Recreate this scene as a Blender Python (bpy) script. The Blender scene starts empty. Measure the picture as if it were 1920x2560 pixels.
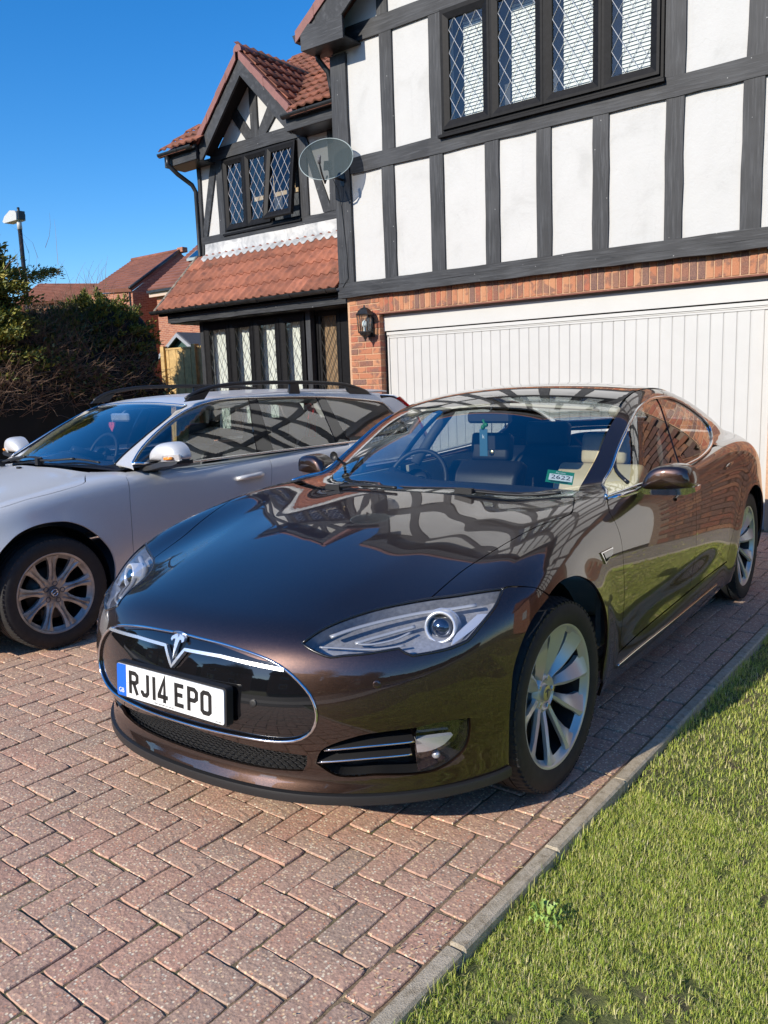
import bpy, bmesh, math, random
import numpy as np
from mathutils import Vector, Matrix
from mathutils.geometry import delaunay_2d_cdt
PI=math.pi
sc=bpy.context.scene
COL=sc.collection
# ---------------------------------------------------------------- camera
def cam_axes(yaw,pitch,roll):
    cy,sy=math.cos(yaw),math.sin(yaw); cp,sp=math.cos(pitch),math.sin(pitch)
    f=Vector((-sy*cp,cy*cp,sp)); r=Vector((cy,sy,0)); u=r.cross(f)
    cr,sr=math.cos(roll),math.sin(roll)
    return r*cr+u*sr, u*cr-r*sr, f
CAM=Vector((6.2267,-7.9316,1.4791)); FPX=2042.95
cr_,cu_,cf_=cam_axes(math.radians(38.193),math.radians(-9.001),math.radians(-2.052))
cd=bpy.data.cameras.new('camera'); co=bpy.data.objects.new('camera',cd); COL.objects.link(co)
co.matrix_world=Matrix(((cr_.x,cu_.x,-cf_.x,CAM.x),(cr_.y,cu_.y,-cf_.y,CAM.y),(cr_.z,cu_.z,-cf_.z,CAM.z),(0,0,0,1)))
cd.sensor_fit='VERTICAL'; cd.sensor_height=36; cd.sensor_width=27; cd.lens=FPX/2560*36; cd.clip_start=.05; cd.clip_end=600
sc.camera=co
# ---------------------------------------------------------------- sky, sun, exposure
to_sun=Vector((-.17,-1,.50)).normalized()
wd=bpy.data.worlds.new('World'); sc.world=wd; wd.use_nodes=True
nt=wd.node_tree; bg=nt.nodes['Background']
sky=nt.nodes.new('ShaderNodeTexSky'); sky.sky_type='NISHITA'; sky.sun_disc=False
sky.sun_elevation=math.asin(to_sun.z); sky.sun_rotation=math.atan2(to_sun.x,to_sun.y)
sky.altitude=0; sky.air_density=1.0; sky.dust_density=.3; sky.ozone_density=5.0
hs=nt.nodes.new('ShaderNodeHueSaturation'); hs.inputs['Saturation'].default_value=1.28; hs.inputs['Hue'].default_value=.504; hs.inputs['Value'].default_value=1.02
nt.links.new(sky.outputs[0],hs.inputs['Color']); nt.links.new(hs.outputs[0],bg.inputs[0]); bg.inputs[1].default_value=.15
sl=bpy.data.lights.new('sun','SUN'); sl.energy=4.3; sl.angle=math.radians(.55); sl.color=(1,.92,.80)
so=bpy.data.objects.new('sun',sl); COL.objects.link(so); so.rotation_euler=to_sun.to_track_quat('Z','Y').to_euler(); so.location=(0,-30,30)
sc.view_settings.view_transform='Standard'; sc.view_settings.look='None'; sc.view_settings.exposure=0.40; sc.view_settings.gamma=1
sc.view_settings.use_curve_mapping=False
sc.cycles.max_bounces=8; sc.cycles.glossy_bounces=5; sc.cycles.transparent_max_bounces=12; sc.cycles.diffuse_bounces=3
sc.cycles.transmission_bounces=4; sc.cycles.caustics_reflective=False; sc.cycles.caustics_refractive=False; sc.cycles.sample_clamp_indirect=6
try: sc.cycles.use_denoising=True
except Exception: pass
rnd=random.Random(7); nr=np.random.RandomState(5)
# ---------------------------------------------------------------- object helpers
def tag(o,label=None,cat=None,group=None,kind=None):
    if label: o['label']=label
    if cat: o['category']=cat
    if group: o['group']=group
    if kind: o['kind']=kind
    return o
def empty(name,loc=(0,0,0),rz=0,parent=None):
    o=bpy.data.objects.new(name,None); COL.objects.link(o); o.location=loc; o.rotation_euler=(0,0,rz); o.empty_display_size=.1
    if parent: o.parent=parent
    return o
def link(name,me,parent=None,loc=None,rot=None,scale=None):
    o=bpy.data.objects.new(name,me); COL.objects.link(o)
    if parent: o.parent=parent
    if loc is not None: o.location=loc
    if rot is not None: o.rotation_euler=rot
    if scale is not None: o.scale=scale
    return o
class MB:
    def __init__(s): s.v=[]; s.f=[]; s.n=0; s.sm=[]
    def add(s,vs,fs,smooth=False):
        b=s.n; s.v.extend([tuple(p) for p in vs]); s.n+=len(vs)
        for f in fs: s.f.append(tuple(i+b for i in f)); s.sm.append(smooth)
        return s
    def box(s,x0,x1,y0,y1,z0,z1,c=0):
        if c<=0:
            return s.add([(x0,y0,z0),(x1,y0,z0),(x1,y1,z0),(x0,y1,z0),(x0,y0,z1),(x1,y0,z1),(x1,y1,z1),(x0,y1,z1)],
             [(0,3,2,1),(4,5,6,7),(0,1,5,4),(1,2,6,5),(2,3,7,6),(3,0,4,7)])
        return s.bevbox((x0+x1)/2,(y0+y1)/2,(z0+z1)/2,x1-x0,y1-y0,z1-z0,c)
    def bevbox(s,cx,cy,cz,w,d,h,c):
        w/=2;d/=2;h/=2; V=[];F=[]
        for sx in(-1,1):
            for sy in(-1,1):
                for sz in(-1,1):
                    V+=[(cx+sx*w,cy+sy*(d-c),cz+sz*(h-c)),(cx+sx*(w-c),cy+sy*d,cz+sz*(h-c)),(cx+sx*(w-c),cy+sy*(d-c),cz+sz*h)]
        I=lambda a,b,c_,k:((a*2+b)*2+c_)*3+k
        def q(l,flip): F.append(tuple(l[::-1]) if flip else tuple(l))
        for a in(0,1):
            q([I(a,0,0,0),I(a,1,0,0),I(a,1,1,0),I(a,0,1,0)],a==0)
            q([I(0,a,0,1),I(1,a,0,1),I(1,a,1,1),I(0,a,1,1)],a==1)
            q([I(0,0,a,2),I(1,0,a,2),I(1,1,a,2),I(0,1,a,2)],a==0)
        for a in(0,1):
            for b in(0,1):
                q([I(a,b,0,0),I(a,b,0,1),I(a,b,1,1),I(a,b,1,0)],(a+b)%2==1 if True else 0)
                q([I(a,0,b,0),I(a,1,b,0),I(a,1,b,2),I(a,0,b,2)],(a+b)%2==1)
                q([I(0,a,b,1),I(1,a,b,1),I(1,a,b,2),I(0,a,b,2)],(a+b)%2==0)
                for c_ in(0,1): q([I(a,b,c_,0),I(a,b,c_,1),I(a,b,c_,2)],(a+b+c_)%2==0)
        return s.add(V,F)
    def prism(s,poly,d0,d1,axis='y'):
        """poly: 2D points in the plane across the axis; extruded from d0 to d1"""
        n=len(poly)
        m={'y':lambda p,d:(p[0],d,p[1]),'x':lambda p,d:(d,p[0],p[1]),'z':lambda p,d:(p[0],p[1],d)}[axis]
        V=[m(p,d0) for p in poly]+[m(p,d1) for p in poly]
        return s.add(V,[tuple(range(n)),tuple(range(2*n-1,n-1,-1))]+[(i,(i+1)%n,n+(i+1)%n,n+i)[::-1] for i in range(n)])
    def tube(s,pts,r,n=8,cap=True,smooth=True,flat=None):
        pts=[Vector(p) for p in pts]; m=len(pts); V=[];up=None
        rs=r if isinstance(r,(list,tuple)) else [r]*m
        for i,p in enumerate(pts):
            t=(pts[min(i+1,m-1)]-pts[max(i-1,0)]); t.normalize()
            if up is None: up=Vector((0,0,1)) if abs(t.z)<.9 else Vector((1,0,0))
            a=t.cross(up); a.normalize(); b=a.cross(t); up=b
            for k in range(n):
                an=2*PI*k/n; V.append(p+a*math.cos(an)*rs[i]+b*math.sin(an)*rs[i]*(flat or 1))
        F=[(i*n+k,i*n+(k+1)%n,(i+1)*n+(k+1)%n,(i+1)*n+k) for i in range(m-1) for k in range(n)]
        if cap: F+=[tuple(range(n))[::-1],tuple((m-1)*n+k for k in range(n))]
        return s.add(V,F,smooth)
    def lathe(s,prof,axis='x',n=48,c=(0,0,0),smooth=True,a0=0,a1=2*PI):
        """prof: (d along axis, radius)"""
        full=abs(a1-a0-2*PI)<1e-6; m=n if full else n+1; V=[]
        for d,r in prof:
            for k in range(m):
                an=a0+(a1-a0)*k/n; u,v=r*math.cos(an),r*math.sin(an)
                V.append({'x':(c[0]+d,c[1]+u,c[2]+v),'y':(c[0]+u,c[1]+d,c[2]+v),'z':(c[0]+u,c[1]+v,c[2]+d)}[axis])
        F=[]
        for i in range(len(prof)-1):
            for k in range(n):
                k2=(k+1)%m if full else k+1
                F.append((i*m+k,i*m+k2,(i+1)*m+k2,(i+1)*m+k))
        return s.add(V,F,smooth)
    def sphere(s,c,r,n=16,m=10,sx=1,sy=1,sz=1):
        V=[];F=[]
        for i in range(m+1):
            th=PI*i/m
            for k in range(n):
                a=2*PI*k/n; V.append((c[0]+sx*r*math.sin(th)*math.cos(a),c[1]+sy*r*math.sin(th)*math.sin(a),c[2]+sz*r*math.cos(th)))
        for i in range(m):
            for k in range(n): F.append((i*n+k,(i+1)*n+k,(i+1)*n+(k+1)%n,i*n+(k+1)%n))
        return s.add(V,F,True)
    def mesh(s,mat,name='m'):
        me=bpy.data.meshes.new(name); me.from_pydata(s.v,[],s.f)
        if any(s.sm): me.polygons.foreach_set('use_smooth',s.sm)
        for mm in (mat if isinstance(mat,(list,tuple)) else [mat]): me.materials.append(mm)
        me.validate(); me.update(); return me
    def build(s,name,mat,parent=None,loc=None,rot=None,sharp=None):
        me=s.mesh(mat,name)
        if sharp:
            bm=bmesh.new(); bm.from_mesh(me); bmesh.ops.recalc_face_normals(bm,faces=bm.faces)
            for e in bm.edges:
                if len(e.link_faces)==2 and e.calc_face_angle(0)>math.radians(sharp): e.smooth=False
            for f in bm.faces: f.smooth=True
            bm.to_mesh(me); bm.free()
        return link(name,me,parent,loc,rot)
def fast_mesh(name,V,F,mat):
    """V (n,3) float array, F (m,k) int array, all faces same size"""
    V=np.ascontiguousarray(V,dtype=np.float32); F=np.ascontiguousarray(F,dtype=np.int32)
    me=bpy.data.meshes.new(name); me.vertices.add(len(V)); me.vertices.foreach_set('co',V.ravel())
    k=F.shape[1]; me.loops.add(F.size); me.loops.foreach_set('vertex_index',F.ravel())
    me.polygons.add(len(F)); me.polygons.foreach_set('loop_start',np.arange(0,F.size,k,dtype=np.int32)); me.polygons.foreach_set('loop_total',np.full(len(F),k,dtype=np.int32))
    me.materials.append(mat); me.update(calc_edges=True); return me
# ---------------------------------------------------------------- materials
MATS={}
def nodemat(name):
    m=bpy.data.materials.new(name); m.use_nodes=True; t=m.node_tree; b=t.nodes['Principled BSDF']; MATS[name]=m; return m,t,b
def N(t,kind,**k):
    n=t.nodes.new(kind)
    for a,v in k.items():
        if a in n.inputs: n.inputs[a].default_value=v
        else: setattr(n,a,v)
    return n
def ramp(t,fac,stops,interp='LINEAR'):
    r=t.nodes.new('ShaderNodeValToRGB'); r.color_ramp.interpolation=interp; e=r.color_ramp.elements
    while len(e)<len(stops): e.new(.5)
    for i,(p,c) in enumerate(stops): e[i].position=p; e[i].color=(*c,1) if len(c)==3 else c
    t.links.new(fac,r.inputs[0]); return r.outputs[0]
def coord(t,out='Object',scale=None):
    tc=t.nodes.new('ShaderNodeTexCoord'); o=tc.outputs[out]
    if scale:
        mp=t.nodes.new('ShaderNodeMapping'); mp.inputs['Scale'].default_value=scale; t.links.new(o,mp.inputs[0]); o=mp.outputs[0]
    return o
def gpos(t,scale=None):
    g=t.nodes.new('ShaderNodeNewGeometry').outputs['Position']
    if scale:
        mp=t.nodes.new('ShaderNodeMapping'); mp.inputs['Scale'].default_value=scale; t.links.new(g,mp.inputs[0]); g=mp.outputs[0]
    return g
def noise(t,vec,scale,detail=3,rough=.5,dist=0):
    n=N(t,'ShaderNodeTexNoise',Scale=scale,Detail=detail,Roughness=rough,Distortion=dist); t.links.new(vec,n.inputs['Vector']); return n.outputs['Fac']
def mixc(t,fac,a,b,mode='MIX'):
    m=t.nodes.new('ShaderNodeMix'); m.data_type='RGBA'; m.blend_type=mode
    for s,v in ((0,fac),(6,a),(7,b)):
        if hasattr(v,'is_linked') or hasattr(v,'node'): t.links.new(v,m.inputs[s])
        else: m.inputs[s].default_value=v if s==0 else ((*v,1) if len(v)==3 else v)
    return m.outputs[2]
def bump(t,b,h,strength,dist):
    n=N(t,'ShaderNodeBump',Strength=strength,Distance=dist); t.links.new(h,n.inputs['Height']); t.links.new(n.outputs[0],b.inputs['Normal']); return n
def simple(name,col,rough=.5,metal=0,coat=0,spec=None,nz=0,nscale=30,bumpd=0):
    m,t,b=nodemat(name); b.inputs['Base Color'].default_value=(*col,1); b.inputs['Roughness'].default_value=rough; b.inputs['Metallic'].default_value=metal
    if coat: b.inputs['Coat Weight'].default_value=coat; b.inputs['Coat Roughness'].default_value=.03
    if spec is not None: b.inputs['Specular IOR Level'].default_value=spec
    if nz:
        f=noise(t,gpos(t),nscale,4,.6); c=ramp(t,f,[(.3,tuple(x*(1-nz) for x in col)),(.7,tuple(min(1,x*(1+nz)) for x in col))]); t.links.new(c,b.inputs['Base Color'])
        if bumpd: bump(t,b,f,.6,bumpd)
    return m
def glassmat(name,tint=(.9,.95,.93),ior=1.5,dark=1.0,rough=0.0,pw_=4.5):
    m=bpy.data.materials.new(name); m.use_nodes=True; t=m.node_tree; t.nodes.clear()
    o=t.nodes.new('ShaderNodeOutputMaterial'); mx=t.nodes.new('ShaderNodeMixShader'); tr=N(t,'ShaderNodeBsdfTransparent'); tr.inputs[0].default_value=(*[c*dark for c in tint],1)
    gl=N(t,'ShaderNodeBsdfGlossy',Roughness=rough); gl.inputs[0].default_value=(1,1,1,1)
    F0=((ior-1)/(ior+1))**2*1.75
    g=t.nodes.new('ShaderNodeNewGeometry'); d=t.nodes.new('ShaderNodeVectorMath'); d.operation='DOT_PRODUCT'; t.links.new(g.outputs['Incoming'],d.inputs[0]); t.links.new(g.outputs['Normal'],d.inputs[1])
    ab=N(t,'ShaderNodeMath',operation='ABSOLUTE'); t.links.new(d.outputs['Value'],ab.inputs[0]); om=N(t,'ShaderNodeMath',operation='SUBTRACT'); om.inputs[0].default_value=1; t.links.new(ab.outputs[0],om.inputs[1])
    pw=N(t,'ShaderNodeMath',operation='POWER'); t.links.new(om.outputs[0],pw.inputs[0]); pw.inputs[1].default_value=pw_; ma=N(t,'ShaderNodeMath',operation='MULTIPLY_ADD'); t.links.new(pw.outputs[0],ma.inputs[0]); ma.inputs[1].default_value=1-F0; ma.inputs[2].default_value=F0
    t.links.new(ma.outputs[0],mx.inputs[0]); t.links.new(tr.outputs[0],mx.inputs[1]); t.links.new(gl.outputs[0],mx.inputs[2]); t.links.new(mx.outputs[0],o.inputs[0])
    MATS[name]=m; return m
# masonry
def brickmat(name,island=False,k=1.0):
    m,t,b=nodemat(name)
    if island: r=t.nodes.new('ShaderNodeNewGeometry').outputs['Random Per Island']
    else: r=t.nodes.new('ShaderNodeObjectInfo').outputs['Random']
    c=ramp(t,r,[(0,(.36,.12,.058)),(.13,(.43,.165,.08)),(.26,(.30,.075,.042)),(.38,(.16,.06,.045)),(.5,(.40,.15,.072)),(.62,(.11,.062,.06)),(.72,(.34,.085,.045)),(.82,(.19,.075,.055)),(.91,(.45,.20,.10))],'CONSTANT')
    g=gpos(t); f=noise(t,g,9,3,.55,.4); f2=noise(t,g,140,3,.7)
    c=mixc(t,ramp(t,f,[(.50,(0,0,0)),(.60,(.85,.85,.85))]),c,(.12,.062,.055)); c=mixc(t,ramp(t,f2,[(.35,(0,0,0)),(.75,(.5,.5,.5))]),c,(.55,.30,.18))
    if k!=1.0: c=mixc(t,1.0,c,(k,k,k),'MULTIPLY')
    t.links.new(c,b.inputs['Base Color']); b.inputs['Roughness'].default_value=.88; bump(t,b,f2,.7,.004); return m
M_brick=brickmat('brick'); M_brick_i=brickmat('brick_i',True)
M_mortar=simple('mortar',(.50,.31,.19),.95,nz=.18,nscale=60,bumpd=.003)
def farbrick(name,s=1):
    m,t,b=nodemat(name); v=coord(t,'Object'); sep=t.nodes.new('ShaderNodeSeparateXYZ'); t.links.new(v,sep.inputs[0]); cb=t.nodes.new('ShaderNodeCombineXYZ')
    ad=N(t,'ShaderNodeMath',operation='ADD'); t.links.new(sep.outputs[0],ad.inputs[0]); t.links.new(sep.outputs[1],ad.inputs[1]); t.links.new(ad.outputs[0],cb.inputs[0]); t.links.new(sep.outputs[2],cb.inputs[1])
    bt=N(t,'ShaderNodeTexBrick',Scale=1.0); bt.inputs['Color1'].default_value=(.40,.15,.08,1); bt.inputs['Color2'].default_value=(.27,.09,.055,1); bt.inputs['Mortar'].default_value=(.45,.32,.22,1)
    bt.inputs['Brick Width'].default_value=.225; bt.inputs['Row Height'].default_value=.075; bt.inputs['Mortar Size'].default_value=.006; t.links.new(cb.outputs[0],bt.inputs['Vector'])
    t.links.new(bt.outputs[0],b.inputs['Base Color']); b.inputs['Roughness'].default_value=.9; return m
M_farbrick=farbrick('far_brick')
# timber: black stained softwood, streaky along the grain
def timbermat(name,sc3,base=(.011,.0125,.016),hi=(.050,.053,.058)):
    m,t,b=nodemat(name); v=gpos(t,sc3); f=noise(t,v,1,6,.62,.25); g=gpos(t); f2=noise(t,g,2.2,3,.5)
    c=ramp(t,f,[(.30,tuple(x*.5 for x in base)),(.5,base),(.72,hi)]); c=mixc(t,ramp(t,f2,[(.45,(0,0,0)),(.75,(.55,.55,.55))]),c,(.050,.053,.058))
    kn=N(t,'ShaderNodeTexVoronoi',Scale=2.6); t.links.new(g,kn.inputs['Vector']); c=mixc(t,ramp(t,kn.outputs[0],[(0,(1,1,1)),(.075,(0,0,0))]),c,(.012,.012,.013))
    fl=N(t,'ShaderNodeTexVoronoi',Scale=9.0); t.links.new(g,fl.inputs['Vector']); c=mixc(t,ramp(t,fl.outputs[0],[(0,(1,1,1)),(.035,(.9,.9,.9)),(.05,(0,0,0))]),c,(.35,.35,.34))
    t.links.new(c,b.inputs['Base Color']); b.inputs['Roughness'].default_value=.62; bump(t,b,f,.7,.004); return m
M_timber_v=timbermat('timber_upright',(55,55,3.2)); M_timber_h=timbermat('timber_level',(3.2,55,55)); M_timber_d=timbermat('timber_slant',(14,40,14))
def rendermat():
    m,t,b=nodemat('render'); g=gpos(t); f=noise(t,g,2.0,5,.6,.6); f2=noise(t,g,26,4,.6)
    c=ramp(t,f,[(.28,(.45,.445,.425)),(.44,(.505,.50,.48)),(.7,(.53,.525,.505))])
    st=noise(t,gpos(t,(14,14,1.2)),1,4,.6); c=mixc(t,ramp(t,st,[(.60,(0,0,0)),(.82,(.30,.30,.30))]),c,(.38,.38,.37))
    hl=N(t,'ShaderNodeTexVoronoi',Scale=1.3); hl.feature='DISTANCE_TO_EDGE'; wv=noise(t,g,3,3,.6); ad=t.nodes.new('ShaderNodeVectorMath'); ad.operation='ADD'; t.links.new(g,ad.inputs[0]); t.links.new(wv,ad.inputs[1]); t.links.new(ad.outputs[0],hl.inputs['Vector'])
    c=mixc(t,ramp(t,hl.outputs[0],[(0,(.28,.28,.28)),(.0035,(0,0,0))]),c,(.36,.36,.34))
    t.links.new(c,b.inputs['Base Color']); b.inputs['Roughness'].default_value=.8; bump(t,b,f2,.6,.006); return m
M_render=rendermat()
M_upvc=simple('black_window_frame',(.009,.009,.010),.5,spec=.12,nz=.3,nscale=25)
M_gutter=simple('black_gutter',(.016,.017,.018),.4,nz=.5,nscale=8)
M_white=simple('white_board',(.52,.515,.49),.45,nz=.025,nscale=3)
M_doorpaint=simple('garage_white',(.50,.495,.475),.42,nz=.03,nscale=4)
M_lead=simple('lead_came',(.80,.81,.83),.4,.2); M_leadd=simple('dark_lead_came',(.10,.10,.09),.5,.4)
M_pane=glassmat('window_pane',(.86,.90,.90),1.52)
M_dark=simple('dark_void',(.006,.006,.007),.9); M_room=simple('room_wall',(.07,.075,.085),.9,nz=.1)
M_blind=simple('blind',(.80,.78,.70),.75); M_curtain=simple('curtain',(.82,.80,.72),.85,nz=.06,nscale=20)
def leadmat():
    m,t,b=nodemat('lead_flashing'); g=gpos(t); f=noise(t,g,5,6,.65,.8); c=ramp(t,f,[(.28,(.23,.24,.25)),(.5,(.45,.45,.44)),(.75,(.68,.67,.64))]); t.links.new(c,b.inputs['Base Color']); b.inputs['Roughness'].default_value=.6; bump(t,b,f,.5,.01); return m
M_flash=leadmat()
def tilemat(name,base,dark,lich=.25,world=True):
    m,t,b=nodemat(name); r=t.nodes.new('ShaderNodeObjectInfo').outputs['Random']; g=gpos(t); f=noise(t,g,7,6,.65); f2=noise(t,g,90,3,.6)
    c=ramp(t,f,[(.30,dark),(.55,base),(.8,tuple(min(1,x*1.25) for x in base))]); rr=ramp(t,r,[(0,(.72,.72,.72)),(1,(1.15,1.15,1.15))]); c=mixc(t,1.0,c,rr,'MULTIPLY')
    f3=noise(t,g,3.1,7,.72,.5); c=mixc(t,ramp(t,f3,[(.56,(0,0,0)),(.70,(lich,lich,lich))]),c,(.05,.045,.03))
    vo=N(t,'ShaderNodeTexVoronoi',Scale=22); t.links.new(g,vo.inputs['Vector']); c=mixc(t,ramp(t,vo.outputs[0],[(0,(.8,.8,.8)),(.07,(0,0,0))]),c,(.45,.42,.33))
    t.links.new(c,b.inputs['Base Color']); b.inputs['Roughness'].default_value=.85; bump(t,b,f2,.5,.003); return m
M_tile=tilemat('roof_tile',(.33,.12,.07),(.17,.065,.045),.35); M_tile2=tilemat('upper_roof_tile',(.24,.085,.05),(.10,.045,.03),.7); M_ridge=tilemat('mossy_ridge',(.10,.075,.05),(.035,.035,.02),.8)
M_verge=simple('verge_tile',(.21,.085,.07),.6,nz=.15,nscale=12)
def pavermat(name,island):
    m,t,b=nodemat(name)
    if island: r=t.nodes.new('ShaderNodeNewGeometry').outputs['Random Per Island']
    else: r=t.nodes.new('ShaderNodeObjectInfo').outputs['Random']
    c=ramp(t,r,[(0,(.56,.34,.235)),(.2,(.60,.345,.24)),(.4,(.54,.35,.25)),(.55,(.61,.35,.245)),(.7,(.50,.335,.245)),(.85,(.59,.315,.22)),(1,(.55,.37,.265))],'LINEAR')
    g=gpos(t); f=noise(t,g,3.0,5,.65); c=mixc(t,ramp(t,f,[(.42,(0,0,0)),(.66,(.45,.45,.45))]),c,(.36,.29,.21))
    f1=noise(t,g,70,5,.7); c=mixc(t,ramp(t,f1,[(.40,(.45,.45,.45)),(.55,(0,0,0))]),c,(.22,.13,.09))
    v=N(t,'ShaderNodeTexVoronoi',Scale=112,Randomness=1.0); t.links.new(g,v.inputs['Vector']); sp=t.nodes.new('ShaderNodeSeparateColor'); t.links.new(v.outputs['Color'],sp.inputs[0])
    st=ramp(t,v.outputs['Distance'],[(.36,(1,1,1)),(.50,(0,0,0))]); pick=ramp(t,sp.outputs[0],[(.60,(0,0,0)),(.64,(1,1,1))]); st=mixc(t,1.0,st,pick,'MULTIPLY')
    sc_=ramp(t,sp.outputs[1],[(0,(.80,.55,.33)),(.35,(.80,.64,.44)),(.6,(.62,.30,.18)),(.8,(.80,.68,.50)),(1,(.40,.32,.22))],'CONSTANT')
    c=mixc(t,st,c,sc_); v2=N(t,'ShaderNodeTexVoronoi',Scale=85); t.links.new(g,v2.inputs['Vector']); c=mixc(t,ramp(t,v2.outputs[0],[(0,(.7,.7,.7)),(.13,(0,0,0))]),c,(.12,.07,.05))
    t.links.new(c,b.inputs['Base Color']); b.inputs['Roughness'].default_value=.9
    ad=N(t,'ShaderNodeMath',operation='ADD'); t.links.new(v.outputs['Distance'],ad.inputs[0]); t.links.new(f1,ad.inputs[1]); bump(t,b,ad.outputs[0],.55,.0022); return m
M_paver=pavermat('paver',False); M_paver_i=pavermat('paver_i',True)
def jointmat():
    m,t,b=nodemat('jointing'); g=gpos(t); f=noise(t,g,60,4,.7); f2=noise(t,g,2.3,4,.6); c=ramp(t,f,[(.3,(.13,.09,.05)),(.7,(.32,.23,.14))]); c=mixc(t,ramp(t,f2,[(.5,(0,0,0)),(.62,(.8,.8,.8))]),c,(.10,.11,.035)); t.links.new(c,b.inputs['Base Color']); b.inputs['Roughness'].default_value=1; bump(t,b,f,.8,.006); return m
M_joint=jointmat()
def concmat():
    m,t,b=nodemat('kerb_concrete'); g=gpos(t); f=noise(t,g,30,6,.75); f2=noise(t,g,230,3,.7); c=ramp(t,f,[(.30,(.28,.22,.14)),(.5,(.50,.42,.30)),(.72,(.62,.53,.40))]); c=mixc(t,ramp(t,f2,[(.3,(.5,.5,.5)),(.5,(0,0,0))]),c,(.12,.10,.07)); t.links.new(c,b.inputs['Base Color']); b.inputs['Roughness'].default_value=.9; bump(t,b,f2,.8,.004); return m
M_kerb=concmat()
def soilmat():
    m,t,b=nodemat('lawn_soil'); g=gpos(t); f=noise(t,g,7,5,.6); f2=noise(t,g,90,5,.7); c=ramp(t,f2,[(.3,(.05,.036,.024)),(.7,(.22,.16,.11))]); c=mixc(t,ramp(t,f,[(.30,(0,0,0)),(.52,(.85,.85,.85))]),c,(.16,.19,.05)); t.links.new(c,b.inputs['Base Color']); b.inputs['Roughness'].default_value=1; bump(t,b,f2,1,.02); return m
M_soil=soilmat()
def leafmat(name,stops,rough=.5,trans=.25):
    m,t,b=nodemat(name); r=t.nodes.new('ShaderNodeNewGeometry').outputs['Random Per Island']; c=ramp(t,r,stops); t.links.new(c,b.inputs['Base Color']); b.inputs['Roughness'].default_value=rough
    if trans:
        tl=N(t,'ShaderNodeBsdfTranslucent'); t.links.new(c,tl.inputs[0]); mx=N(t,'ShaderNodeMixShader'); mx.inputs[0].default_value=trans; out=t.nodes['Material Output']; t.links.new(b.outputs[0],mx.inputs[1]); t.links.new(tl.outputs[0],mx.inputs[2]); t.links.new(mx.outputs[0],out.inputs[0])
    return m
M_grass=leafmat('grass',[(0,(.30,.42,.06)),(.25,(.42,.54,.08)),(.5,(.58,.64,.13)),(.70,(.72,.70,.20)),(.84,(.80,.72,.32)),(.93,(.88,.77,.48)),(1,(.38,.50,.08))],.5,.4)
M_leaf=leafmat('hedge_leaf',[(0,(.025,.045,.012)),(.5,(.055,.085,.020)),(.8,(.13,.15,.03)),(1,(.24,.20,.06))],.42,.2)
M_conif=leafmat('conifer_leaf',[(0,(.05,.08,.018)),(.4,(.13,.16,.025)),(.75,(.27,.26,.04)),(1,(.38,.30,.06))],.55,.2)
M_twig=simple('twig',(.24,.15,.095),.8,nz=.4,nscale=5); M_bark=simple('bark',(.09,.065,.045),.9,nz=.3,nscale=20)
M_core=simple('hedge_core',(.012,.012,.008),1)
M_asph=simple('asphalt',(.055,.055,.055),.9,nz=.2,nscale=40,bumpd=.004); M_conc=simple('path_concrete',(.36,.32,.26),.9,nz=.15,nscale=8)
M_farroof=simple('far_roof',(.22,.085,.055),.9,nz=.25,nscale=1.7)
M_fence=simple('fence_board',(.50,.33,.13),.8,nz=.25,nscale=14)
# vehicles
def paint(name,base,flake,metal,rough,coat=1.0,sc_=0):
    m,t,b=nodemat(name); g=coord(t,'Object'); v=N(t,'ShaderNodeTexVoronoi',Scale=1600.0); t.links.new(g,v.inputs['Vector']); sp=t.nodes.new('ShaderNodeSeparateColor'); t.links.new(v.outputs['Color'],sp.inputs[0])
    c=ramp(t,sp.outputs[0],[(0,base),(.7,base),(1,flake)]); t.links.new(c,b.inputs['Base Color']); b.inputs['Metallic'].default_value=metal; b.inputs['Roughness'].default_value=rough
    b.inputs['Coat Weight'].default_value=coat; b.inputs['Coat Roughness'].default_value=.012; b.inputs['Coat IOR'].default_value=1.75; return m
M_brown=paint('brown_paint',(.034,.019,.0135),(.12,.066,.046),.85,.40)
M_silver=paint('silver_paint',(.62,.62,.615),(.80,.80,.79),.22,.40,.35)
M_bright=simple('bright_metal',(.78,.80,.83),.26,.75)
M_chrome=simple('chrome',(.80,.81,.83),.09,1.0); M_satin=simple('satin_metal',(.52,.52,.50),.30,1.0,nz=.05)
M_rimT=simple('silver_alloy',(.62,.62,.58),.34,.5,.3); M_rimV=simple('dirty_alloy',(.40,.38,.35),.42,.6,nz=.35,nscale=14)
M_gloss=simple('gloss_black',(.006,.006,.007),.04,0,1.0); M_plastic=simple('black_plastic',(.016,.016,.017),.45); M_rubber=simple('tyre_rubber',(.022,.021,.020),.72,nz=.25,nscale=30)
M_disc=simple('brake_disc',(.10,.09,.08),.4,.8); M_trim=simple('black_trim',(.010,.010,.011),.25,0,.5)
M_wind=glassmat('windscreen',(.88,.94,.94),1.75,.92,0,2.9); M_sideg=glassmat('side_glass',(.84,.92,.90),1.9,.85,0,3.4); M_roofg=simple('roof_glass',(.004,.005,.006),.02,0,1.0)
M_lens=glassmat('lamp_lens',(.96,.97,1),1.5)
M_lamp_in=simple('lamp_reflector',(.33,.335,.35),.34,.35,nz=.25,nscale=60); M_lampw=simple('lamp_silver',(.78,.79,.80),.2,.55); M_amber=simple('amber_lens',(.8,.28,.03),.2,0,.5); M_red=simple('red_lens',(.45,.01,.015),.12,0,1)
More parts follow.
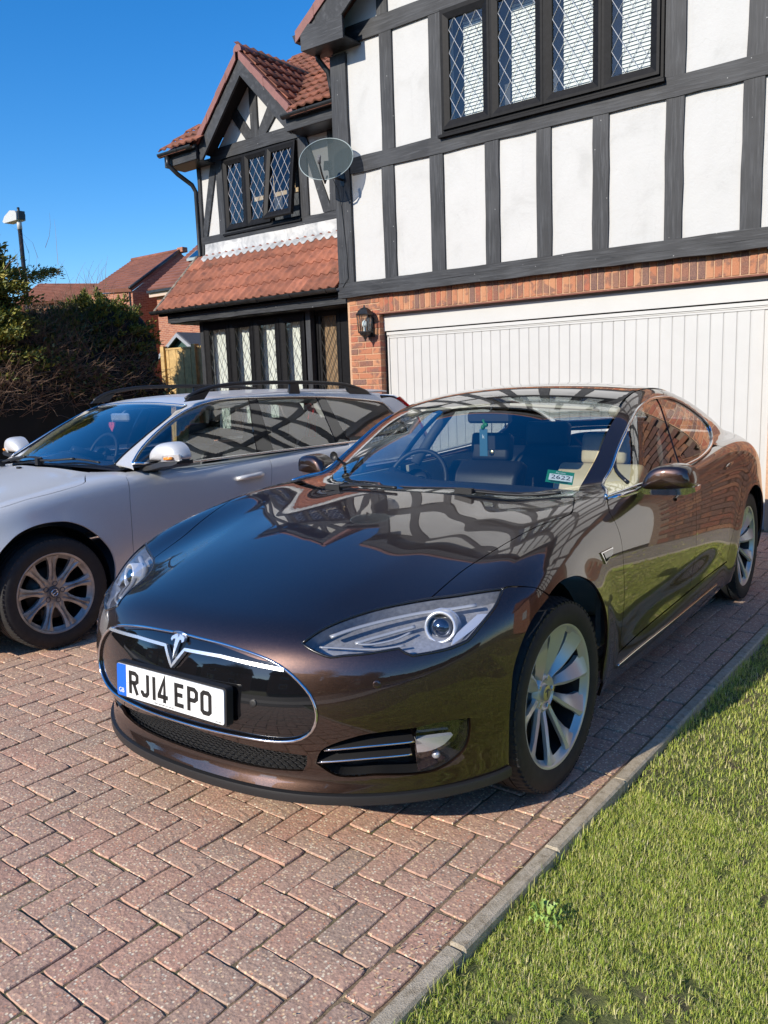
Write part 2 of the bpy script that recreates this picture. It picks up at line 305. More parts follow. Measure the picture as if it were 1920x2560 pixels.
M_tan=simple('tan_leather',(.48,.34,.19),.5,nz=.06,nscale=30); M_cream=simple('cream_trim',(.52,.47,.38),.6,nz=.05); M_tanl=simple('cream_leather',(.62,.50,.32),.5,nz=.05,nscale=30); M_blackl=simple('black_leather',(.012,.012,.014),.5,nz=.2,nscale=40); M_dash=simple('dark_dash',(.012,.014,.02),.6)
M_grey_i=simple('grey_trim',(.10,.10,.105),.6)
M_plate=simple('plate_white',(.80,.81,.80),.35); M_plateb=simple('plate_blue',(.01,.13,.62),.35); M_ink=simple('black_ink',(.01,.01,.01),.5)
M_green=simple('sticker_green',(.02,.25,.12),.4); M_paper=simple('paper_white',(.8,.82,.8),.5); M_heart=simple('pink_felt',(.70,.10,.13),.8,nz=.2,nscale=90)
# ---------------------------------------------------------------- fair car-body surfaces
def nspline(xs, ys):
    """natural-ish cubic spline through (xs, ys[...]) along axis 0, linear outside"""
    xs=np.asarray(xs,float); ys=np.asarray(ys,float); n=len(xs)
    h=np.diff(xs); A=np.zeros((n,n)); b=np.zeros((n,)+ys.shape[1:])
    A[0,0]=A[-1,-1]=1
    for i in range(1,n-1):
        A[i,i-1]=h[i-1]; A[i,i]=2*(h[i-1]+h[i]); A[i,i+1]=h[i]
        b[i]=6*((ys[i+1]-ys[i])/h[i]-(ys[i]-ys[i-1])/h[i-1])
    m=np.linalg.solve(A,b.reshape(n,-1)).reshape(b.shape)
    return xs,ys,m
def sev(sp,x):
    xs,ys,m=sp; x=np.asarray(x,float); xc=np.clip(x,xs[0],xs[-1])
    i=np.clip(np.searchsorted(xs,xc)-1,0,len(xs)-2); h=xs[i+1]-xs[i]
    a=(xs[i+1]-xc)/h; b=(xc-xs[i])/h
    y=a*ys[i]+b*ys[i+1]+((a**3-a)*m[i]+(b**3-b)*m[i+1])*h*h/6
    return y
def table2(ys,xs,T,ny=400,nx=120):
    """dense resample of an authored 2D table -> fast bicubic-looking lookup (bilinear on dense grid)"""
    T=np.asarray(T,float)
    Y=np.linspace(ys[0],ys[-1],ny); X=np.linspace(xs[0],xs[-1],nx)
    s=nspline(ys,T); xs_,ys_,m=s
    i=np.clip(np.searchsorted(xs_,Y)-1,0,len(xs_)-2); h=xs_[i+1]-xs_[i]
    a=((xs_[i+1]-Y)/h)[:,None]; b=((Y-xs_[i])/h)[:,None]; h=h[:,None]
    U=a*ys_[i]+b*ys_[i+1]+((a**3-a)*m[i]+(b**3-b)*m[i+1])*h*h/6   # ny x ncols
    s=nspline(xs,U.T); xs_,ys_,m=s
    i=np.clip(np.searchsorted(xs_,X)-1,0,len(xs_)-2); h=xs_[i+1]-xs_[i]
    a=((xs_[i+1]-X)/h)[:,None]; b=((X-xs_[i])/h)[:,None]; h=h[:,None]
    D=(a*ys_[i]+b*ys_[i+1]+((a**3-a)*m[i]+(b**3-b)*m[i+1])*h*h/6).T
    # light smoothing along y
    return Y,X,D
def tev(t,y,x):
    Y,X,D=t
    fy=np.clip((y-Y[0])/(Y[-1]-Y[0])*(len(Y)-1),1,len(Y)-2.001); fx=np.clip((x-X[0])/(X[-1]-X[0])*(len(X)-1),1,len(X)-2.001)
    iy=fy.astype(int); ix=fx.astype(int); a=fy-iy; b=fx-ix
    # catmull-rom in both
    def w(t): return (-.5*t+t*t-.5*t**3, 1-2.5*t*t+1.5*t**3, .5*t+2*t*t-1.5*t**3, -.5*t*t+.5*t**3)
    wy=w(a); wx=w(b); out=0
    for p in range(4):
        r=0; jy=np.clip(iy+p-1,0,len(Y)-1)
        for q in range(4): r=r+wx[q]*D[jy,np.clip(ix+q-1,0,len(X)-1)]
        out=out+wy[p]*r
    return out
def smax(a,b,k):
    h=np.maximum(k-np.abs(a-b),0)/k
    return np.maximum(a,b)+h*h*h*k/6
def smin(a,b,k): return -smax(-a,-b,k)
class Body:
    def __init__(s,d):
        s.d=d
        s.Z=table2(d['zy'],d['zx'],d['zt'])
        s.W=nspline([p[0] for p in d['W']],[p[1] for p in d['W']])
        s.S=nspline([p[0] for p in d['sec']],[p[1] for p in d['sec']])
        s.F=nspline([p[0] for p in d['front']],[p[1] for p in d['front']])
        s.Rr=nspline([p[0] for p in d['rear']],[p[1] for p in d['rear']])
        s.G=nspline([p[0] for p in d['roof']],[p[1] for p in d['roof']])
        s.B=nspline([p[0] for p in d['gbase']],[p[1] for p in d['gbase']])
        s.GS=nspline([p[0] for p in d['gsec']],[p[1] for p in d['gsec']])
    def lower(s,P):
        d=s.d; x=np.abs(P[...,0]); y=P[...,1]; z=P[...,2]
        W=sev(s.W,y)-sev(s.S,z)
        for (cy,cz,r,amp,wd) in d['arch']:
            rr=np.sqrt((y-cy)**2+(z-cz)**2); W=W+amp*np.exp(-((rr-r)/wd)**2)*(z>-1)
        for f in d.get('bumps',()): W=W+f(y,z)
        fr=sev(s.F,z); re=sev(s.Rr,z); yf=d['yf']; yr=d['yr']
        u=np.maximum(yf-y,0)/(yf-fr); v=np.maximum(y-yr,0)/(re-yr)
        p,q=d['pq']; p2,q2=d['pqr']
        side=np.maximum((u**p+(x/W)**q)**(1/q),(v**p2+(x/W)**q2)**(1/q2)); side=(side-1)*.9
        top=(z-tev(s.Z,y,x))
        for f in d.get('tbumps',()): top=top-f(x,y)
        return smax(side,top,d['kl'])
    def green(s,P):
        d=s.d; x=np.abs(P[...,0]); y=P[...,1]; z=P[...,2]
        m=.5*(1+np.tanh((y-d['ymid'])/.35))
        ye=y-(1-m)*d['wsh']*x*x+m*d['rsh']*x*x
        top=(z-sev(s.G,ye)-.5*np.minimum(ye-s.G[0][0],0)+.4*np.maximum(ye-s.G[0][-1],0)+d['crown']*x*x)*.9
        side=(x-sev(s.B,y)+sev(s.GS,z))*.87
        return np.maximum(smax(top,side,d['kg']),(d['gmin']-z)*.9)
    def __call__(s,P):
        return smin(s.lower(P),s.green(P),s.d['ku'])
    def hit(s,o,D,t0=0,t1=8,step=.06,f=None):
        """first surface crossing along rays o+tD"""
        f=f or s
        o=np.broadcast_to(o,D.shape).astype(float); n=len(D)
        t=np.full(n,float(t0)); v=f(o+t[:,None]*D); done=v<0; bad=np.ones(n,bool); lo=t.copy(); hi=t.copy()
        act=~done; bad[done]=False
        k=0
        while act.any() and k<400:
            idx=np.where(act)[0]; tt=t[idx]; st=np.maximum(np.abs(v[idx])*.6,step*.25); st=np.minimum(st,step*4)
            tn=tt+st; vn=f(o[idx]+tn[:,None]*D[idx]); hitn=vn<0
            lo[idx]=tt; hi[idx]=tn; t[idx]=tn; v[idx]=vn
            act[idx[hitn]]=False; bad[idx[hitn]]=False
            act[idx[(tn>t1)]]=False; k+=1
        g=~bad
        for _ in range(14):
            m=.5*(lo+hi); vm=f(o+m[:,None]*D); c=vm<0; hi=np.where(c,m,hi); lo=np.where(c,lo,m)
        P=o+(.5*(lo+hi))[:,None]*D; P[bad]=np.nan
        return P
    def normal(s,P,e=.004,f=None):
        f=f or s; g=np.stack([f(P+np.array(v)*e)-f(P-np.array(v)*e) for v in ((1,0,0),(0,1,0),(0,0,1))],-1)
        return g/np.linalg.norm(g,axis=-1,keepdims=True)
def gauss(c,w): return lambda v: np.exp(-((v-c)/w)**2)
TES=dict(
 zx=[0,.3,.55,.72,.85,.95],
 zy=[-1.0,-.85,-.7,-.5,-.25,0,.25,.5,.8,1.5,2.2,2.8,3.2,3.6,4.05],
 zt=[[.665,.65,.61,.56,.50,.44],[.728,.718,.685,.645,.595,.55],[.777,.768,.735,.710,.690,.665],[.830,.822,.797,.787,.785,.775],
  [.885,.877,.860,.870,.885,.870],[.930,.923,.911,.930,.945,.925],[.968,.960,.950,.972,.982,.955],[1.0,.990,.968,.990,.998,.970],
  [1.02,1.0,.97,.99,1.0,.975],[1.02,1.0,.99,.988,.993,.965],[1.02,1.02,1.0,.995,.993,.966],[1.04,1.04,1.035,1.03,1.015,.975],
  [1.06,1.06,1.05,1.04,1.01,.96],[1.07,1.07,1.06,1.03,.98,.93],[1.06,1.055,1.04,1.0,.95,.89]],
 W=[(-1.0,.975),(-.5,.982),(0,.980),(.6,.968),(1.2,.975),(1.8,.98),(2.5,.982),(3.0,.988),(3.5,.975),(4.0,.94)],
 sec=[(.10,.075),(.2,.045),(.3,.02),(.42,.006),(.55,0),(.7,.004),(.82,.016),(.92,.04),(1.02,.085),(1.2,.2)],
 front=[(.1,-.87),(.17,-.905),(.215,-.912),(.27,-.888),(.33,-.905),(.41,-.942),(.47,-.951),(.55,-.941),(.63,-.919),(.70,-.890),(.78,-.848),(.9,-.76),(1.2,-.5)],
 rear=[(.1,3.88),(.3,3.97),(.6,4.02),(.9,4.03),(1.1,3.98),(1.3,3.9)],
 yf=-.1,yr=3.0,pq=(2.05,2.35),pqr=(3.0,3.4),
 tbumps=[lambda x,y: -.11*.02*np.logaddexp(0,(x-(.515+.2*y+.05*y*y))/.02)*np.clip((.9-y)/.3,0,1)*np.clip((y+.95)/.35,0,1)],
 arch=[(0,.345,.40,.014,.09),(2.96,.345,.40,.016,.10)],
 bumps=[lambda y,z: -.022*np.exp(-((z-.40)/.12)**2)*np.exp(-((y-1.45)/.85)**4)],
 kl=.11,
 roof=[(.0,.77),(.42,.975),(.7,1.112),(1.0,1.256),(1.25,1.361),(1.45,1.410),(1.7,1.435),(2.0,1.445),(2.3,1.432),(2.6,1.395),(3.0,1.315),(3.4,1.21),(3.8,1.09),(4.2,.96)],
 gbase=[(.0,.84),(.6,.885),(1.2,.892),(2.0,.862),(2.6,.82),(3.05,.765),(3.5,.70),(4,.6)],
 gsec=[(.8,-.08),(.9,-.045),(1.0,0),(1.1,.048),(1.2,.103),(1.3,.165),(1.4,.24),(1.5,.33)],
 ymid=2.1,wsh=.36,rsh=.2,crown=.12,kg=.055,ku=.045,gmin=.75)
VOL=dict(
 zx=[0,.3,.55,.72,.83,.92],
 zy=[-1.0,-.85,-.7,-.5,-.25,0,.25,.5,.8,1.5,2.2,2.8,3.3,3.9],
 zt=[[.70,.69,.67,.64,.61,.58],[.76,.75,.735,.72,.70,.68],[.81,.80,.785,.775,.76,.74],[.86,.85,.835,.83,.825,.81],
  [.905,.895,.88,.88,.88,.86],[.945,.935,.92,.92,.92,.90],[.98,.97,.955,.955,.95,.93],[1.01,1.0,.975,.975,.965,.95],
  [1.03,1.01,.98,.975,.965,.95],[1.03,1.02,1.0,.975,.965,.95],[1.04,1.03,1.02,.995,.985,.97],[1.05,1.04,1.03,1.01,1.0,.985],
  [1.06,1.05,1.04,1.02,1.01,.995],[1.05,1.04,1.03,1.01,1.0,.98]],
 W=[(-1.0,.90),(-.5,.915),(0,.928),(.6,.925),(1.2,.93),(1.8,.935),(2.5,.935),(3.0,.93),(3.5,.915),(4.0,.88)],
 sec=[(.10,.07),(.2,.045),(.3,.025),(.42,.01),(.55,.0),(.7,.004),(.82,.014),(.92,.03),(1.02,.06),(1.2,.2)],
 front=[(.1,-.86),(.18,-.90),(.25,-.92),(.35,-.94),(.45,-.945),(.55,-.94),(.65,-.925),(.75,-.89),(.85,-.82),(1.2,-.5)],
 rear=[(.1,3.78),(.3,3.86),(.6,3.88),(.9,3.86),(1.1,3.83),(1.3,3.78)],
 yf=-.1,yr=3.2,pq=(2.1,2.4),pqr=(3.0,3.6),
 arch=[(0,.325,.38,.016,.08),(2.816,.325,.38,.016,.08)],
 bumps=[lambda y,z: -.012*np.exp(-((z-.42)/.10)**2)*np.exp(-((y-1.4)/.85)**4)],
 kl=.10,
 roof=[(.0,.80),(.4,1.005),(.7,1.165),(1.05,1.335),(1.28,1.41),(1.5,1.438),(1.8,1.45),(2.2,1.46),(2.8,1.45),(3.3,1.435),(3.6,1.38),(3.75,1.22),(3.86,1.0),(4.0,.7)],
 gbase=[(.0,.82),(.6,.865),(1.2,.86),(2.0,.85),(2.8,.83),(3.4,.80),(3.8,.76),(4,.7)],
 gsec=[(.8,-.06),(.9,-.03),(1.0,0),(1.1,.038),(1.2,.082),(1.3,.135),(1.4,.2),(1.5,.29)],
 ymid=2.2,wsh=.16,rsh=.12,crown=.06,kg=.05,ku=.03,gmin=.7)
# charts: pairs of in-plane axes and an inward ray direction, in car coordinates (x sideways, y to the rear, z up)
class Chart:
    def __init__(s,d,far=3.0,c=(0,1.2,.6)):
        s.d=np.array(d,float); s.d/=np.linalg.norm(s.d); up=np.array([0,0,1.]) if abs(s.d[2])<.95 else np.array([0,1.,0])
        s.a=np.cross(s.d,up); s.a/=np.linalg.norm(s.a); s.b=np.cross(s.a,s.d); s.far=far; s.c=np.array(c,float)
    def to(s,P): Q=np.asarray(P,float)-s.c; return np.stack([Q@s.a,Q@s.b],-1)
    def rays(s,uv): uv=np.asarray(uv); return s.c+uv[:,:1]*s.a+uv[:,1:]*s.b-s.d*s.far, np.broadcast_to(s.d,(len(uv),3))
class CylChart:
    """rays running inwards to a vertical axis at (0,yc)"""
    def __init__(s,yc,R=1.0,sgn=-1): s.yc=yc; s.R=R; s.sgn=sgn
    def to(s,P): P=np.asarray(P,float); return np.stack([np.arctan2(P[...,0],s.sgn*(P[...,1]-s.yc))*s.R,P[...,2]],-1)
    def rays(s,uv):
        uv=np.asarray(uv); a=uv[:,0]/s.R; o=np.stack([np.sin(a)*2.5,s.yc+s.sgn*np.cos(a)*2.5,uv[:,1]],-1); d=np.stack([-np.sin(a),-s.sgn*np.cos(a),0*a],-1); return o,d
TOPC=Chart((0,0,-1)); SIDE=Chart((-1,0,-.30)); OBL=Chart((-1,0,-.8)); FRONT=Chart((0,1,-.12)); LAMPC=Chart((-.45,.62,-.62)); SIDE0=Chart((-1,0,0)); CYL=CylChart(.25); CYLR=CylChart(2.6,1.0,1)
def cat(pts,step=.02,closed=False,sharp=()):
    """Catmull-Rom through 3D points, broken at the sharp indices"""
    P=np.array(pts,float); n=len(P); out=[]
    m=n if closed else n-1
    for i in range(m):
        p1=P[i]; p2=P[(i+1)%n]; p0=P[(i-1)%n] if (i>0 or closed) else p1; p3=P[(i+2)%n] if (i+2<n or closed) else p2
        if i in sharp: p0=p1
        if (i+1)%n in sharp: p3=p2
        k=max(1,int(np.ceil(np.linalg.norm(p2-p1)/step)))
        for j in range(k):
            t=j/k; out.append(.5*((2*p1)+(p2-p0)*t+(2*p0-5*p1+4*p2-p3)*t*t+(3*p1-p0-3*p2+p3)*t**3))
    if not closed: out.append(P[-1])
    return np.array(out)
def inpoly(q,poly):
    x,y=q[:,0],q[:,1]; c=np.zeros(len(q),bool); px,py=poly[:,0],poly[:,1]; j=len(poly)-1
    for i in range(len(poly)):
        k=((py[i]>y)!=(py[j]>y)); 
        with np.errstate(divide='ignore',invalid='ignore'): xx=(px[j]-px[i])*(y-py[i])/(py[j]-py[i])+px[i]
        c^=(k&(x<xx)); j=i
    return c
def inset(poly,d):
    n=len(poly); A=.5*np.sum(poly[:,0]*np.roll(poly[:,1],-1)-np.roll(poly[:,0],-1)*poly[:,1]); s=1 if A>0 else -1
    e1=poly-np.roll(poly,1,0); e2=np.roll(poly,-1,0)-poly
    e1/=np.linalg.norm(e1,axis=1,keepdims=True)+1e-9; e2/=np.linalg.norm(e2,axis=1,keepdims=True)+1e-9
    nn=np.stack([-(e1[:,1]+e2[:,1]),e1[:,0]+e2[:,0]],-1); l=np.linalg.norm(nn,axis=1,keepdims=True); nn=nn/np.maximum(l,.5)
    return poly+s*d*nn*1.0
def dedupe(p,e=1e-3):
    k=[0]
    for i in range(1,len(p)):
        if np.linalg.norm(p[i]-p[k[-1]])>e: k.append(i)
    if np.linalg.norm(p[k[-1]]-p[k[0]])<e: k.pop()
    return p[k]
def patch(B,chart,outline,sp=.03,holes=(),gap=.002,off=0.0,f=None,flange=.012,mirror=False,both=False):
    """panel of the body surface inside an outline; returns (V,N,tris,quads) with a turned-in edge"""
    o2=[dedupe(chart.to(outline))]+[dedupe(chart.to(h)) for h in holes]
    if gap: o2=[inset(o2[0],gap)]+[inset(h,-gap) for h in o2[1:]]
    lo=o2[0].min(0); hi=o2[0].max(0); xs=np.arange(lo[0]+sp*.3,hi[0],sp); ys=np.arange(lo[1]+sp*.3,hi[1],sp*.866)
    X,Y=np.meshgrid(xs,ys); X[1::2]+=sp/2; q=np.stack([X.ravel(),Y.ravel()],-1); k=inpoly(q,o2[0])
    for h in o2[1:]: k&=~inpoly(q,h)
    q=q[k]
    for l in o2:
        nx=np.roll(l,-1,0)
        for s0 in range(0,len(l),60):
            a=l[s0:s0+60]; b=nx[s0:s0+60]; ab=b-a; t=np.clip(((q[:,None]-a)*ab).sum(-1)/((ab*ab).sum(-1)+1e-12),0,1); d=np.linalg.norm(q[:,None]-(a+t[...,None]*ab),axis=-1).min(1); q=q[d>sp*.42]
    allp=np.concatenate(o2+[q]); edges=[]; b0=0
    for l in o2: n=len(l); edges+=[(b0+i,b0+(i+1)%n) for i in range(n)]; b0+=n
    r=delaunay_2d_cdt([Vector(p) for p in allp],edges,[],0,1e-6)
    v2=np.array([tuple(p) for p in r[0]]); T=np.array([t for t in r[2] if len(t)==3]); c=v2[T].mean(1); k=inpoly(c,o2[0])
    for h in o2[1:]: k&=~inpoly(c,h)
    T=T[k]; o,d=chart.rays(v2); ff=f or B
    P=B.hit(o,d,0,6,step=.05,f=ff)
    bad=np.isnan(P[:,0]); T=T[~bad[T].any(1)]
    P[bad]=0; Nn=B.normal(P,f=ff)
    # orientation
    fn=np.cross(P[T[:,1]]-P[T[:,0]],P[T[:,2]]-P[T[:,0]]); fl=(fn*Nn[T].mean(1)).sum(1)<0; T[fl]=T[fl][:,::-1]
    P=P+Nn*off
    # boundary edges -> flange
    E={}
    for t in T:
        for a,b in ((t[0],t[1]),(t[1],t[2]),(t[2],t[0])): E[(int(a),int(b))]=1
    be=[(a,b) for (a,b) in E if (b,a) not in E]
    idx={}; PF=[];NF=[];Q=[]
    if flange:
        for a,b in be:
            for v in (a,b):
                if v not in idx: idx[v]=len(P)+len(PF); PF.append(P[v]-Nn[v]*flange); NF.append(Nn[v])
            Q.append((b,a,idx[a],idx[b]))
    V=np.concatenate([P,np.array(PF).reshape(-1,3)]); NN=np.concatenate([Nn,np.array(NF).reshape(-1,3)])
    Q=np.array(Q,int).reshape(-1,4)
    def mir(V,NN,T,Q): return V*[-1,1,1],NN*[-1,1,1],T[:,::-1],Q[:,::-1]
    if mirror: V,NN,T,Q=mir(V,NN,T,Q)
    if both:
        V2,N2,T2,Q2=mir(V,NN,T,Q); n=len(V); V=np.concatenate([V,V2]); NN=np.concatenate([NN,N2]); T=np.concatenate([T,T2+n]); Q=np.concatenate([Q,Q2+n])
    return V,NN,T,Q
def pmesh(name,data,mat,parent,label=None):
    V,NN,T,Q=data; used=np.unique(np.concatenate([T.ravel(),Q.ravel()])) ; mp=-np.ones(len(V),int); mp[used]=np.arange(len(used)); V=V[used]; NN=NN[used]; T=mp[T]; Q=mp[Q]
    me=bpy.data.meshes.new(name); nt,nq=len(T),len(Q)
    me.vertices.add(len(V)); me.vertices.foreach_set('co',V.astype(np.float32).ravel())
    li=np.concatenate([T.ravel(),Q.ravel()]).astype(np.int32); me.loops.add(len(li)); me.loops.foreach_set('vertex_index',li)
    me.polygons.add(nt+nq); ls=np.concatenate([np.arange(nt)*3,nt*3+np.arange(nq)*4]).astype(np.int32); me.polygons.foreach_set('loop_start',ls)
    me.polygons.foreach_set('use_smooth',np.concatenate([np.ones(nt,bool),np.zeros(nq,bool)])); me.materials.append(mat); me.update(calc_edges=True)
    ln=np.zeros((len(li),3)); ln[:nt*3]=NN[T.ravel()]
    if nq:
        a=V[Q[:,1]]-V[Q[:,0]]; b=V[Q[:,3]]-V[Q[:,0]]; fn=np.cross(a,b); fn/=np.linalg.norm(fn,axis=1,keepdims=True)+1e-9; ln[nt*3:]=np.repeat(fn,4,0)
    me.normals_split_custom_set([tuple(x) for x in ln])
    o=link(name,me,parent)
    if label: o['label']=label
    return o
def onsurf(B,chart,pts,off=0.0,f=None):
    uv=chart.to(pts); o,d=chart.rays(uv); P=B.hit(o,d,0,6,step=.05,f=f or B); g=~np.isnan(P[:,0]); P=P[g]; Nn=B.normal(P,f=f or B); return P+Nn*off,Nn
def surftube(mb,B,chart,pts,r,off=0,n=8,mirror=False,closed=False,step=.03,sharp=(),flat=None):
    C_=cat(pts,step,closed,sharp); P,_=onsurf(B,chart,C_,off)
    if mirror: P=P*[-1,1,1]
    L=[tuple(p) for p in P]
    if closed: L+= [L[0],L[1]]
    mb.tube(L,r,n,flat=flat)
def torad(o,parent): o.parent=parent; return o
# ================================================================ brown saloon
def make_tesla():
    B=Body(TES); low=B.lower
    R=empty('parked_car',(4.040,-5.418,0),math.radians(2.695))
    tag(R,'dark brown metallic saloon parked on the block driveway in front of the white garage door','car','cars parked on the driveway')
    H=[(.405,-.857,.669),(.449,-.805,.704),(.466,-.762,.722),(.489,-.695,.739),(.524,-.619,.752),(.567,-.552,.763),(.624,-.490,.773),(.686,-.432,.783)]
    H2=[(.686,-.432,.783),(.691,-.384,.80),(.699,-.309,.824),(.710,-.236,.846),(.738,-.135,.876),(.770,-.013,.908),(.803,.116,.935),(.836,.211,.948),(.852,.285,.953),(.850,.335,.958),(.830,.402,.971),(.775,.545,.985)]
    HF=[(0,-.890,.697),(.14,-.890,.689),(.231,-.888,.680),(.317,-.881,.669),(.38,-.868,.662),(.405,-.857,.669)]
    cowl=[(.775,.545,.985),(.62,.485,.98),(.3,.43,.99),(0,.415,.99)]
    def sym(c): c=np.array(c); return np.concatenate([c,(c*[-1,1,1])[::-1]])
    hoodside=np.concatenate([cat(HF,.02)[:-1],cat(H,.02)[:-1],cat(H2,.02)[:-1],cat(cowl,.03)[:-1]])
    hood=np.concatenate([hoodside,[[0,.415,.99]],(hoodside[1:]*[-1,1,1])[::-1]])
    pmesh('bonnet',patch(B,TOPC,hood,.022,f=low),M_brown,R)
    # lamp outline
    LO=[(.451,-.807,.702),(.466,-.762,.722),(.489,-.695,.739),(.524,-.619,.752),(.567,-.552,.763),(.624,-.490,.773),(.686,-.436,.782),(.751,-.399,.791),(.832,-.353,.805),(.884,-.310,.810),
        (.892,-.376,.772),(.883,-.437,.736),(.872,-.481,.706),(.863,-.507,.688),(.833,-.555,.675),(.797,-.599,.669),(.752,-.647,.665),(.731,-.657,.673),(.710,-.661,.685),(.678,-.692,.681),(.630,-.735,.676),(.583,-.769,.674),(.549,-.793,.671),(.513,-.803,.680),(.480,-.808,.691)]
    lamp=cat(LO,.015,True,(0,9,13,16,18))
    lampLow=cat(LO[9:]+[LO[0]],.015,False,(4,7,9))
    arch=[]
    for a in np.linspace(math.radians(152),math.radians(14),30)[::1]:
        arch.append((.965,-.012+.392*math.cos(a)*1.0,.352+.427*math.sin(a)))
    a0=arch.index(min(arch,key=lambda p:abs(p[1]+.163)))
    archF=[(.917,-.352,.231),(.939,-.386,.389),(.948,-.387,.488),(.952,-.373,.574),(.958,-.325,.653),(.964,-.262,.715),(.975,-.166,.762)]
    archT=[(.975,-.166,.762),(.967,-.09,.777),(.967,-.013,.779),(.967,.101,.760),(.967,.241,.692),(.965,.345,.575),(.962,.379,.447),(.96,.368,.312),(.955,.40,.262)]
    BF=[(.884,-.310,.810),(.892,-.295,.813),(.940,-.237,.805),(.959,-.207,.794),(.975,-.166,.762)]
    # ---- bumper: lower edge z .225 painted, splitter below
    low_edge=[(0,-.90,.228),(.20,-.888,.228),(.36,-.838,.226),(.475,-.791,.225),(.636,-.702,.224),(.771,-.578,.222),(.851,-.472,.222),(.917,-.352,.231)]
    bumR=np.concatenate([cat(low_edge,.02)[:-1],cat(archF,.02)[:-1],cat(BF[::-1],.02)[:-1],lampLow[:-1],cat(H[:2][::-1],.02)[:-1],cat(HF[::-1],.02)[:-1]])
    bum=np.concatenate([bumR,[[0,-.890,.697]],(bumR[1:]*[-1,1,1])[::-1]])
    CN=[(0,-.894,.684),(.087,-.894,.682),(.2,-.890,.677),(.304,-.884,.665),(.375,-.875,.650),(.429,-.869,.628),(.472,-.864,.598),(.508,-.856,.560),(.525,-.851,.521),(.528,-.850,.486),(.513,-.853,.448),(.478,-.862,.419),(.431,-.874,.405),(.365,-.894,.400),(.246,-.922,.402),(.105,-.936,.402),(0,-.938,.402)]
    cn=cat(CN,.02); cone=np.concatenate([cn,(cn[1:-1]*[-1,1,1])[::-1]])
    GT=[(0,-.93,.392),(.1,-.927,.385),(.229,-.910,.371),(.349,-.881,.360),(.474,-.836,.352)]; GB=[(.474,-.836,.352),(.462,-.834,.315),(.44,-.825,.287),(.318,-.855,.280),(.187,-.876,.279),(0,-.888,.279)]
    gr=np.concatenate([cat(GT,.02)[:-1],cat(GB,.02,False,(2,))]); grill=np.concatenate([gr,(gr[1:-1]*[-1,1,1])[::-1]])
    VO=[(.492,-.814,.322),(.534,-.823,.385),(.630,-.781,.429),(.704,-.725,.440),(.768,-.663,.443),(.812,-.611,.449),(.872,-.521,.444),(.868,-.516,.391),(.853,-.521,.338),(.824,-.545,.302),(.788,-.580,.279),(.754,-.616,.273),(.70,-.67,.276),(.646,-.713,.280),(.541,-.773,.278)]
    vent=cat(VO,.015,True,(0,6)); ventm=vent*[-1,1,1]
    pmesh('front_bumper',patch(B,CYL,bum,.022,holes=[cone,grill,vent,ventm],f=low,gap=.0015,flange=.010),M_brown,R)
    # nose panel
    pmesh('nose_panel',patch(B,FRONT,cone,.025,f=low,off=-.006,gap=0,flange=.01),M_gloss,R)
    mb=MB(); surftube(mb,B,FRONT,np.concatenate([np.array(CN),(np.array(CN)[1:-1]*[-1,1,1])[::-1]]),.0048,.002,8,closed=True); mb.build('chrome_surround',M_chrome,R)
    # winged chrome bar
    def bar(pts,w,name,d=.012,th=.008,sy=1):
        C_=cat(pts,.02,False,range(1,len(pts)-1)); P,Nn=onsurf(B,FRONT,C_,.004,low); m=MB(); n=len(P); V=[]
        for i in range(n):
            t=P[min(i+1,n-1)]-P[max(i-1,0)]; t/=np.linalg.norm(t); s_=np.cross(Nn[i],t); s_/=np.linalg.norm(s_); ww=w if not callable(w) else w(i/(n-1))
            V+=[P[i]+s_*ww-Nn[i]*.006,P[i]+s_*ww*.8+Nn[i]*th,P[i]-s_*ww*.8+Nn[i]*th,P[i]-s_*ww-Nn[i]*.006]
        F=[(i*4+k,i*4+k+1,(i+1)*4+k+1,(i+1)*4+k) for i in range(n-1) for k in range(3)]+[(0,1,2,3),((n-1)*4+3,(n-1)*4+2,(n-1)*4+1,(n-1)*4)]
        m.add(V,F); return m.build(name,M_bright,R)
    bar([(-.405,-.87,.634),(-.20,-.912,.645),(-.046,-.93,.645),(0,-.944,.588),(.046,-.93,.645),(.20,-.912,.645),(.425,-.868,.628)],.0065,'chrome_wing_bar')
    # T emblem
    def yn(x,z): return float(onsurf(B,FRONT,np.array([[x,-.95,z]]),.006,low)[0][0][1])
    tpoly=[(0,.612),(.0035,.628),(.0085,.662),(.0105,.672),(.019,.671),(.024,.664),(.0315,.669),(.030,.677),(.018,.684),(.006,.686),(.0035,.681),(0,.677)]
    tp=tpoly+[(-x,z) for x,z in tpoly[::-1] if x>0]
    m=MB(); V=[(x,yn(x,z)-.004,z) for x,z in tp]+[(x,yn(x,z)+.008,z) for x,z in tp]; n=len(tp); m.add(V,[tuple(range(n))[::-1],tuple(range(n,2*n))]+[(i,(i+1)%n,n+(i+1)%n,n+i) for i in range(n)]); m.build('badge',M_bright,R)
    m=MB(); m.tube([(x,yn(x,.69)-.003,.686+.008*(1-(x/.036)**2)) for x in np.linspace(-.036,.036,9)],.0022,6); m.build('badge_arc',M_chrome,R)
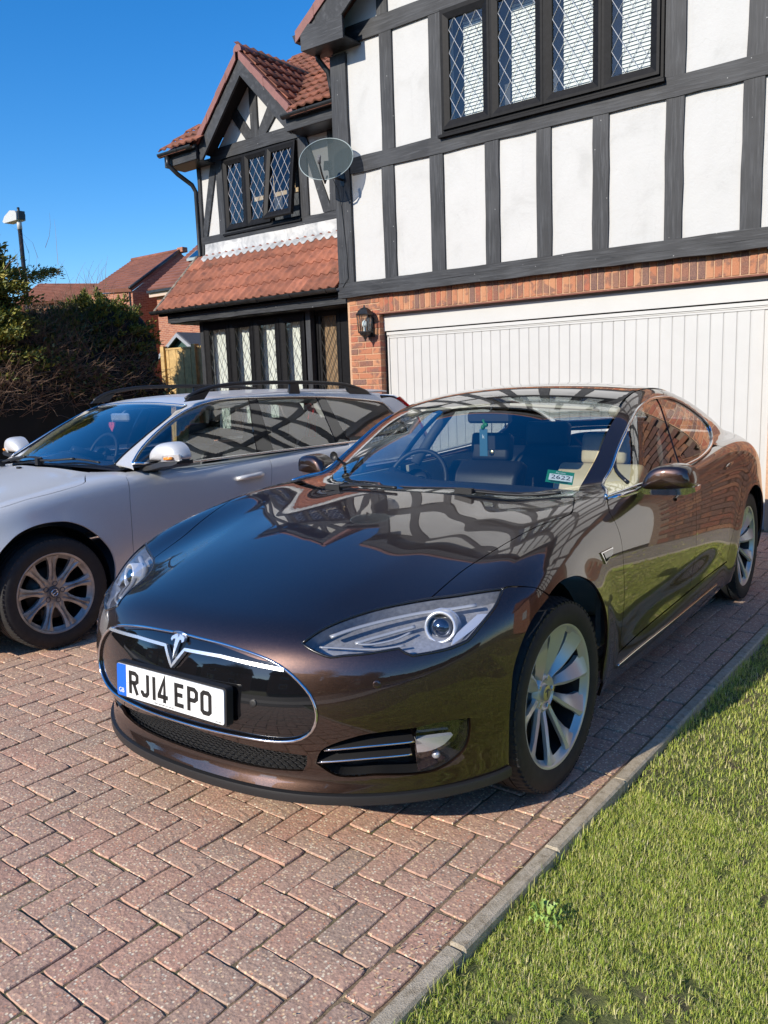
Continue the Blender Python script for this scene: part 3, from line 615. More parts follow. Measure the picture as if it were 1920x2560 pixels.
    # hex mesh inside the lower opening and behind the foot of the nose panel
    def hexmesh(x0,x1,zf,zt,depth,name,cell=.026):
        m=MB(); 
        nx=int((x1-x0)/cell)+2
        for row in range(-1,9):
            for k in range(nx):
                cx=x0+(k+.5*(row%2))*cell; t=cx
                zc=zf(cx)+.0165*row*.72+.008
                if zc>zt(cx)-.002 or zc<zf(cx)-.004 or cx>x1: continue
                y=yn(cx,zc)+depth; s_=cell/2; h=.0075
                pts=[(cx-s_,y,zc-h*.4),(cx-s_*.0,y,zc-h),(cx+s_,y,zc-h*.4)]
                m.tube(pts,.0016,4,cap=False); m.tube([(cx-s_,y,zc-h*.4),(cx-s_,y,zc+h*.75)],.0016,4,cap=False)
        return m.build(name,M_plastic,R)
    gf=lambda x:.281+.0*abs(x); gt=lambda x:float(np.interp(abs(x),[0,.1,.229,.349,.474],[.392,.385,.371,.36,.352]))
    hexmesh(-.465,.465,gf,gt,.035,'grille_mesh')
    m=MB(); 
    for s in (-1,1):
        xs=np.linspace(0,.49,14); 
        V=[(s*x,yn(s*x,.36)+.085,.24) for x in xs]+[(s*x,yn(s*x,.36)+.085,.42) for x in xs]; m.add(V,[(i,i+1,15+i-1+0,14+i) if False else (i,i+1,14+i+1,14+i) for i in range(13)])
    m.build('grille_backing',M_dark,R)
    # splitter
    def spl():
        m=MB(); E=cat(low_edge,.03); E=np.concatenate([(E[1:]*[-1,1,1])[::-1],E]); P,Nn=onsurf(B,CYL,E,0,low); V=[];F=[]
        for p,nn in zip(P,Nn):
            nn=np.array([nn[0],nn[1],0]); nn/=np.linalg.norm(nn); dz=.034
            V+=[p+nn*-.004+[0,0,-.001],p+nn*.010+[0,0,-.004],p+nn*.012+[0,0,-.012],p+nn*.010+[0,0,-dz],p+nn*-.03+[0,0,-dz-.012],p-nn*.16+[0,0,-dz-.01]]
        n=len(P); F=[(i*6+k,(i+1)*6+k,(i+1)*6+k+1,i*6+k+1) for i in range(n-1) for k in range(5)]
        m.add(V,F,True); return m.build('front_splitter',M_plastic,R,sharp=35)
    spl()
    # fenders, doors, sides
    fend=np.concatenate([cat(H2,.02)[:-1],cat([(.775,.545,.985),(.835,.60,.985),(.872,.655,.972)],.02)[:-1],cat([(.872,.655,.972),(.889,.62,.955),(.905,.585,.935),(.917,.572,.915),(.94,.583,.876),(.958,.60,.823),(.967,.605,.77),(.966,.605,.658),(.962,.61,.502),(.951,.615,.403),(.949,.60,.335),(.95,.57,.27)],.02)[:-1],
        cat([(.95,.57,.27),(.955,.40,.262)],.02)[:-1],cat(archT[::-1],.02)[:-1],cat(BF[::-1],.02)[:-1],cat([(.884,-.310,.810),(.832,-.353,.805),(.751,-.399,.791),(.686,-.432,.783)],.02)[:-1]])
    OB2=Chart((-1,.12,-.8))
    D=patch(B,OB2,fend,.022,f=low)
    for mr in (False,True):
        d=D if not mr else (D[0]*[-1,1,1],D[1]*[-1,1,1],D[2][:,::-1],D[3][:,::-1]); pmesh('front_wing',d,M_brown,R)
    # lower door lines
    def dline(y,zs,x=.96): return [(x,y,z) for z in zs]
    fdL=[(.949,.60,.335),(.951,.615,.403),(.962,.61,.502),(.966,.605,.658),(.967,.605,.77),(.958,.60,.823),(.94,.583,.876),(.917,.572,.915),(.905,.585,.935),(.889,.62,.955),(.872,.665,.970)]
    belt=[(.872,.665,.970),(.895,.90,.977),(.893,1.3,.983),(.890,1.731,.987)]
    belt2=[(.890,1.731,.987),(.882,1.93,.988),(.866,2.171,.993),(.83,2.493,1.013),(.80,2.68,1.035)]
    mid=[(.890,1.731,.987),(.935,1.725,.93),(.96,1.70,.84),(.975,1.668,.714),(.974,1.663,.543),(.953,1.688,.421),(.948,1.69,.352)]
    sill1=[(.948,1.69,.352),(.945,1.2,.346),(.949,.60,.335)]
    fdoor=np.concatenate([cat(fdL,.02)[:-1],cat(belt,.03)[:-1],cat(mid,.02)[:-1],cat(sill1,.03)[:-1]])
    rdR=[(.80,2.68,1.035),(.86,2.76,1.0),(.92,2.81,.955),(.948,2.829,.914),(.965,2.78,.84),(.980,2.687,.774),(.985,2.63,.70),(.985,2.56,.621),(.98,2.467,.519),(.972,2.42,.43),(.96,2.405,.36)]
    sill2=[(.96,2.405,.36),(.955,2.0,.356),(.948,1.69,.352)]
    rdoor=np.concatenate([cat(belt2,.02)[:-1],cat(rdR,.02)[:-1],cat(sill2,.03)[:-1],cat(mid[::-1],.02)[:-1]])
    HANDS=[((.952,1.43,.872)),((.94,2.49,.912))]
    for nm,ol in (('front_door',fdoor),('rear_door',rdoor)):
        D=patch(B,SIDE,ol,.025,f=low)
        for mr in (0,1):
            d=D if not mr else (D[0]*[-1,1,1],D[1]*[-1,1,1],D[2][:,::-1],D[3][:,::-1]); o=pmesh(nm,d,M_brown,R)
            m=MB(); y0,z0=(1.46,.873) if nm=='front_door' else (2.50,.915); hh=.013
            P,Nn=onsurf(B,SIDE,np.array([(.95,y0+t*.19-.095,z0+.018*t) for t in np.linspace(0,1,9)]),.004,low); 
            if mr: P=P*[-1,1,1]; Nn=Nn*[-1,1,1]
            V=[]; 
            for i,(p,nn) in enumerate(zip(P,Nn)):
                w=.014*math.sin(PI*(i+.6)/9.2)**.35; V+=[p+[0,0,w]-nn*.004,p+[0,0,w*.8]+nn*.006,p-[0,0,w*.8]+nn*.006,p-[0,0,w]-nn*.004]
            m.add(V,[(i*4+k,i*4+k+1,i*4+k+5,i*4+k+4) for i in range(8) for k in range(3)]+[(0,1,2,3),(35,34,33,32)],True); m.build('door_handle',M_brown,o,sharp=30)
    # rear quarter
    ra=[(.975,2.585,.30),(.978,2.583,.42),(.983,2.62,.52),(.986,2.68,.62),(.987,2.78,.70),(.985,2.90,.735),(.985,3.0,.738),(.985,3.14,.70),(.983,3.26,.62),(.982,3.33,.50),(.98,3.35,.38),(.97,3.34,.28)]
    quart=np.concatenate([cat([(.80,2.68,1.035),(.765,2.80,1.07),(.738,2.886,1.101),(.705,2.905,1.15),(.700,2.865,1.175),(.688,2.660,1.239),(.671,2.440,1.298),(.66,2.23,1.335),(.60,2.23,1.37)],.03,False,(8,))[:-1],
        cat([(.60,2.23,1.37),(.575,2.6,1.335),(.55,3.0,1.25),(.56,3.4,1.13),(.60,3.62,1.05),(.62,3.80,1.03)],.04)[:-1],
        cat([(.62,3.80,1.03),(.70,3.86,.98),(.80,3.82,.93),(.82,3.80,.80),(.86,3.70,.62),(.93,3.55,.45),(.95,3.45,.28),(.97,3.34,.28)],.04)[:-1],cat(ra[::-1],.03)[:-1],
        cat([(.975,2.585,.30),(.965,2.42,.30),(.96,2.405,.36)],.03)[:-1],cat(rdR[::-1],.02)[:-1]])
    D=patch(B,Chart((-1,.0,-.6)),quart,.035)
    for mr in (0,1): pmesh('rear_quarter_panel',D if not mr else (D[0]*[-1,1,1],D[1]*[-1,1,1],D[2][:,::-1],D[3][:,::-1]),M_brown,R)
    # sills
    sil=[(.955,.40,.262),(.95,.57,.268),(.949,.60,.330),(.945,1.2,.341),(.948,1.69,.347),(.955,2.0,.351),(.96,2.405,.355),(.965,2.42,.30),(.975,2.585,.30),(.97,2.60,.20),(.93,2.2,.172),(.93,1.24,.175),(.93,.727,.195),(.95,.40,.21)]
    D=patch(B,SIDE0,cat(sil,.03,True,range(14)),.03,f=low,gap=.001)
    for mr in (0,1): pmesh('sill_panel',D if not mr else (D[0]*[-1,1,1],D[1]*[-1,1,1],D[2][:,::-1],D[3][:,::-1]),M_brown,R)
    for s in (1,-1):
        m=MB(); P,_=onsurf(B,SIDE0,cat([(.94,.612,.272),(.94,1.4,.262),(.948,2.26,.253)],.05),.002,low); m.tube([tuple(p*[s,1,1]) for p in P],.0035,6); m.build('sill_trim',M_chrome,R)
    # pillar + roof rail (painted), roof glass, windscreen
    WSB=[(0,.425,.99),(.168,.431,.99),(.480,.505,.98),(.66,.56,.98),(.748,.60,.984)]; WSR=[(.748,.60,.984),(.736,.68,.99),(.710,.799,1.017),(.699,.988,1.108),(.672,1.185,1.206),(.661,1.351,1.279),(.645,1.46,1.32)]; WST=[(.645,1.46,1.32),(.448,1.405,1.36),(.204,1.365,1.38),(0,1.35,1.385)]
    w_=np.concatenate([cat(WSB,.03)[:-1],cat(WSR,.03)[:-1],cat(WST,.03)]); ws=np.concatenate([w_,(w_[1:-1]*[-1,1,1])[::-1]])
    pmesh('windscreen',patch(B,TOPC,ws,.035,flange=0,gap=.002),M_wind,R)
    band=np.concatenate([cat(WSB,.03),cat([(.748,.60,.984),(.66,.60,1.0),(.47,.545,1.0),(.168,.475,1.01),(0,.468,1.01)],.03,False,(0,))]); bb=np.concatenate([band,(band[1:-1]*[-1,1,1])[::-1]])
    bo=WSB[::-1]; bi=[(0,.470,1.01),(.168,.477,1.01),(.47,.55,1.0),(.64,.605,1.0),(.70,.68,1.01)]
    bb=np.concatenate([cat(bi,.03),cat(WSR[1::-1],.03)[:-1],cat(WSB[::-1],.03)]); bb=np.concatenate([bb[:-1],(bb[::-1]*[-1,1,1])[:-1]])
    pmesh('windscreen_band',patch(B,TOPC,bb,.03,flange=0,gap=0,off=-.004),M_trim,R)
    ROS=[(.645,1.46,1.32),(.632,1.613,1.36),(.612,1.85,1.385),(.60,2.23,1.37),(.575,2.6,1.335)]; ROR=[(.575,2.6,1.335),(.35,2.66,1.37),(0,2.68,1.38)]
    r_=np.concatenate([cat(WST[::-1],.03)[:-1],cat(ROS,.04)[:-1],cat(ROR,.04)]); rf=np.concatenate([r_,(r_[1:-1]*[-1,1,1])[::-1]])
    pmesh('glass_roof',patch(B,TOPC,rf,.04),M_roofg,R)
    RG=[(0,2.70,1.38),(.35,2.68,1.37),(.572,2.62,1.335),(.55,3.0,1.25),(.56,3.4,1.13),(.50,3.50,1.12),(.3,3.56,1.12),(0,3.58,1.12)]
    g_=cat(RG,.04,False,(2,4)); rg=np.concatenate([g_,(g_[1:-1]*[-1,1,1])[::-1]]); pmesh('rear_windscreen',patch(B,TOPC,rg,.05),M_sideg,R)
    TG=[(0,3.59,1.1),(.3,3.57,1.1),(.50,3.51,1.1),(.56,3.42,1.13),(.60,3.62,1.05),(.62,3.80,1.03),(.45,3.93,1.03),(0,3.97,1.03)]
    g_=cat(TG,.04,False,(3,5)); tg=np.concatenate([g_,(g_[1:-1]*[-1,1,1])[::-1]]); pmesh('boot_lid',patch(B,TOPC,tg,.05),M_brown,R)
    RB=[(0,4.0,1.02),(.3,3.97,1.02),(.55,3.90,1.01),(.70,3.86,.97),(.80,3.82,.92),(.84,3.75,.75),(.88,3.66,.60),(.93,3.52,.45),(.95,3.43,.28),(.93,3.5,.22),(.7,3.9,.20),(0,3.98,.20)]
    g_=cat(RB,.04,False,(4,8,9)); tb=np.concatenate([g_,(g_[1:-1]*[-1,1,1])[::-1]]); pmesh('rear_bumper',patch(B,CYLR,tb,.05,f=low),M_brown,R)
    for s in (1,-1):
        TLp=[(.45,3.97,.86),(.60,3.93,.88),(.78,3.80,.90),(.80,3.80,.82),(.70,3.88,.80),(.45,3.96,.81)]; tl=cat(TLp,.03,True,range(6)); D=patch(B,CYLR,tl,.03,f=low,off=.006,mirror=s<0); pmesh('tail_lamp',D,M_red,R)
    # greenhouse side frame
    DL=[(.866,.660,.975),(.83,.76,.995),(.785,.935,1.048),(.762,1.092,1.131),(.746,1.211,1.189),(.728,1.363,1.257),(.711,1.521,1.302),(.688,1.749,1.332),(.672,1.963,1.342),(.663,2.226,1.335),(.671,2.440,1.298),(.688,2.660,1.239),(.700,2.83,1.177),(.722,2.90,1.12),(.755,2.84,1.075),(.79,2.72,1.045),(.825,2.493,1.017),(.861,2.171,.998),(.876,1.930,.993),(.883,1.731,.993),(.893,1.2,.988),(.892,.90,.984)]
    dlo=cat(DL,.02,True,(0,))
    pil=np.concatenate([cat([(.872,.655,.970)]+[(.835,.60,.985),(.775,.545,.985),(.752,.575,.984)],.02,False,(2,))[:-1],cat([(.752,.575,.984)]+WSR[1:],.02)[:-1],cat(ROS[:4],.03)[:-1],cat([(.60,2.23,1.37),(.663,2.226,1.335)],.03)[:-1],cat(DL[:10][::-1],.02)[:-1]])
    D=patch(B,Chart((-1,.35,-.9)),pil,.025)
    for mr in (0,1): pmesh('roof_pillar',D if not mr else (D[0]*[-1,1,1],D[1]*[-1,1,1],D[2][:,::-1],D[3][:,::-1]),M_brown,R)
    bp1=[(.673,1.985,1.345),(.70,1.955,1.30),(.749,1.875,1.227),(.80,1.80,1.146),(.839,1.75,1.074),(.885,1.70,.993)]; bp2=[(p[0],p[1]+.05,p[2]) for p in bp1]
    B_=Chart((-1,0,-.45))
    i1=int(np.argmin(np.linalg.norm(dlo-np.array(bp1[0]),axis=1))); i2=int(np.argmin(np.linalg.norm(dlo-np.array([.883,1.70,.993]),axis=1)))
    i3=int(np.argmin(np.linalg.norm(dlo-np.array(bp2[0]),axis=1))); i4=int(np.argmin(np.linalg.norm(dlo-np.array([.883,1.76,.993]),axis=1)))
    gf_=np.concatenate([dlo[:i1+1],cat(bp1[1:-1],.03),dlo[i2:]]); gr_=np.concatenate([dlo[i3:i4+1],cat(bp2[1:-1][::-1],.03)])
    gb_=np.concatenate([dlo[i1:i3+1],cat(bp2[1:-1],.03),dlo[i4:i2+1],cat(bp1[1:-1][::-1],.03)])
    for nm,ol,mt,of,g in (('front_side_window',gf_,M_sideg,-.004,.004),('rear_side_window',gr_,M_sideg,-.004,.004),('door_pillar',gb_,M_gloss,0,0)):
        D=patch(B,B_,ol,.035,flange=0 if mt is M_sideg else .01,off=of,gap=g)
        for mr in (0,1): pmesh(nm,D if not mr else (D[0]*[-1,1,1],D[1]*[-1,1,1],D[2][:,::-1],D[3][:,::-1]),mt,R)
    for s in (1,-1):
        m=MB(); P,Nn=onsurf(B,B_,dlo[::2],.003); L=[tuple(p*[s,1,1]) for p in P]; m.tube(L+L[:1],.0075,8); m.build('window_chrome',M_chrome,R)
        m=MB(); surftube(m,B,SIDE,[(.868,.675,.966),(.888,.80,.968),(.892,.93,.968),(.893,1.05,.968)],.0125,.003,8,mirror=s<0,f=low) if False else m.tube([(s*.868,.672,.966),(s*.892,.80,.967),(s*.900,.93,.967),(s*.905,1.05,.967)],[.007,.012,.013,.012],8); m.build('belt_chrome',M_chrome,R)
        m=MB(); P,_=onsurf(B,B_,cat([(.84,.93,.99),(.80,.965,1.05),(.772,1.04,1.105)],.03),.0); m.tube([tuple(p*[s,1,1]) for p in P],.009,6); m.build('quarter_divider',M_trim,R)
        # repeater badge on wing
        rp=cat([(.956,.352,.806),(.956,.489,.803),(.959,.476,.780),(.964,.392,.755)],.02,True,(0,1,2,3)); D=patch(B,SIDE0,rp,.02,f=low,off=.005,gap=0,mirror=s<0,flange=.01); pmesh('wing_badge',D,M_chrome,R)
        rp=cat([(.956,.372,.800),(.956,.478,.798),(.959,.466,.782),(.964,.400,.764)],.02,True,(0,1,2,3)); D=patch(B,SIDE0,rp,.02,f=low,off=.008,gap=0,mirror=s<0,flange=.003); pmesh('wing_badge_inlay',D,M_gloss,R)
    # lamps
    for s in (1,-1):
        mr=s<0; Lr=empty('headlight',parent=R)
        pmesh('lens',patch(B,LAMPC,lamp,.03,f=low,flange=.004,gap=.005,mirror=mr,off=-.002),M_lens,Lr)
        pmesh('lamp_housing',patch(B,LAMPC,lamp,.025,f=low,flange=-.05,gap=.006,mirror=mr,off=-.055),M_lamp_in,Lr)
        m=MB(); surftube(m,B,LAMPC,LO,.0045,-.001,6,mirror=mr,closed=True,sharp=(0,9,13,16,18)); m.build('lamp_seal',M_trim,Lr)
        X=lambda p:(p[0]*s,p[1],p[2])
        up=[(.505,-.735,.722),(.54,-.67,.735),(.585,-.60,.745),(.64,-.535,.755),(.70,-.48,.765),(.77,-.44,.775),(.835,-.40,.785)]
        m=MB(); P,_=onsurf(B,LAMPC,cat(up,.03),-.018,low); m.tube([tuple(p*[s,1,1]) for p in P],.011,8,flat=.45); m.build('daylight_strip',M_lampg,Lr)
        c0,n0=onsurf(B,LAMPC,np.array([(.768,-.515,.742)]),-.030,low); c0=c0[0]; dirv=np.array([.30,-.9,.25]); dirv/=np.linalg.norm(dirv)
        Mx=Matrix.Translation(X(c0))@Vector((dirv[0]*s,dirv[1],dirv[2])).to_track_quat('Z','Y').to_matrix().to_4x4()
        for nm,prof,mt in (('projector_ring',[(-.03,.036),(.004,.041),(.010,.046),(.006,.051),(-.03,.056),(-.035,.06)],M_lampw),('projector_shroud',[(-.02,.036),(-.055,.028),(-.06,0)],M_dark)):
            m=MB(); m.lathe(prof,'z',32); o=m.build(nm,mt,Lr); o.matrix_parent_inverse=Matrix(); o.matrix_basis=Mx
        m=MB(); m.sphere((0,0,-.012),.036,24,12,1,1,.75); o=m.build('projector_lens',M_gloss if False else M_lens2,Lr); o.matrix_basis=Mx
        # inner light blade
        for q,(pts,w) in enumerate((([(.575,-.70,.705),(.61,-.655,.72),(.655,-.60,.735),(.70,-.555,.75)],.010),([(.575,-.70,.705),(.62,-.68,.706),(.67,-.63,.718),(.70,-.58,.735)],.006),([(.49,-.775,.70),(.56,-.735,.695),(.64,-.69,.694),(.71,-.625,.70)],.005))):
            m=MB(); P,_=onsurf(B,LAMPC,cat(pts,.02),-.028,low); m.tube([tuple(p*[s,1,1]) for p in P],w,6,flat=.5); m.build('light_guide',M_lampg,Lr)
        ri=cat([(.60,-.705,.69),(.66,-.645,.70),(.72,-.60,.705),(.74,-.63,.685),(.70,-.665,.688),(.64,-.715,.685)],.02,True,(0,2,3)); 
        pmesh('corner_reflector',patch(B,LAMPC,cat([(.835,-.545,.685),(.868,-.46,.72),(.880,-.40,.755),(.85,-.42,.755),(.82,-.50,.70)],.02,True,(0,2,3)),.02,f=low,off=-.02,gap=0,mirror=mr),M_lampw,Lr)
        # low vents and fog lamp
        V0=empty('bumper_vent',parent=R)
        vb=patch(B,CYL,vent,.03,f=low,off=-.07,gap=.002,flange=-.062,mirror=mr); pmesh('vent_recess',vb,M_plastic,V0)
        for pts in ([(.531,-.821,.375),(.651,-.754,.390),(.760,-.665,.394)],[(.493,-.815,.323),(.635,-.745,.342),(.748,-.662,.347)]):
            m=MB(); P,Nn=onsurf(B,CYL,cat(pts,.03),-.004,low); V=[];n=len(P)
            for p,nn in zip(P,Nn): V+=[p+[0,0,.004],p-nn*.0+[0,0,-.003],p-nn*.055+[0,0,-.006],p-nn*.055+[0,0,.006]]
            V=[v*[s,1,1] for v in V]; m.add(V,[(i*4+k,i*4+(k+1)%4,(i+1)*4+(k+1)%4,(i+1)*4+k) for i in range(n-1) for k in range(4)]+[(0,1,2,3),(n*4-1,n*4-2,n*4-3,n*4-4)]); m.build('vent_vane',M_plastic,V0,sharp=30)
            m=MB(); m.tube([tuple(p*[s,1,1]) for p in P],.0038,6); m.build('vane_chrome',M_chrome,V0)
        fo=cat([(.768,-.663,.443),(.812,-.611,.449),(.868,-.523,.441),(.866,-.518,.391),(.851,-.523,.338),(.824,-.545,.304),(.788,-.580,.281),(.745,-.628,.277),(.757,-.66,.36)],.02,True,(0,2,7))
        pmesh('fog_lamp_lens',patch(B,CYL,fo,.03,f=low,off=-.008,gap=.002,flange=.0,mirror=mr),M_lens,V0)
        pmesh('fog_lamp_panel',patch(B,CYL,fo,.03,f=low,off=-.035,gap=.003,flange=-.025,mirror=mr),M_gloss,V0)
        ff_=cat([(.762,-.660,.395),(.82,-.59,.393),(.838,-.56,.390),(.82,-.58,.362),(.79,-.615,.345),(.758,-.645,.344)],.02,True,(0,2,5)); pmesh('fog_lamp_reflector',patch(B,CYL,ff_,.02,f=low,off=-.012,gap=0,flange=.015,mirror=mr),M_lampw,V0)
        c0,n0=onsurf(B,CYL,np.array([(.80,-.59,.312)]),-.03,low); m=MB(); m.sphere(X(c0[0]),.014,12,8); m.build('fog_bulb',M_lampw,V0)
    # parking sensors
    for x,z,c in ((.722,.588,CYL),(-.722,.588,CYL),(.33,.505,FRONT),(-.33,.505,FRONT)):
        P,Nn=onsurf(B,c,np.array([(x,-.8,z)]),.0006 if c is CYL else -.004,low); Mx=Matrix.Translation(P[0])@Vector(Nn[0]).to_track_quat('Z','Y').to_matrix().to_4x4(); m=MB(); m.lathe([(.0,.0),(.001,.0105),(0,.0125),(-.004,.0125)],'z',20); o=m.build('parking_sensor',M_brown if c is CYL else M_plastic,R); o.matrix_basis=Mx
    # number plate
    make_plate(R,yn)
    # mirrors
    for s in (1,-1):
        Mr=empty('door_mirror',parent=R)
        Vc=[];rings=[]
        # cap outline in x/z, lofted in y
        prof=[(.925,1.010),(.945,1.058),(.975,1.095),(1.02,1.116),(1.08,1.122),(1.135,1.116),(1.168,1.100),(1.182,1.068),(1.186,1.035),(1.178,1.016),(1.06,1.004),(.96,1.002)]
        pr=cat([(x,0,z) for x,z in prof],.02,True,(0,9,11)); c_=np.array([1.06,0,1.06])
        ys=[(.735,1.0,0),(.70,1.0,0),(.665,.985,.0),(.640,.945,.002),(.622,.87,.004),(.612,.74,.008),(.607,.45,.012),(.605,.02,.014)]
        m=MB(); n=len(pr); V=[]
        for y,k,dx in ys:
            for p in pr: q=c_+(p-c_)*[k,1,k]; V.append((s*(.90+(q[0]-dx*1.2-.925)*.87),y+.35+.06*(q[0]-.93),.968+(max(q[2],1.004)-1.004)*.95))
        F=[(i*n+j,i*n+(j+1)%n,(i+1)*n+(j+1)%n,(i+1)*n+j) for i in range(len(ys)-1) for j in range(n)]+[tuple((len(ys)-1)*n+j for j in range(n))]
        m.add(V,F,True); m.build('mirror_cap',M_brown,Mr,sharp=50)
        m=MB(); m.add([(s*(.90+(c_[0]+(p[0]-c_[0])*.95-.925)*.87),1.083+.06*(p[0]-.93),.968+(c_[2]+(p[2]-c_[2])*.93-1.004)*.95) for p in pr],[tuple(range(n))]); m.build('mirror_glass',M_chrome,Mr)
        m=MB(); bs=[(.870,.98,.968,.012),(.91,1.03,.962,.014),(.96,1.05,.960,.015),(1.02,1.06,.961,.016),(1.09,1.07,.964,.015),(1.127,1.08,.972,.010)]
        V=[]
        for i,(x,y,z,h) in enumerate(bs): w=.05 if i>1 else .045; V+=[(s*x,y-w*.62,z-h*1.2),(s*x,y-w*.95,z+h*.9),(s*x,y+w,z+h),(s*x,y+w,z-h)]
        m.add(V,[(i*4+k,i*4+(k+1)%4,(i+1)*4+(k+1)%4,(i+1)*4+k) for i in range(5) for k in range(4)]+[(0,1,2,3),(23,22,21,20)],True); m.build('mirror_foot',M_chrome,Mr,sharp=40)
    # wipers
    for (x0,y0,x1,y1) in ((.30,.46,.70,.585),(-.42,.455,-.02,.415)):
        m=MB(); P,_=onsurf(B,TOPC,cat([(x0,y0,1),((x0+x1)/2,(y0+y1)/2+.005,1),(x1,y1,1)],.04),.014); m.tube([tuple(p) for p in P],.007,6); q=P[0]; m.box(q[0]-.035,q[0]+.05,q[1]-.015,q[1]+.012,q[2]-.012,q[2]+.012); m.build('wiper',M_plastic,R)
    # underbody and arch liners
    m=MB(); m.box(-.80,.80,-.55,3.7,.17,.24); m.build('underbody',M_dark,R)
    for y in (0,2.96):
        for s in (1,-1):
            m=MB(); m.lathe([(.0,.41),(.32,.41)],'x',28,(.55*s if s>0 else -.87,y,.35),True,-.35,PI+.35); m.lathe([(0,.41),(0,.05)],'x',28,(.55*s,y,.35),True,-.35,PI+.35); o=m.build('arch_liner',M_plastic,R)
    # wheels
    Wp=tesla_wheel(); 
    for i,(x,y,rz) in enumerate(((.83,0,0),(-.83,0,PI),(.845,2.96,0),(-.845,2.96,PI))):
        if i==0: w=Wp; w.parent=R
        else: w=copy_tree(Wp,R)
        w.location=(x,y,.352); w.rotation_euler=(0,0,rz-(.04 if i==0 else (.04 if i==1 else 0))); 
    interior_tesla(R)
    return R
def copy_tree(o,parent=None):
    c=o.copy(); COL.objects.link(c)
    if parent: c.parent=parent
    for ch in list(o.children): copy_tree(ch,c)
    return c
M_lampg=simple('lamp_grey',(.42,.43,.44),.3,.2)
M_lens2=simple('projector_glass',(.10,.11,.13),.02,.9,1.0)
GL={'R':[[(0,0),(0,79),(30,79)],[(30,79),(43,72),(43,50),(30,43),(0,43)],[(26,43),(43,0)]],
 'J':[[(36,79),(36,16),(28,7),(14,7),(7,16),(7,22)]],'1':[[(7,0),(7,79)]],
 '4':[[(34,0),(34,79),(7,24),(7,19),(50,19)]],'E':[[(43,7),(7,7),(7,72),(43,72)],[(7,41),(38,41)]],
 'P':[[(7,0),(7,72),(32,72),(43,64),(43,44),(32,36),(7,36)]],'O':[[(7,14),(7,65),(15,72),(35,72),(43,65),(43,14),(35,7),(15,7),(7,14)]]}
GL['R']=[[(7,0),(7,72),(32,72),(43,65),(43,46),(32,39),(7,39)],[(24,39),(43,0)]]
def stroke(m,pts,w,y,x0,z0,k,th=.0015):
    """mitred flat stroke in the xz plane, extruded in y"""
    P=[Vector((p[0],p[1])) for p in pts]; closed=(P[0]-P[-1]).length<1e-6
    if closed: P=P[:-1]
    n=len(P); A=[];Bv=[]
    for i in range(n):
        a=P[i]-P[i-1] if (i>0 or closed) else P[1]-P[0]; b=P[(i+1)%n]-P[i] if (i<n-1 or closed) else P[-1]-P[-2]
        a.normalize(); b.normalize(); na=Vector((-a.y,a.x)); nb=Vector((-b.y,b.x)); mm=na+nb; mm.normalize(); d=w/2/max(.45,mm.dot(na)); A.append(P[i]+mm*d); Bv.append(P[i]-mm*d)
    V=[(x0+p.x*k,y,z0+p.y*k) for p in A+Bv]+[(x0+p.x*k,y-th,z0+p.y*k) for p in A+Bv]
    F=[]; r=range(n if closed else n-1)
    for i in r:
        j=(i+1)%n; F+=[(2*n+i,2*n+j,3*n+j,3*n+i),(i,j,2*n+j,2*n+i),(n+i,3*n+i,3*n+j,n+j)]
    m.add(V,F)
def textobj(name,txt,size,mat,parent,loc,rot,align='CENTER'):
    c=bpy.data.curves.new(name,'FONT'); c.body=txt; c.size=size; c.align_x=align; c.align_y='CENTER'; c.extrude=.0003; c.resolution_u=2; c.materials.append(mat)
    t=bpy.data.objects.new(name,c); COL.objects.link(t); bpy.context.view_layer.update(); me=bpy.data.meshes.new_from_object(t.evaluated_get(bpy.context.evaluated_depsgraph_get())); bpy.data.objects.remove(t); return link(name,me,parent,loc,rot)
def make_plate(R,yn):
    Pl=empty('number_plate',(0,-.965,.508),0,R); Pl.rotation_euler=(-.07,0,0)
    def rr(x0,x1,z0,z1,r):
        q=[]
        for cx,cz,a in ((x1-r,z1-r,0),(x0+r,z1-r,90),(x0+r,z0+r,180),(x1-r,z0+r,270)):
            for t in (0,30,60,90): q.append((cx+r*math.cos(math.radians(a+t)),cz+r*math.sin(math.radians(a+t))))
        return q
    m=MB(); m.prism(rr(-.26,.26,-.0555,.0555,.008),-.001,.003); m.build('plate_face',M_plate,Pl)
    m=MB(); m.prism(rr(-.267,.267,-.062,.062,.01),.003,.032); m.build('plate_holder',M_plastic,Pl)
    q=[p for p in rr(-.2595,-.216,-.055,.055,.0075)]; q=[(p[0] if p[0]<-.23 else -.212,p[1]) for p in q]
    m=MB(); m.prism([( -.2595+.0075*(1-math.cos(math.radians(a))),.055-.0075*(1-math.sin(math.radians(a)))) for a in (90,60,30,0)]+[(-.2595,-.047),(-.2585,-.051),(-.2555,-.0545),(-.252,-.055),(-.212,-.055),(-.212,.055)],-.0022,-.0005); m.build('blue_band',M_plateb,Pl)
    m=MB()
    x=-.196
    for ch in 'RJ14 EPO':
        if ch==' ': x+=.022; continue
        for st in GL[ch]: stroke(m,st,14,-.0011,x,-.0395,.001)
        x+=(.014 if ch=='1' else .050)+.011
    m.build('plate_characters',M_ink,Pl)
    textobj('band_letters','GB',.023,M_plate,Pl,(-.236,-.0026,-.036),(PI/2,0,0))
    textobj('footer_lettering','TESLA MOTORS LTD  UK HQ',.0075,M_grey_i,Pl,(-.02,-.0014,-.049),(PI/2,0,0))
    textobj('corner_lettering','BS AU 145d',.005,M_ink,Pl,(.235,-.0014,-.050),(PI/2,0,0))
    for x_ in (-.205,.222):
        m=MB(); m.lathe([(-.004,0),(-.0035,.004),(-.001,.0055)],'y',12,(x_,0,-.002)); m.build('screw_cap',M_plate,Pl)
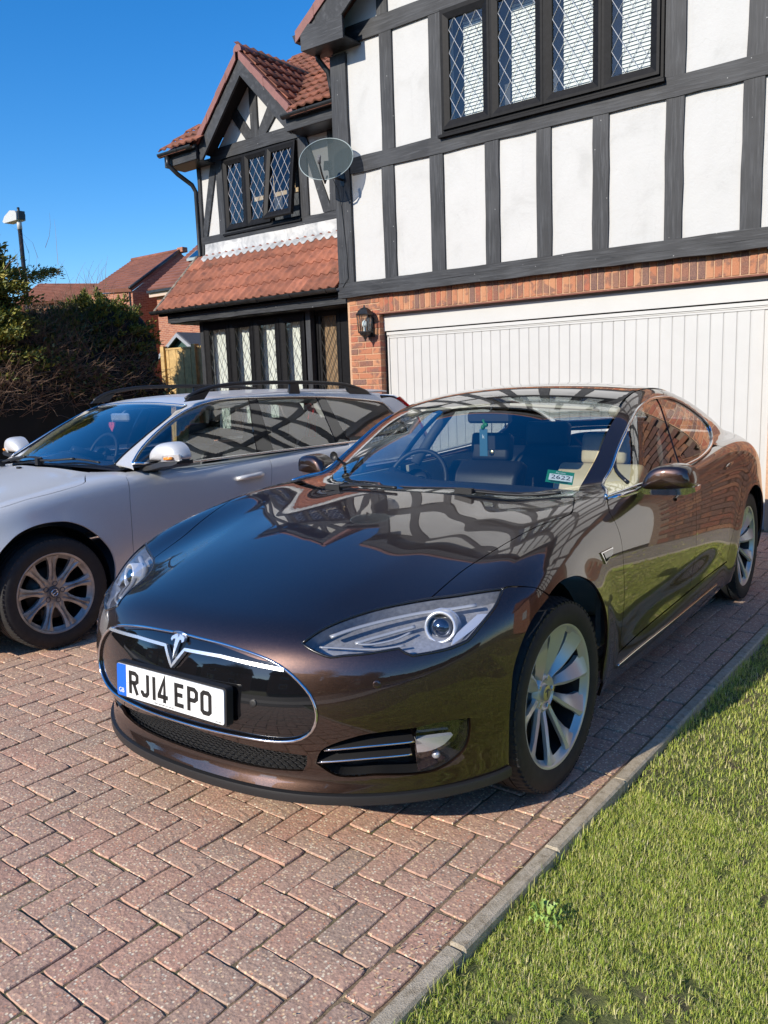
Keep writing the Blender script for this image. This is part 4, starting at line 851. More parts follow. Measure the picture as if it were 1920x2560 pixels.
def lathe_tyre(r,ri,w,name,parent,tread=True):
    m=MB(); h=w/2; sh=r-.018
    prof=[(-h*.80,ri-.005),(-h*.92,ri+.004),(-h*1.0,ri+.03),(-h*1.03,(ri+r)/2),(-h*1.0,sh-.012),(-h*.93,sh+.004),(-h*.84,r-.008)]
    for g in (-.55,-.18,.18,.55): prof+=[(h*g-.0045,r-.001+.0*g),(h*g-.004,r-.009),(h*g+.004,r-.009),(h*g+.0045,r-.001)]
    prof+=[(h*.84,r-.008),(h*.93,sh+.004),(h*1.0,sh-.012),(h*1.03,(ri+r)/2),(h*1.0,ri+.03),(h*.92,ri+.004),(h*.80,ri-.005)]
    m.lathe(prof,'x',96); t=m.build(name,M_rubber,parent,sharp=40)
    # tread sipes: slim blocks round both shoulders
    m=MB(); n=72
    for s in (1,-1):
        for k in range(n):
            a=2*PI*k/n; da=2*PI/n*.36
            V=[]
            for aa,xx in ((a-da,s*h*.60),(a+da,s*h*.60),(a+da,s*h*.965),(a-da,s*h*.965)):
                for rr in (r-.012,r+.0005 if abs(xx)<h*.9 else r-.022): V.append((xx,rr*math.cos(aa+.12*s*(xx/h)),rr*math.sin(aa+.12*s*(xx/h))))
            m.add(V,[(1,3,5,7),(0,1,7,6),(0,2,3,1),(2,4,5,3),(4,6,7,5)])
    m.build('tread_blocks',M_rubber,parent)['kind']='stuff'
    return t
def tesla_wheel():
    W=empty('wheel'); rr=.262
    lathe_tyre(.352,.248,.245,'tyre',W)
    m=MB(); m.lathe([(.088,.233),(.098,.243),(.108,.247),(.114,.252),(.1155,.259),(.112,.263),(.104,.262),(.09,.252)],'x',96); rim=m.build('rim',M_rimT,W,sharp=40)
    m=MB(); ns=10
    for k in range(ns):
        a0=2*PI*k/ns+.1
        # blade: leading edge swept, width grows outward; faceted ridge
        R_=[.058,.085,.12,.16,.20,.235,.252]; lead=[.16,.20,.235,.235,.22,.225,.24]; trail=[-.16,-.13,-.09,-.07,-.085,-.13,-.17]; ridge=[.0,.06,.13,.16,.17,.16,.15]
        xf=[.062,.070,.083,.094,.104,.111,.1125]; V=[]
        for i,r_ in enumerate(R_):
            for ang,dx in ((lead[i],-.020-.0*i),(lead[i],-.006),(ridge[i],.0),(trail[i],-.026 if i<6 else -.012),(trail[i],-.042 if i<6 else -.03)):
                a=a0+ang; V.append((xf[i]+dx,r_*math.sin(a),r_*math.cos(a)))
        F=[(i*5+q,i*5+q+1,(i+1)*5+q+1,(i+1)*5+q) for i in range(6) for q in range(4)]
        m.add(V,F)
    sp=m.build('spokes',M_rimT,W,sharp=28); 
    m=MB(); m.lathe([(.0,.075),(.045,.078),(.060,.068),(.064,.060),(.056,.050),(.052,.036),(.056,.030),(.066,.029)],'x',40); m.build('hub',M_rimT,W,sharp=35)
    m=MB(); m.lathe([(.060,.0295),(.0675,.0285),(.069,.024),(.069,0)],'x',32); m.build('centre_cap',M_satin,W,sharp=30)
    m=MB(); tp=[(0,-.016),(.004,.008),(.010,.011),(.013,.006),(.017,.008),(.013,.014),(0,.017)]; tp=tp+[(-x,z) for x,z in tp[::-1] if x>0]; m.prism(tp,.0688,.0705,'x'); m.build('cap_emblem',M_grey_i,W)
    for k in range(5):
        a=2*PI*k/5+.3; m=MB(); m.lathe([(.045,.0115),(.062,.0115),(.0645,.009),(.0645,0)],'x',6,(0,.0565*math.sin(a),.0565*math.cos(a)),False); m.lathe([(.048,.0155),(.050,.0165),(.051,.0115)],'x',16,(0,.0565*math.sin(a),.0565*math.cos(a))); m.build('wheel_nut',M_satin,W)
    m=MB(); m.lathe([(.0,.16),(.012,.168),(.024,.168),(.024,.07),(.05,.07)],'x',48); m.build('brake_disc',M_disc,W)
    m=MB(); m.lathe([(.09,.238),(.02,.226),(-.10,.223),(-.10,.06)],'x',48); m.build('inner_barrel',M_barrel,W)
    return W
M_barrel=simple('dark_alloy',(.035,.035,.035),.4,.5)
def seat(parent,x,y,mat,mat2,z=.28,w=.52,name='seat'):
    S=empty(name,(x,y,z),0,parent)
    def blk(nm,V2,w_,mt,bev=.03):
        m=MB(); m.prism(V2,-w_/2,w_/2,'x'); me=m.mesh(mt,nm); bm=bmesh.new(); bm.from_mesh(me); bmesh.ops.recalc_face_normals(bm,faces=bm.faces); bmesh.ops.bevel(bm,geom=bm.edges[:],offset=bev,segments=3,affect='EDGES',profile=.6); 
        for f in bm.faces: f.smooth=True
        bm.to_mesh(me); bm.free(); return link(nm,me,S)
    blk('cushion',[(-.28,0),(.25,0),(.25,.17),(-.26,.20)],w,mat)
    blk('backrest',[(.16,.08),(.29,.10),(.52,.66),(.43,.70),(.33,.62)],w*.96,mat2)
    blk('headrest',[(.45,.69),(.54,.68),(.57,.84),(.48,.87)],w*.52,mat2)
    return S
def wheel_steer(parent,c,r,tilt=-.42,mat=None):
    m=MB(); pts=[(r*math.cos(a),0,r*math.sin(a)) for a in np.linspace(0,2*PI,41)]; m.tube(pts,.014,8); m.lathe([(-.02,.075),(.02,.085),(.03,.05)],'y',20)
    for a in (0,PI,-PI/2): m.box(-.012+.12*math.cos(a)-.06*abs(math.cos(a)),.012+.12*math.cos(a)+.06*abs(math.cos(a)),-.006,.006,.12*math.sin(a)-.015-.05*abs(math.sin(a)),.12*math.sin(a)+.015+.05*abs(math.sin(a)))
    m.tube([(0,0,0),(0,-.25,-.02)],.03,8); o=m.build('steering_wheel',mat or M_blackl,parent); o.location=c; o.rotation_euler=(tilt,0,0); return o
def interior_tesla(R):
    I=R
    m=MB(); m.box(-.80,.80,.35,3.2,.22,.28); m.build('cabin_floor',M_blackl,I)
    # dashboard: loft from the windscreen foot back
    m=MB(); xs=np.linspace(-.74,.74,25); prof=[(.50,.955),(.60,.965),(.72,.985),(.86,.985),(.95,.955),(.99,.88),(.97,.70)]
    V=[]
    for x in xs:
        hb=.045*math.exp(-((x+.37)/.17)**2); k=(x/.74)**2
        for i,(y,z) in enumerate(prof): V.append((x,y+.12*k*(1 if i<3 else .4),z-.03*k+hb*(1 if 2<=i<=4 else (.4 if i==1 else 0))))
    n=len(prof); m.add(V,[(i*n+k,(i+1)*n+k,(i+1)*n+k+1,i*n+k+1) for i in range(24) for k in range(n-1)],True); m.build('dashboard',M_dash,I)
    m=MB(); m.box(-.10,.14,.955,.985,.62,.94); m.build('centre_screen',M_gloss,I)
    wheel_steer(I,(-.37,1.12,.93),.185)
    for x in (-.37,.37):
        seat(I,x,1.50,M_tanl,M_blackl if x<0 else M_tanl); 
    for x in (-.38,.38): seat(I,x,2.38,M_blackl,M_blackl,.30,.62,'rear_seat')
    for s in (1,-1):
        m=MB(); m.prism([(.62,.34),(1.66,.34),(1.66,.95),(.62,.94)],s*.84,s*.862,'x'); m.build('door_card',M_cream,I)
        m=MB(); m.prism([(1.74,.34),(2.62,.34),(2.68,.97),(1.74,.95)],s*.83,s*.852,'x'); m.build('door_card',M_cream,I)
        m=MB(); m.tube([(s*.615,1.46,1.29),(s*.60,1.60,1.315),(s*.585,2.1,1.325),(s*.57,2.6,1.28)],.03,8); m.build('headlining_rail',M_cream,I)
        m=MB(); m.tube([(s*.80,1.77,.96),(s*.72,1.88,1.15),(s*.63,1.96,1.30)],.035,8); m.build('pillar_trim',M_grey_i,I)
        m=MB(); V=[(s*.06,1.40,1.345),(s*.52,1.42,1.318),(s*.50,1.56,1.300),(s*.06,1.545,1.33)]; m.add(V+[(a,b,c-.012) for a,b,c in V],[(0,1,2,3),(7,6,5,4),(0,4,5,1),(1,5,6,2),(2,6,7,3),(3,7,4,0)]); m.build('sun_visor',M_cream,I)
    m=MB(); m.box(-.55,.55,2.72,3.3,.86,.90); m.build('parcel_shelf',M_blackl,I)
    m=MB(); m.tube([(0,1.33,1.355),(0,1.29,1.30)],.008,6); m.box(-.13,.13,1.265,1.30,1.245,1.305,.012); m.build('rear_view_mirror',M_plastic,I)
# ================================================================ silver estate
def volvo_wheel():
    W=empty('wheel'); 
    lathe_tyre(.332,.226,.225,'tyre',W)
    m=MB(); m.lathe([(.078,.205),(.092,.221),(.100,.224),(.106,.230),(.108,.238),(.104,.243),(.095,.243)],'x',96); m.build('rim',M_rimV,W,sharp=40)
    m=MB(); ns=9
    for k in range(ns):
        a0=2*PI*k/ns; R_=[.05,.075,.10,.135,.17,.20,.222]; hw=[.034,.031,.0215,.0185,.022,.030,.041]; xf=[.070,.074,.078,.084,.091,.099,.103]; V=[]
        for i,r_ in enumerate(R_):
            for q,(u,dx) in enumerate(((-1,-.030),(-1,-.006),(-.38,.0),(0,-.010 if 1<i<6 else -.003),(.38,0),(1,-.006),(1,-.030))):
                a=a0; V.append((xf[i]+dx,r_*math.sin(a)+u*hw[i]*math.cos(a),r_*math.cos(a)-u*hw[i]*math.sin(a)))
        m.add(V,[(i*7+q,i*7+q+1,(i+1)*7+q+1,(i+1)*7+q) for i in range(6) for q in range(6)])
    m.build('spokes',M_rimV,W)
    m=MB(); m.lathe([(.0,.086),(.058,.086),(.068,.076),(.071,.060),(.066,.036),(.076,.034),(.077,.027)],'x',40); m.build('hub',M_rimV,W,sharp=35)
    m=MB(); m.lathe([(.074,.0325),(.081,.031),(.082,.027),(.080,.024),(.080,0)],'x',32); m.build('centre_cap',M_grey_i,W,sharp=30)
    m=MB(); m.lathe([(.0805,.0165),(.083,.018),(.0835,.020),(.0805,.0215)],'x',28); m.tube([(.083,-.018,-.010),(.083,.018,.010)],.0028,6); m.build('cap_emblem',M_chrome,W)
    for k in range(5):
        a=2*PI*k/5+.2; m=MB(); m.lathe([(.045,.0105),(.064,.0105),(.066,.008),(.066,0)],'x',6,(0,.053*math.sin(a),.053*math.cos(a)),False); m.lathe([(.060,.014),(.0735,.0155),(.0735,.012),(.055,.0115)],'x',16,(0,.053*math.sin(a),.053*math.cos(a))); m.build('wheel_nut',M_grey_i,W)
    m=MB(); m.lathe([(.0,.145),(.012,.150),(.024,.150),(.024,.06),(.05,.06)],'x',48); m.build('brake_disc',M_disc,W)
    m=MB(); m.box(.0,.035,-.07,.05,-.165,-.095,.01); m.build('brake_caliper',M_bark,W)
    m=MB(); m.lathe([(.085,.215),(.02,.205),(-.09,.203),(-.09,.05)],'x',48); m.build('inner_barrel',M_barrel,W)
    return W
def make_volvo():
    B=Body(VOL); low=B.lower
    R=empty('parked_car',(.935,-5.428,0),-.0443)
    tag(R,'silver estate car with black roof rails parked beside the hedge','car','cars parked on the driveway')
    def two(nm,D,mat):
        for mr in (0,1): o=pmesh(nm,D if not mr else (D[0]*[-1,1,1],D[1]*[-1,1,1],D[2][:,::-1],D[3][:,::-1]),mat,R)
        return o
    def symc(h): return np.concatenate([h,(h[1:-1]*[-1,1,1])[::-1]])
    HS=[(.35,-.875,.70),(.55,-.82,.73),(.68,-.72,.77),(.78,-.55,.82),(.84,-.38,.85),(.861,-.208,.875),(.862,-.098,.895),(.868,.062,.914),(.852,.252,.943),(.78,.31,.955),(.68,.37,.968),(.600,.43,.982),(.575,.49,1.01)]
    h_=np.concatenate([cat([(0,-.905,.69),(.2,-.895,.69),(.35,-.875,.70)],.03)[:-1],cat(HS,.025)[:-1],cat([(.575,.49,1.01),(.3,.43,1.02),(0,.40,1.02)],.03)])
    pmesh('bonnet',patch(B,TOPC,symc(h_),.028,f=low),M_silver,R)
    dF=[(.872,.60,1.005),(.868,.548,.968),(.887,.541,.936),(.914,.530,.846),(.921,.525,.814),(.925,.515,.633),(.924,.513,.529),(.918,.52,.40),(.905,.54,.27)]
    aF=[(.90,-.36,.24),(.905,-.375,.36),(.910,-.36,.50),(.911,-.303,.628),(.917,-.262,.668),(.925,-.192,.719),(.930,-.080,.751),(.933,.040,.752),(.934,.12,.735),(.937,.207,.689),(.942,.291,.611),(.940,.350,.524),(.935,.375,.43),(.93,.37,.33),(.92,.37,.26)]
    bl=[(.80,-.62,.70),(.87,-.45,.68),(.905,-.33,.655)]
    f_=np.concatenate([cat(HS[4:],.025)[:-1],cat([(.575,.49,1.01),(.70,.545,1.01),(.80,.59,1.01),(.872,.60,1.005)],.03)[:-1],cat(dF,.025)[:-1],cat([(.905,.54,.27),(.92,.37,.26)],.03)[:-1],cat(aF[3:][::-1],.025)[:-1],cat([(.911,-.303,.628),(.90,-.36,.70),(.84,-.38,.85)],.03)[:-1]])
    two('front_wing',patch(B,OBL,f_,.028,f=low),M_silver)
    hl=np.concatenate([cat(HS[1:5],.03)[:-1],cat([(.84,-.38,.85),(.90,-.36,.70),(.911,-.303,.628)],.03)[:-1],cat([(.911,-.303,.628),(.86,-.48,.64),(.76,-.64,.64),(.62,-.76,.64),(.55,-.82,.73)],.03)[:-1]])
    two('headlight',patch(B,CYL,hl,.04,f=low),M_lamp_in)
    b_=np.concatenate([cat([(0,-.9,.22),(.4,-.86,.22),(.7,-.68,.22),(.90,-.36,.24)],.03)[:-1],cat(aF[:4],.03)[:-1],cat([(.911,-.303,.628),(.86,-.48,.64),(.76,-.64,.64),(.62,-.76,.64),(.55,-.82,.73)],.03)[:-1],cat([(.55,-.82,.73),(.35,-.875,.70),(0,-.905,.69)],.03)])
    pmesh('front_bumper',patch(B,CYL,symc(b_),.04,f=low),M_silver,R)
    belt=[(.872,.60,1.005),(.868,.9,.995),(.864,1.080,.992),(.854,1.4,.996),(.851,1.718,1.0)]
    mid=[(.851,1.718,1.0),(.880,1.721,.951),(.909,1.710,.894),(.928,1.681,.759),(.933,1.66,.6),(.922,1.67,.42),(.905,1.69,.28)]
    belt2=[(.851,1.718,1.0),(.845,2.1,1.0),(.841,2.457,1.0),(.835,2.606,1.004)]
    rdR=[(.835,2.606,1.004),(.88,2.60,.95),(.915,2.56,.86),(.93,2.50,.76),(.938,2.42,.62),(.935,2.38,.46),(.92,2.36,.28)]
    fd=np.concatenate([cat(dF[::-1],.025)[:-1],cat(belt,.03)[:-1],cat(mid,.025)[:-1],cat([(.905,1.69,.28),(.905,.54,.27)],.05)[:-1]])
    rd=np.concatenate([cat(belt2,.03)[:-1],cat(rdR,.03)[:-1],cat([(.92,2.36,.28),(.905,1.69,.28)],.05)[:-1],cat(mid[::-1],.025)[:-1]])
    for nm,ol,hy in (('front_door',fd,1.485),('rear_door',rd,2.35)):
        D=patch(B,SIDE,ol,.03,f=low)
        for mr in (0,1):
            o=pmesh(nm,D if not mr else (D[0]*[-1,1,1],D[1]*[-1,1,1],D[2][:,::-1],D[3][:,::-1]),M_silver,R); s=-1 if mr else 1
            P,Nn=onsurf(B,SIDE,np.array([(.92,hy-.115+t*.23,.852+.008*t) for t in np.linspace(0,1,9)]),0,low); m=MB()
            hs=[.004,.030,.042,.044,.044,.044,.042,.034,.012]; m.tube([tuple((p+n_*h)*[s,1,1]) for p,n_,h in zip(P,Nn,hs)],[.014,.017,.017,.017,.017,.018,.020,.021,.018],10); m.build('door_handle',M_silver,o)
            c0,n0=onsurf(B,SIDE,np.array([(.92,hy-.01,.856)]),.0015,low); 
            m=MB(); m.lathe([(-.004,0),(-.003,.03),(.0005,.052),(-.001,.056)],'z',28); o2=m.build('handle_cup',M_silver,o); o2.matrix_basis=Matrix.Translation(c0[0]*[s,1,1])@Vector(n0[0]*[s,1,1]).to_track_quat('Z','Y').to_matrix().to_4x4()@Matrix.Diagonal((1.0,.85,1,1))
    ra=[(.93,2.44,.28),(.935,2.44,.43),(.94,2.47,.52),(.943,2.54,.62),(.945,2.63,.70),(.942,2.75,.745),(.942,2.88,.745),(.943,3.0,.70),(.94,3.09,.62),(.938,3.16,.52),(.935,3.19,.40),(.93,3.19,.28)]
    # glass outline
    DL=[(.80,.620,1.016),(.733,.760,1.117),(.682,.962,1.235),(.655,1.153,1.324),(.648,1.34,1.375),(.648,1.553,1.398),(.650,1.794,1.400),(.655,2.517,1.380),(.660,2.916,1.349),(.665,3.20,1.316),(.681,3.279,1.282),(.712,3.33,1.225),(.74,3.42,1.13),(.775,3.46,1.06),(.80,3.40,1.03),(.83,2.9,1.012),(.837,2.5,1.006),(.846,1.9,1.004),(.853,1.5,1.003),(.862,1.080,1.0),(.866,.80,1.003)]
    dlo=cat(DL,.025,True,(0,)); SB=Chart((-1,0,-.45))
    q_=np.concatenate([cat([(.835,2.606,1.004),(.82,3.0,1.012),(.797,3.40,1.03),(.775,3.46,1.06),(.74,3.42,1.13),(.712,3.33,1.225),(.681,3.279,1.282),(.64,3.26,1.34)],.03)[:-1],cat([(.64,3.26,1.34),(.62,3.45,1.33),(.66,3.62,1.20),(.72,3.74,1.05)],.03)[:-1],cat([(.72,3.74,1.05),(.80,3.72,.9),(.86,3.68,.7),(.90,3.55,.45),(.92,3.4,.28),(.93,3.19,.28)],.04)[:-1],cat(ra[::-1],.03)[:-1],cat([(.93,2.44,.28),(.92,2.36,.28)],.03)[:-1],cat(rdR[::-1],.03)[:-1]])
    two('rear_quarter_panel',patch(B,Chart((-1,.0,-.45)),q_,.04),M_silver)
    si=[(.92,.37,.255),(.905,.54,.262),(.905,1.69,.272),(.92,2.36,.272),(.93,2.44,.28),(.92,2.44,.17),(.90,1.4,.16),(.90,.37,.17)]
    two('sill_panel',patch(B,SIDE0,cat(si,.04,True,range(8)),.04,f=low,gap=.001),M_silver)
    # windscreen, roof
    WB=[(0,.425,1.03),(.375,.465,1.03),(.62,.525,1.025),(.70,.57,1.03)]; WR=[(.70,.57,1.03),(.672,.664,1.087),(.645,.844,1.188),(.618,1.033,1.285),(.58,1.24,1.372)]; WT=[(.58,1.24,1.372),(.35,1.22,1.395),(0,1.21,1.405)]
    w_=np.concatenate([cat(WB,.03)[:-1],cat(WR,.03)[:-1],cat(WT,.03)]); pmesh('windscreen',patch(B,TOPC,symc(w_),.045,flange=0,gap=.003),M_wind,R)
    m=MB(); surftube(m,B,TOPC,[(-.57,1.25,1.4),(-.35,1.23,1.4),(0,1.22,1.4),(.35,1.23,1.4),(.57,1.25,1.4)],.006,.001,6); m.build('screen_top_trim',M_chrome,R)
    for s in (1,-1):
        m=MB(); surftube(m,B,TOPC,WR,.008,.0,6,mirror=s<0); m.build('screen_side_seal',M_trim,R)
    RO=[(.58,1.24,1.372),(.60,1.5,1.41),(.60,2.0,1.42),(.60,2.8,1.41),(.59,3.3,1.37),(.56,3.45,1.35)]
    r_=np.concatenate([cat(WT[::-1],.04)[:-1],cat(RO,.05)[:-1],cat([(.56,3.45,1.35),(.3,3.52,1.37),(0,3.54,1.38)],.05)]); pmesh('roof_panel',patch(B,TOPC,symc(r_),.05),M_silver,R)
    p_=np.concatenate([cat([(.872,.60,1.005),(.80,.59,1.01),(.70,.57,1.03)],.02)[:-1],cat(WR,.02)[:-1],cat(RO[:5],.04)[:-1],cat([(.59,3.3,1.37),(.64,3.26,1.34)],.03)[:-1],cat(DL[:11][::-1],.03)[:-1]])
    two('roof_pillar',patch(B,Chart((-1,.3,-.9)),p_,.028),M_silver)
    def near(p): return int(np.argmin(np.linalg.norm(dlo-np.array(p),axis=1)))
    def strip(a,b): return near(a),near(b)
    f1,f2=strip((.648,1.735,1.39),(.851,1.63,1.003)); g1,g2=strip((.65,1.83,1.39),(.846,1.79,1.003)); h1,h2=strip((.655,2.46,1.38),(.837,2.47,1.006)); k1,k2=strip((.655,2.55,1.38),(.835,2.62,1.008))
    cF=cat([dlo[f1],(.776,1.668,1.190),dlo[f2]],.03); cG=cat([dlo[g1],(.774,1.79,1.192),dlo[g2]],.03); cH=cat([dlo[h1],(.763,2.456,1.193),dlo[h2]],.03); cK=cat([dlo[k1],(.758,2.575,1.197),dlo[k2]],.03)
    for nm,ol,mt in (('front_side_window',np.concatenate([dlo[:f1],cF[:-1],dlo[f2:]]),M_sideg),('rear_side_window',np.concatenate([dlo[g1:h1],cH[:-1],dlo[h2:g2],cG[::-1][:-1]]),M_sideg),('load_window',np.concatenate([dlo[k1:k2],cK[::-1][:-1]]),M_sideg),
        ('door_pillar',np.concatenate([dlo[f1:g1],cG[:-1],dlo[g2:f2],cF[::-1][:-1]]),M_gloss),('rear_pillar',np.concatenate([dlo[h1:k1],cK[:-1],dlo[k2:h2],cH[::-1][:-1]]),M_gloss)):
        two(nm,patch(B,SB,ol,.04,flange=0 if mt is M_sideg else .01,off=-.005 if mt is M_sideg else 0,gap=.004 if mt is M_sideg else 0),mt)
    for s in (1,-1):
        m=MB(); P,Nn=onsurf(B,SB,dlo[::2],.003); L=[tuple(p*[s,1,1]) for p in P]; m.tube(L+L[:1],.0085,8,flat=.7); m.build('window_chrome',M_chrome,R)
        m=MB(); m.prism([(.63,1.012),(.79,1.10),(.80,1.005)],.80*s,.835*s,'x'); m.build('mirror_triangle',M_plastic,R)
        # roof rail
        P=[(.60,1.22,1.415),(.615,1.34,1.466),(.62,1.52,1.497),(.62,1.774,1.511),(.62,2.33,1.503),(.62,2.80,1.476),(.618,3.02,1.432),(.61,3.14,1.395)]
        m=MB(); C_=cat(P,.05); m.tube([(p[0]*s,p[1],p[2]) for p in C_],[.010]+[.0125]*(len(C_)-2)+[.010],8,flat=1.2)
        m.prism([(1.20,1.395),(1.24,1.425),(1.42,1.472),(1.36,1.405)],.606*s,.63*s,'x'); m.prism([(2.18,1.41),(2.20,1.495),(2.29,1.495),(2.30,1.41)],.606*s,.63*s,'x'); m.prism([(2.88,1.395),(2.84,1.46),(3.05,1.42),(3.16,1.38)],.606*s,.63*s,'x'); m.build('roof_rail',M_plastic,R)
        tl=cat([(.66,3.62,1.20),(.62,3.47,1.33),(.60,3.50,1.33),(.60,3.68,1.22),(.70,3.80,.95),(.80,3.72,.88),(.78,3.70,1.0)],.03,True,(1,2,4,5)); 
        D=patch(B,Chart((-.6,-1,-.3)),tl,.03,off=.008,flange=.02,mirror=s<0,gap=0); pmesh('tail_lamp',D,M_red,R)
        Mr=empty('door_mirror',parent=R)
        prof=[(.86,1.035),(.865,1.075),(.90,1.115),(.96,1.148),(1.04,1.158),(1.10,1.152),(1.145,1.125),(1.165,1.085),(1.165,1.055),(1.13,1.040),(1.0,1.034)]
        pr=cat([(x,0,z) for x,z in prof],.02,True,(0,9)); c_=np.array([1.02,0,1.09]); ys=[(.80,1.0),(.77,1.0),(.74,.97),(.715,.90),(.695,.75),(.682,.5),(.677,.05)]
        V=[];n=len(pr);m=MB()
        for y,k in ys:
            for p in pr: q=c_+(p-c_)*[k,1,k]; V.append((s*q[0],y+.07*(q[0]-.86),max(q[2],1.036)))
        m.add(V,[(i*n+j,i*n+(j+1)%n,(i+1)*n+(j+1)%n,(i+1)*n+j) for i in range(len(ys)-1) for j in range(n)]+[tuple((len(ys)-1)*n+j for j in range(n))],True); m.build('mirror_cap',M_silver,Mr,sharp=55)
        m=MB(); m.add([(s*(c_[0]+(p[0]-c_[0])*.93),.798+.07*(p[0]-.86),c_[2]+(p[2]-c_[2])*.9) for p in pr],[tuple(range(n))]); m.build('mirror_glass',M_chrome,Mr)
        m=MB(); bs=[(.80,.74,.985,.022),(.88,.75,.99,.024),(.95,.755,1.005,.026),(1.02,.76,1.018,.024),(1.12,.765,1.026,.020),(1.165,.775,1.036,.012)]; V=[]
        for x,y,z,h in bs: V+=[(s*x,y-.065,z-h*.5),(s*x,y-.055,z+h*.8),(s*x,y+.06,z+h*.8),(s*x,y+.06,z-h)]
        m.add(V,[(i*4+k,i*4+(k+1)%4,(i+1)*4+(k+1)%4,(i+1)*4+k) for i in range(5) for k in range(4)]+[(0,1,2,3),(23,22,21,20)]); m.build('mirror_foot',M_plastic,Mr,sharp=40)
        m=MB(); m.add([(s*1.03,.690,1.040),(s*1.165,.735,1.040),(s*1.171,.740,1.075),(s*1.165,.728,1.086),(s*1.06,.683,1.078)]+[(s*1.03,.70,1.040),(s*1.155,.76,1.040),(s*1.155,.76,1.075),(s*1.15,.75,1.086),(s*1.06,.70,1.078)],[(0,1,2,3,4),(0,5,6,1),(1,6,7,2),(2,7,8,3),(3,8,9,4),(4,9,5,0)]); m.build('indicator_lamp',M_lampw,Mr)
        m=MB(); m.tube([(s*1.07,.689,1.06),(s*1.13,.708,1.062)],.010,8); m.build('indicator_bulb',M_amber,Mr)
    m=MB(); surftube(m,B,CYL,[(.70,-.72,.665),(.80,-.60,.665),(.87,-.46,.668),(.908,-.35,.672)],.012,.002,6); m.build('bumper_strip',M_silver,R)
    tg=[(0,3.55,1.37),(.3,3.53,1.36),(.55,3.46,1.34),(.60,3.55,1.28),(.66,3.72,1.06),(.70,3.82,.9),(.70,3.85,.5),(0,3.87,.5)]
    pmesh('tailgate',patch(B,Chart((0,-1,-.3)),symc(cat(tg,.05,False,(2,5,6))),.06),M_silver,R)
    rb=[(0,3.87,.49),(.70,3.85,.49),(.80,3.78,.5),(.88,3.68,.5),(.90,3.55,.45),(.92,3.40,.28),(.8,3.75,.22),(0,3.85,.22)]
    pmesh('rear_bumper',patch(B,CYLR,symc(cat(rb,.05,False,(1,5,6))),.06,f=low),M_silver,R)
    for (x0,y0,x1,y1) in ((.13,.44,.60,.50),(-.48,.46,-.02,.43)):
        m=MB(); P,_=onsurf(B,TOPC,cat([(x0,y0,1),((x0+x1)/2,(y0+y1)/2+.03,1),(x1,y1+.03,1)],.04),.016); m.tube([tuple(p) for p in P],.007,6); P2,_=onsurf(B,TOPC,cat([(x0-.10,y0-.02,1),(x0+.06,y0+.0,1),((x0+x1)/2,(y0+y1)/2+.02,1)],.04),.028); m.tube([tuple(p) for p in P2],.008,6); q=P2[0]; m.box(q[0]-.02,q[0]+.02,q[1]-.02,q[1]+.02,q[2]-.03,q[2]+.015); m.build('wiper',M_plastic,R)
    m=MB(); P,_=onsurf(B,TOPC,np.array([(-.10,.33,1.0)]),.004,low); q=P[0]; m.box(q[0]-.02,q[0]+.02,q[1]-.01,q[1]+.01,q[2]-.005,q[2]+.008); m.build('washer_jet',M_plastic,R)
    m=MB(); m.box(-.78,.78,-.55,3.6,.16,.24); m.build('underbody',M_dark,R)
    for y in (0,2.816):
        for s in (1,-1):
            m=MB(); m.lathe([(0,.39),(.31,.39)],'x',28,(.53*s if s>0 else -.84,y,.33),True,-.35,PI+.35); m.lathe([(0,.39),(0,.05)],'x',28,(.53*s,y,.33),True,-.35,PI+.35); m.build('arch_liner',M_plastic,R)
    Wp=volvo_wheel()
    for i,(x,y,rz) in enumerate(((.80,0,0),(-.80,0,PI),(.80,2.816,0),(-.80,2.816,PI))):
        w=Wp if i==0 else copy_tree(Wp,R); w.parent=R; w.location=(x,y,.332); w.rotation_euler=(0,0,rz)
    # cabin
    m=MB(); m.box(-.76,.76,.35,3.5,.22,.28); m.build('cabin_floor',M_blackl,R)
    m=MB(); xs=np.linspace(-.70,.70,21); prof=[(.50,1.0),(.62,1.005),(.78,1.01),(.90,.98),(.96,.90),(.95,.70)]; V=[]
    for x in xs:
        hb=.05*math.exp(-((x+.35)/.17)**2)
        for i,(y,z) in enumerate(prof): V.append((x,y+.08*(x/.7)**2,z-.02*(x/.7)**2+hb*(1 if i in (2,3) else 0)))
    n=6; m.add(V,[(i*n+k,(i+1)*n+k,(i+1)*n+k+1,i*n+k+1) for i in range(20) for k in range(5)],True); m.build('dashboard',M_dash,R)
    wheel_steer(R,(-.35,1.10,.985),.19)
    for x in (-.36,.36): seat(R,x,1.55,M_grey_i,M_blackl,.33)
    for x in (-.36,.36): seat(R,x,2.40,M_grey_i,M_blackl,.33,.60,'rear_seat')
    for s in (1,-1):
        m=MB(); m.prism([(.62,.34),(3.3,.34),(3.3,.97),(.62,.96)],s*.815,s*.835,'x'); m.build('door_card',M_grey_i,R)
        m=MB(); m.tube([(s*.69,.62,1.01),(s*.64,.88,1.17),(s*.60,1.15,1.31),(s*.58,1.4,1.36),(s*.58,2.2,1.375),(s*.56,3.2,1.33)],.03,8); m.build('headlining_rail',M_cream,R)
    m=MB(); V=[(-.57,1.30,1.36),(.57,1.30,1.36),(.57,3.3,1.33),(-.57,3.3,1.33)]; m.add(V,[(0,1,2,3)]); m.build('headlining',M_cream,R)
    m=MB(); m.tube([(0,1.12,1.34),(0,1.08,1.31)],.008,6); m.box(-.11,.12,1.055,1.085,1.265,1.325,.012); m.build('rear_view_mirror',M_lampw,R)
    return R
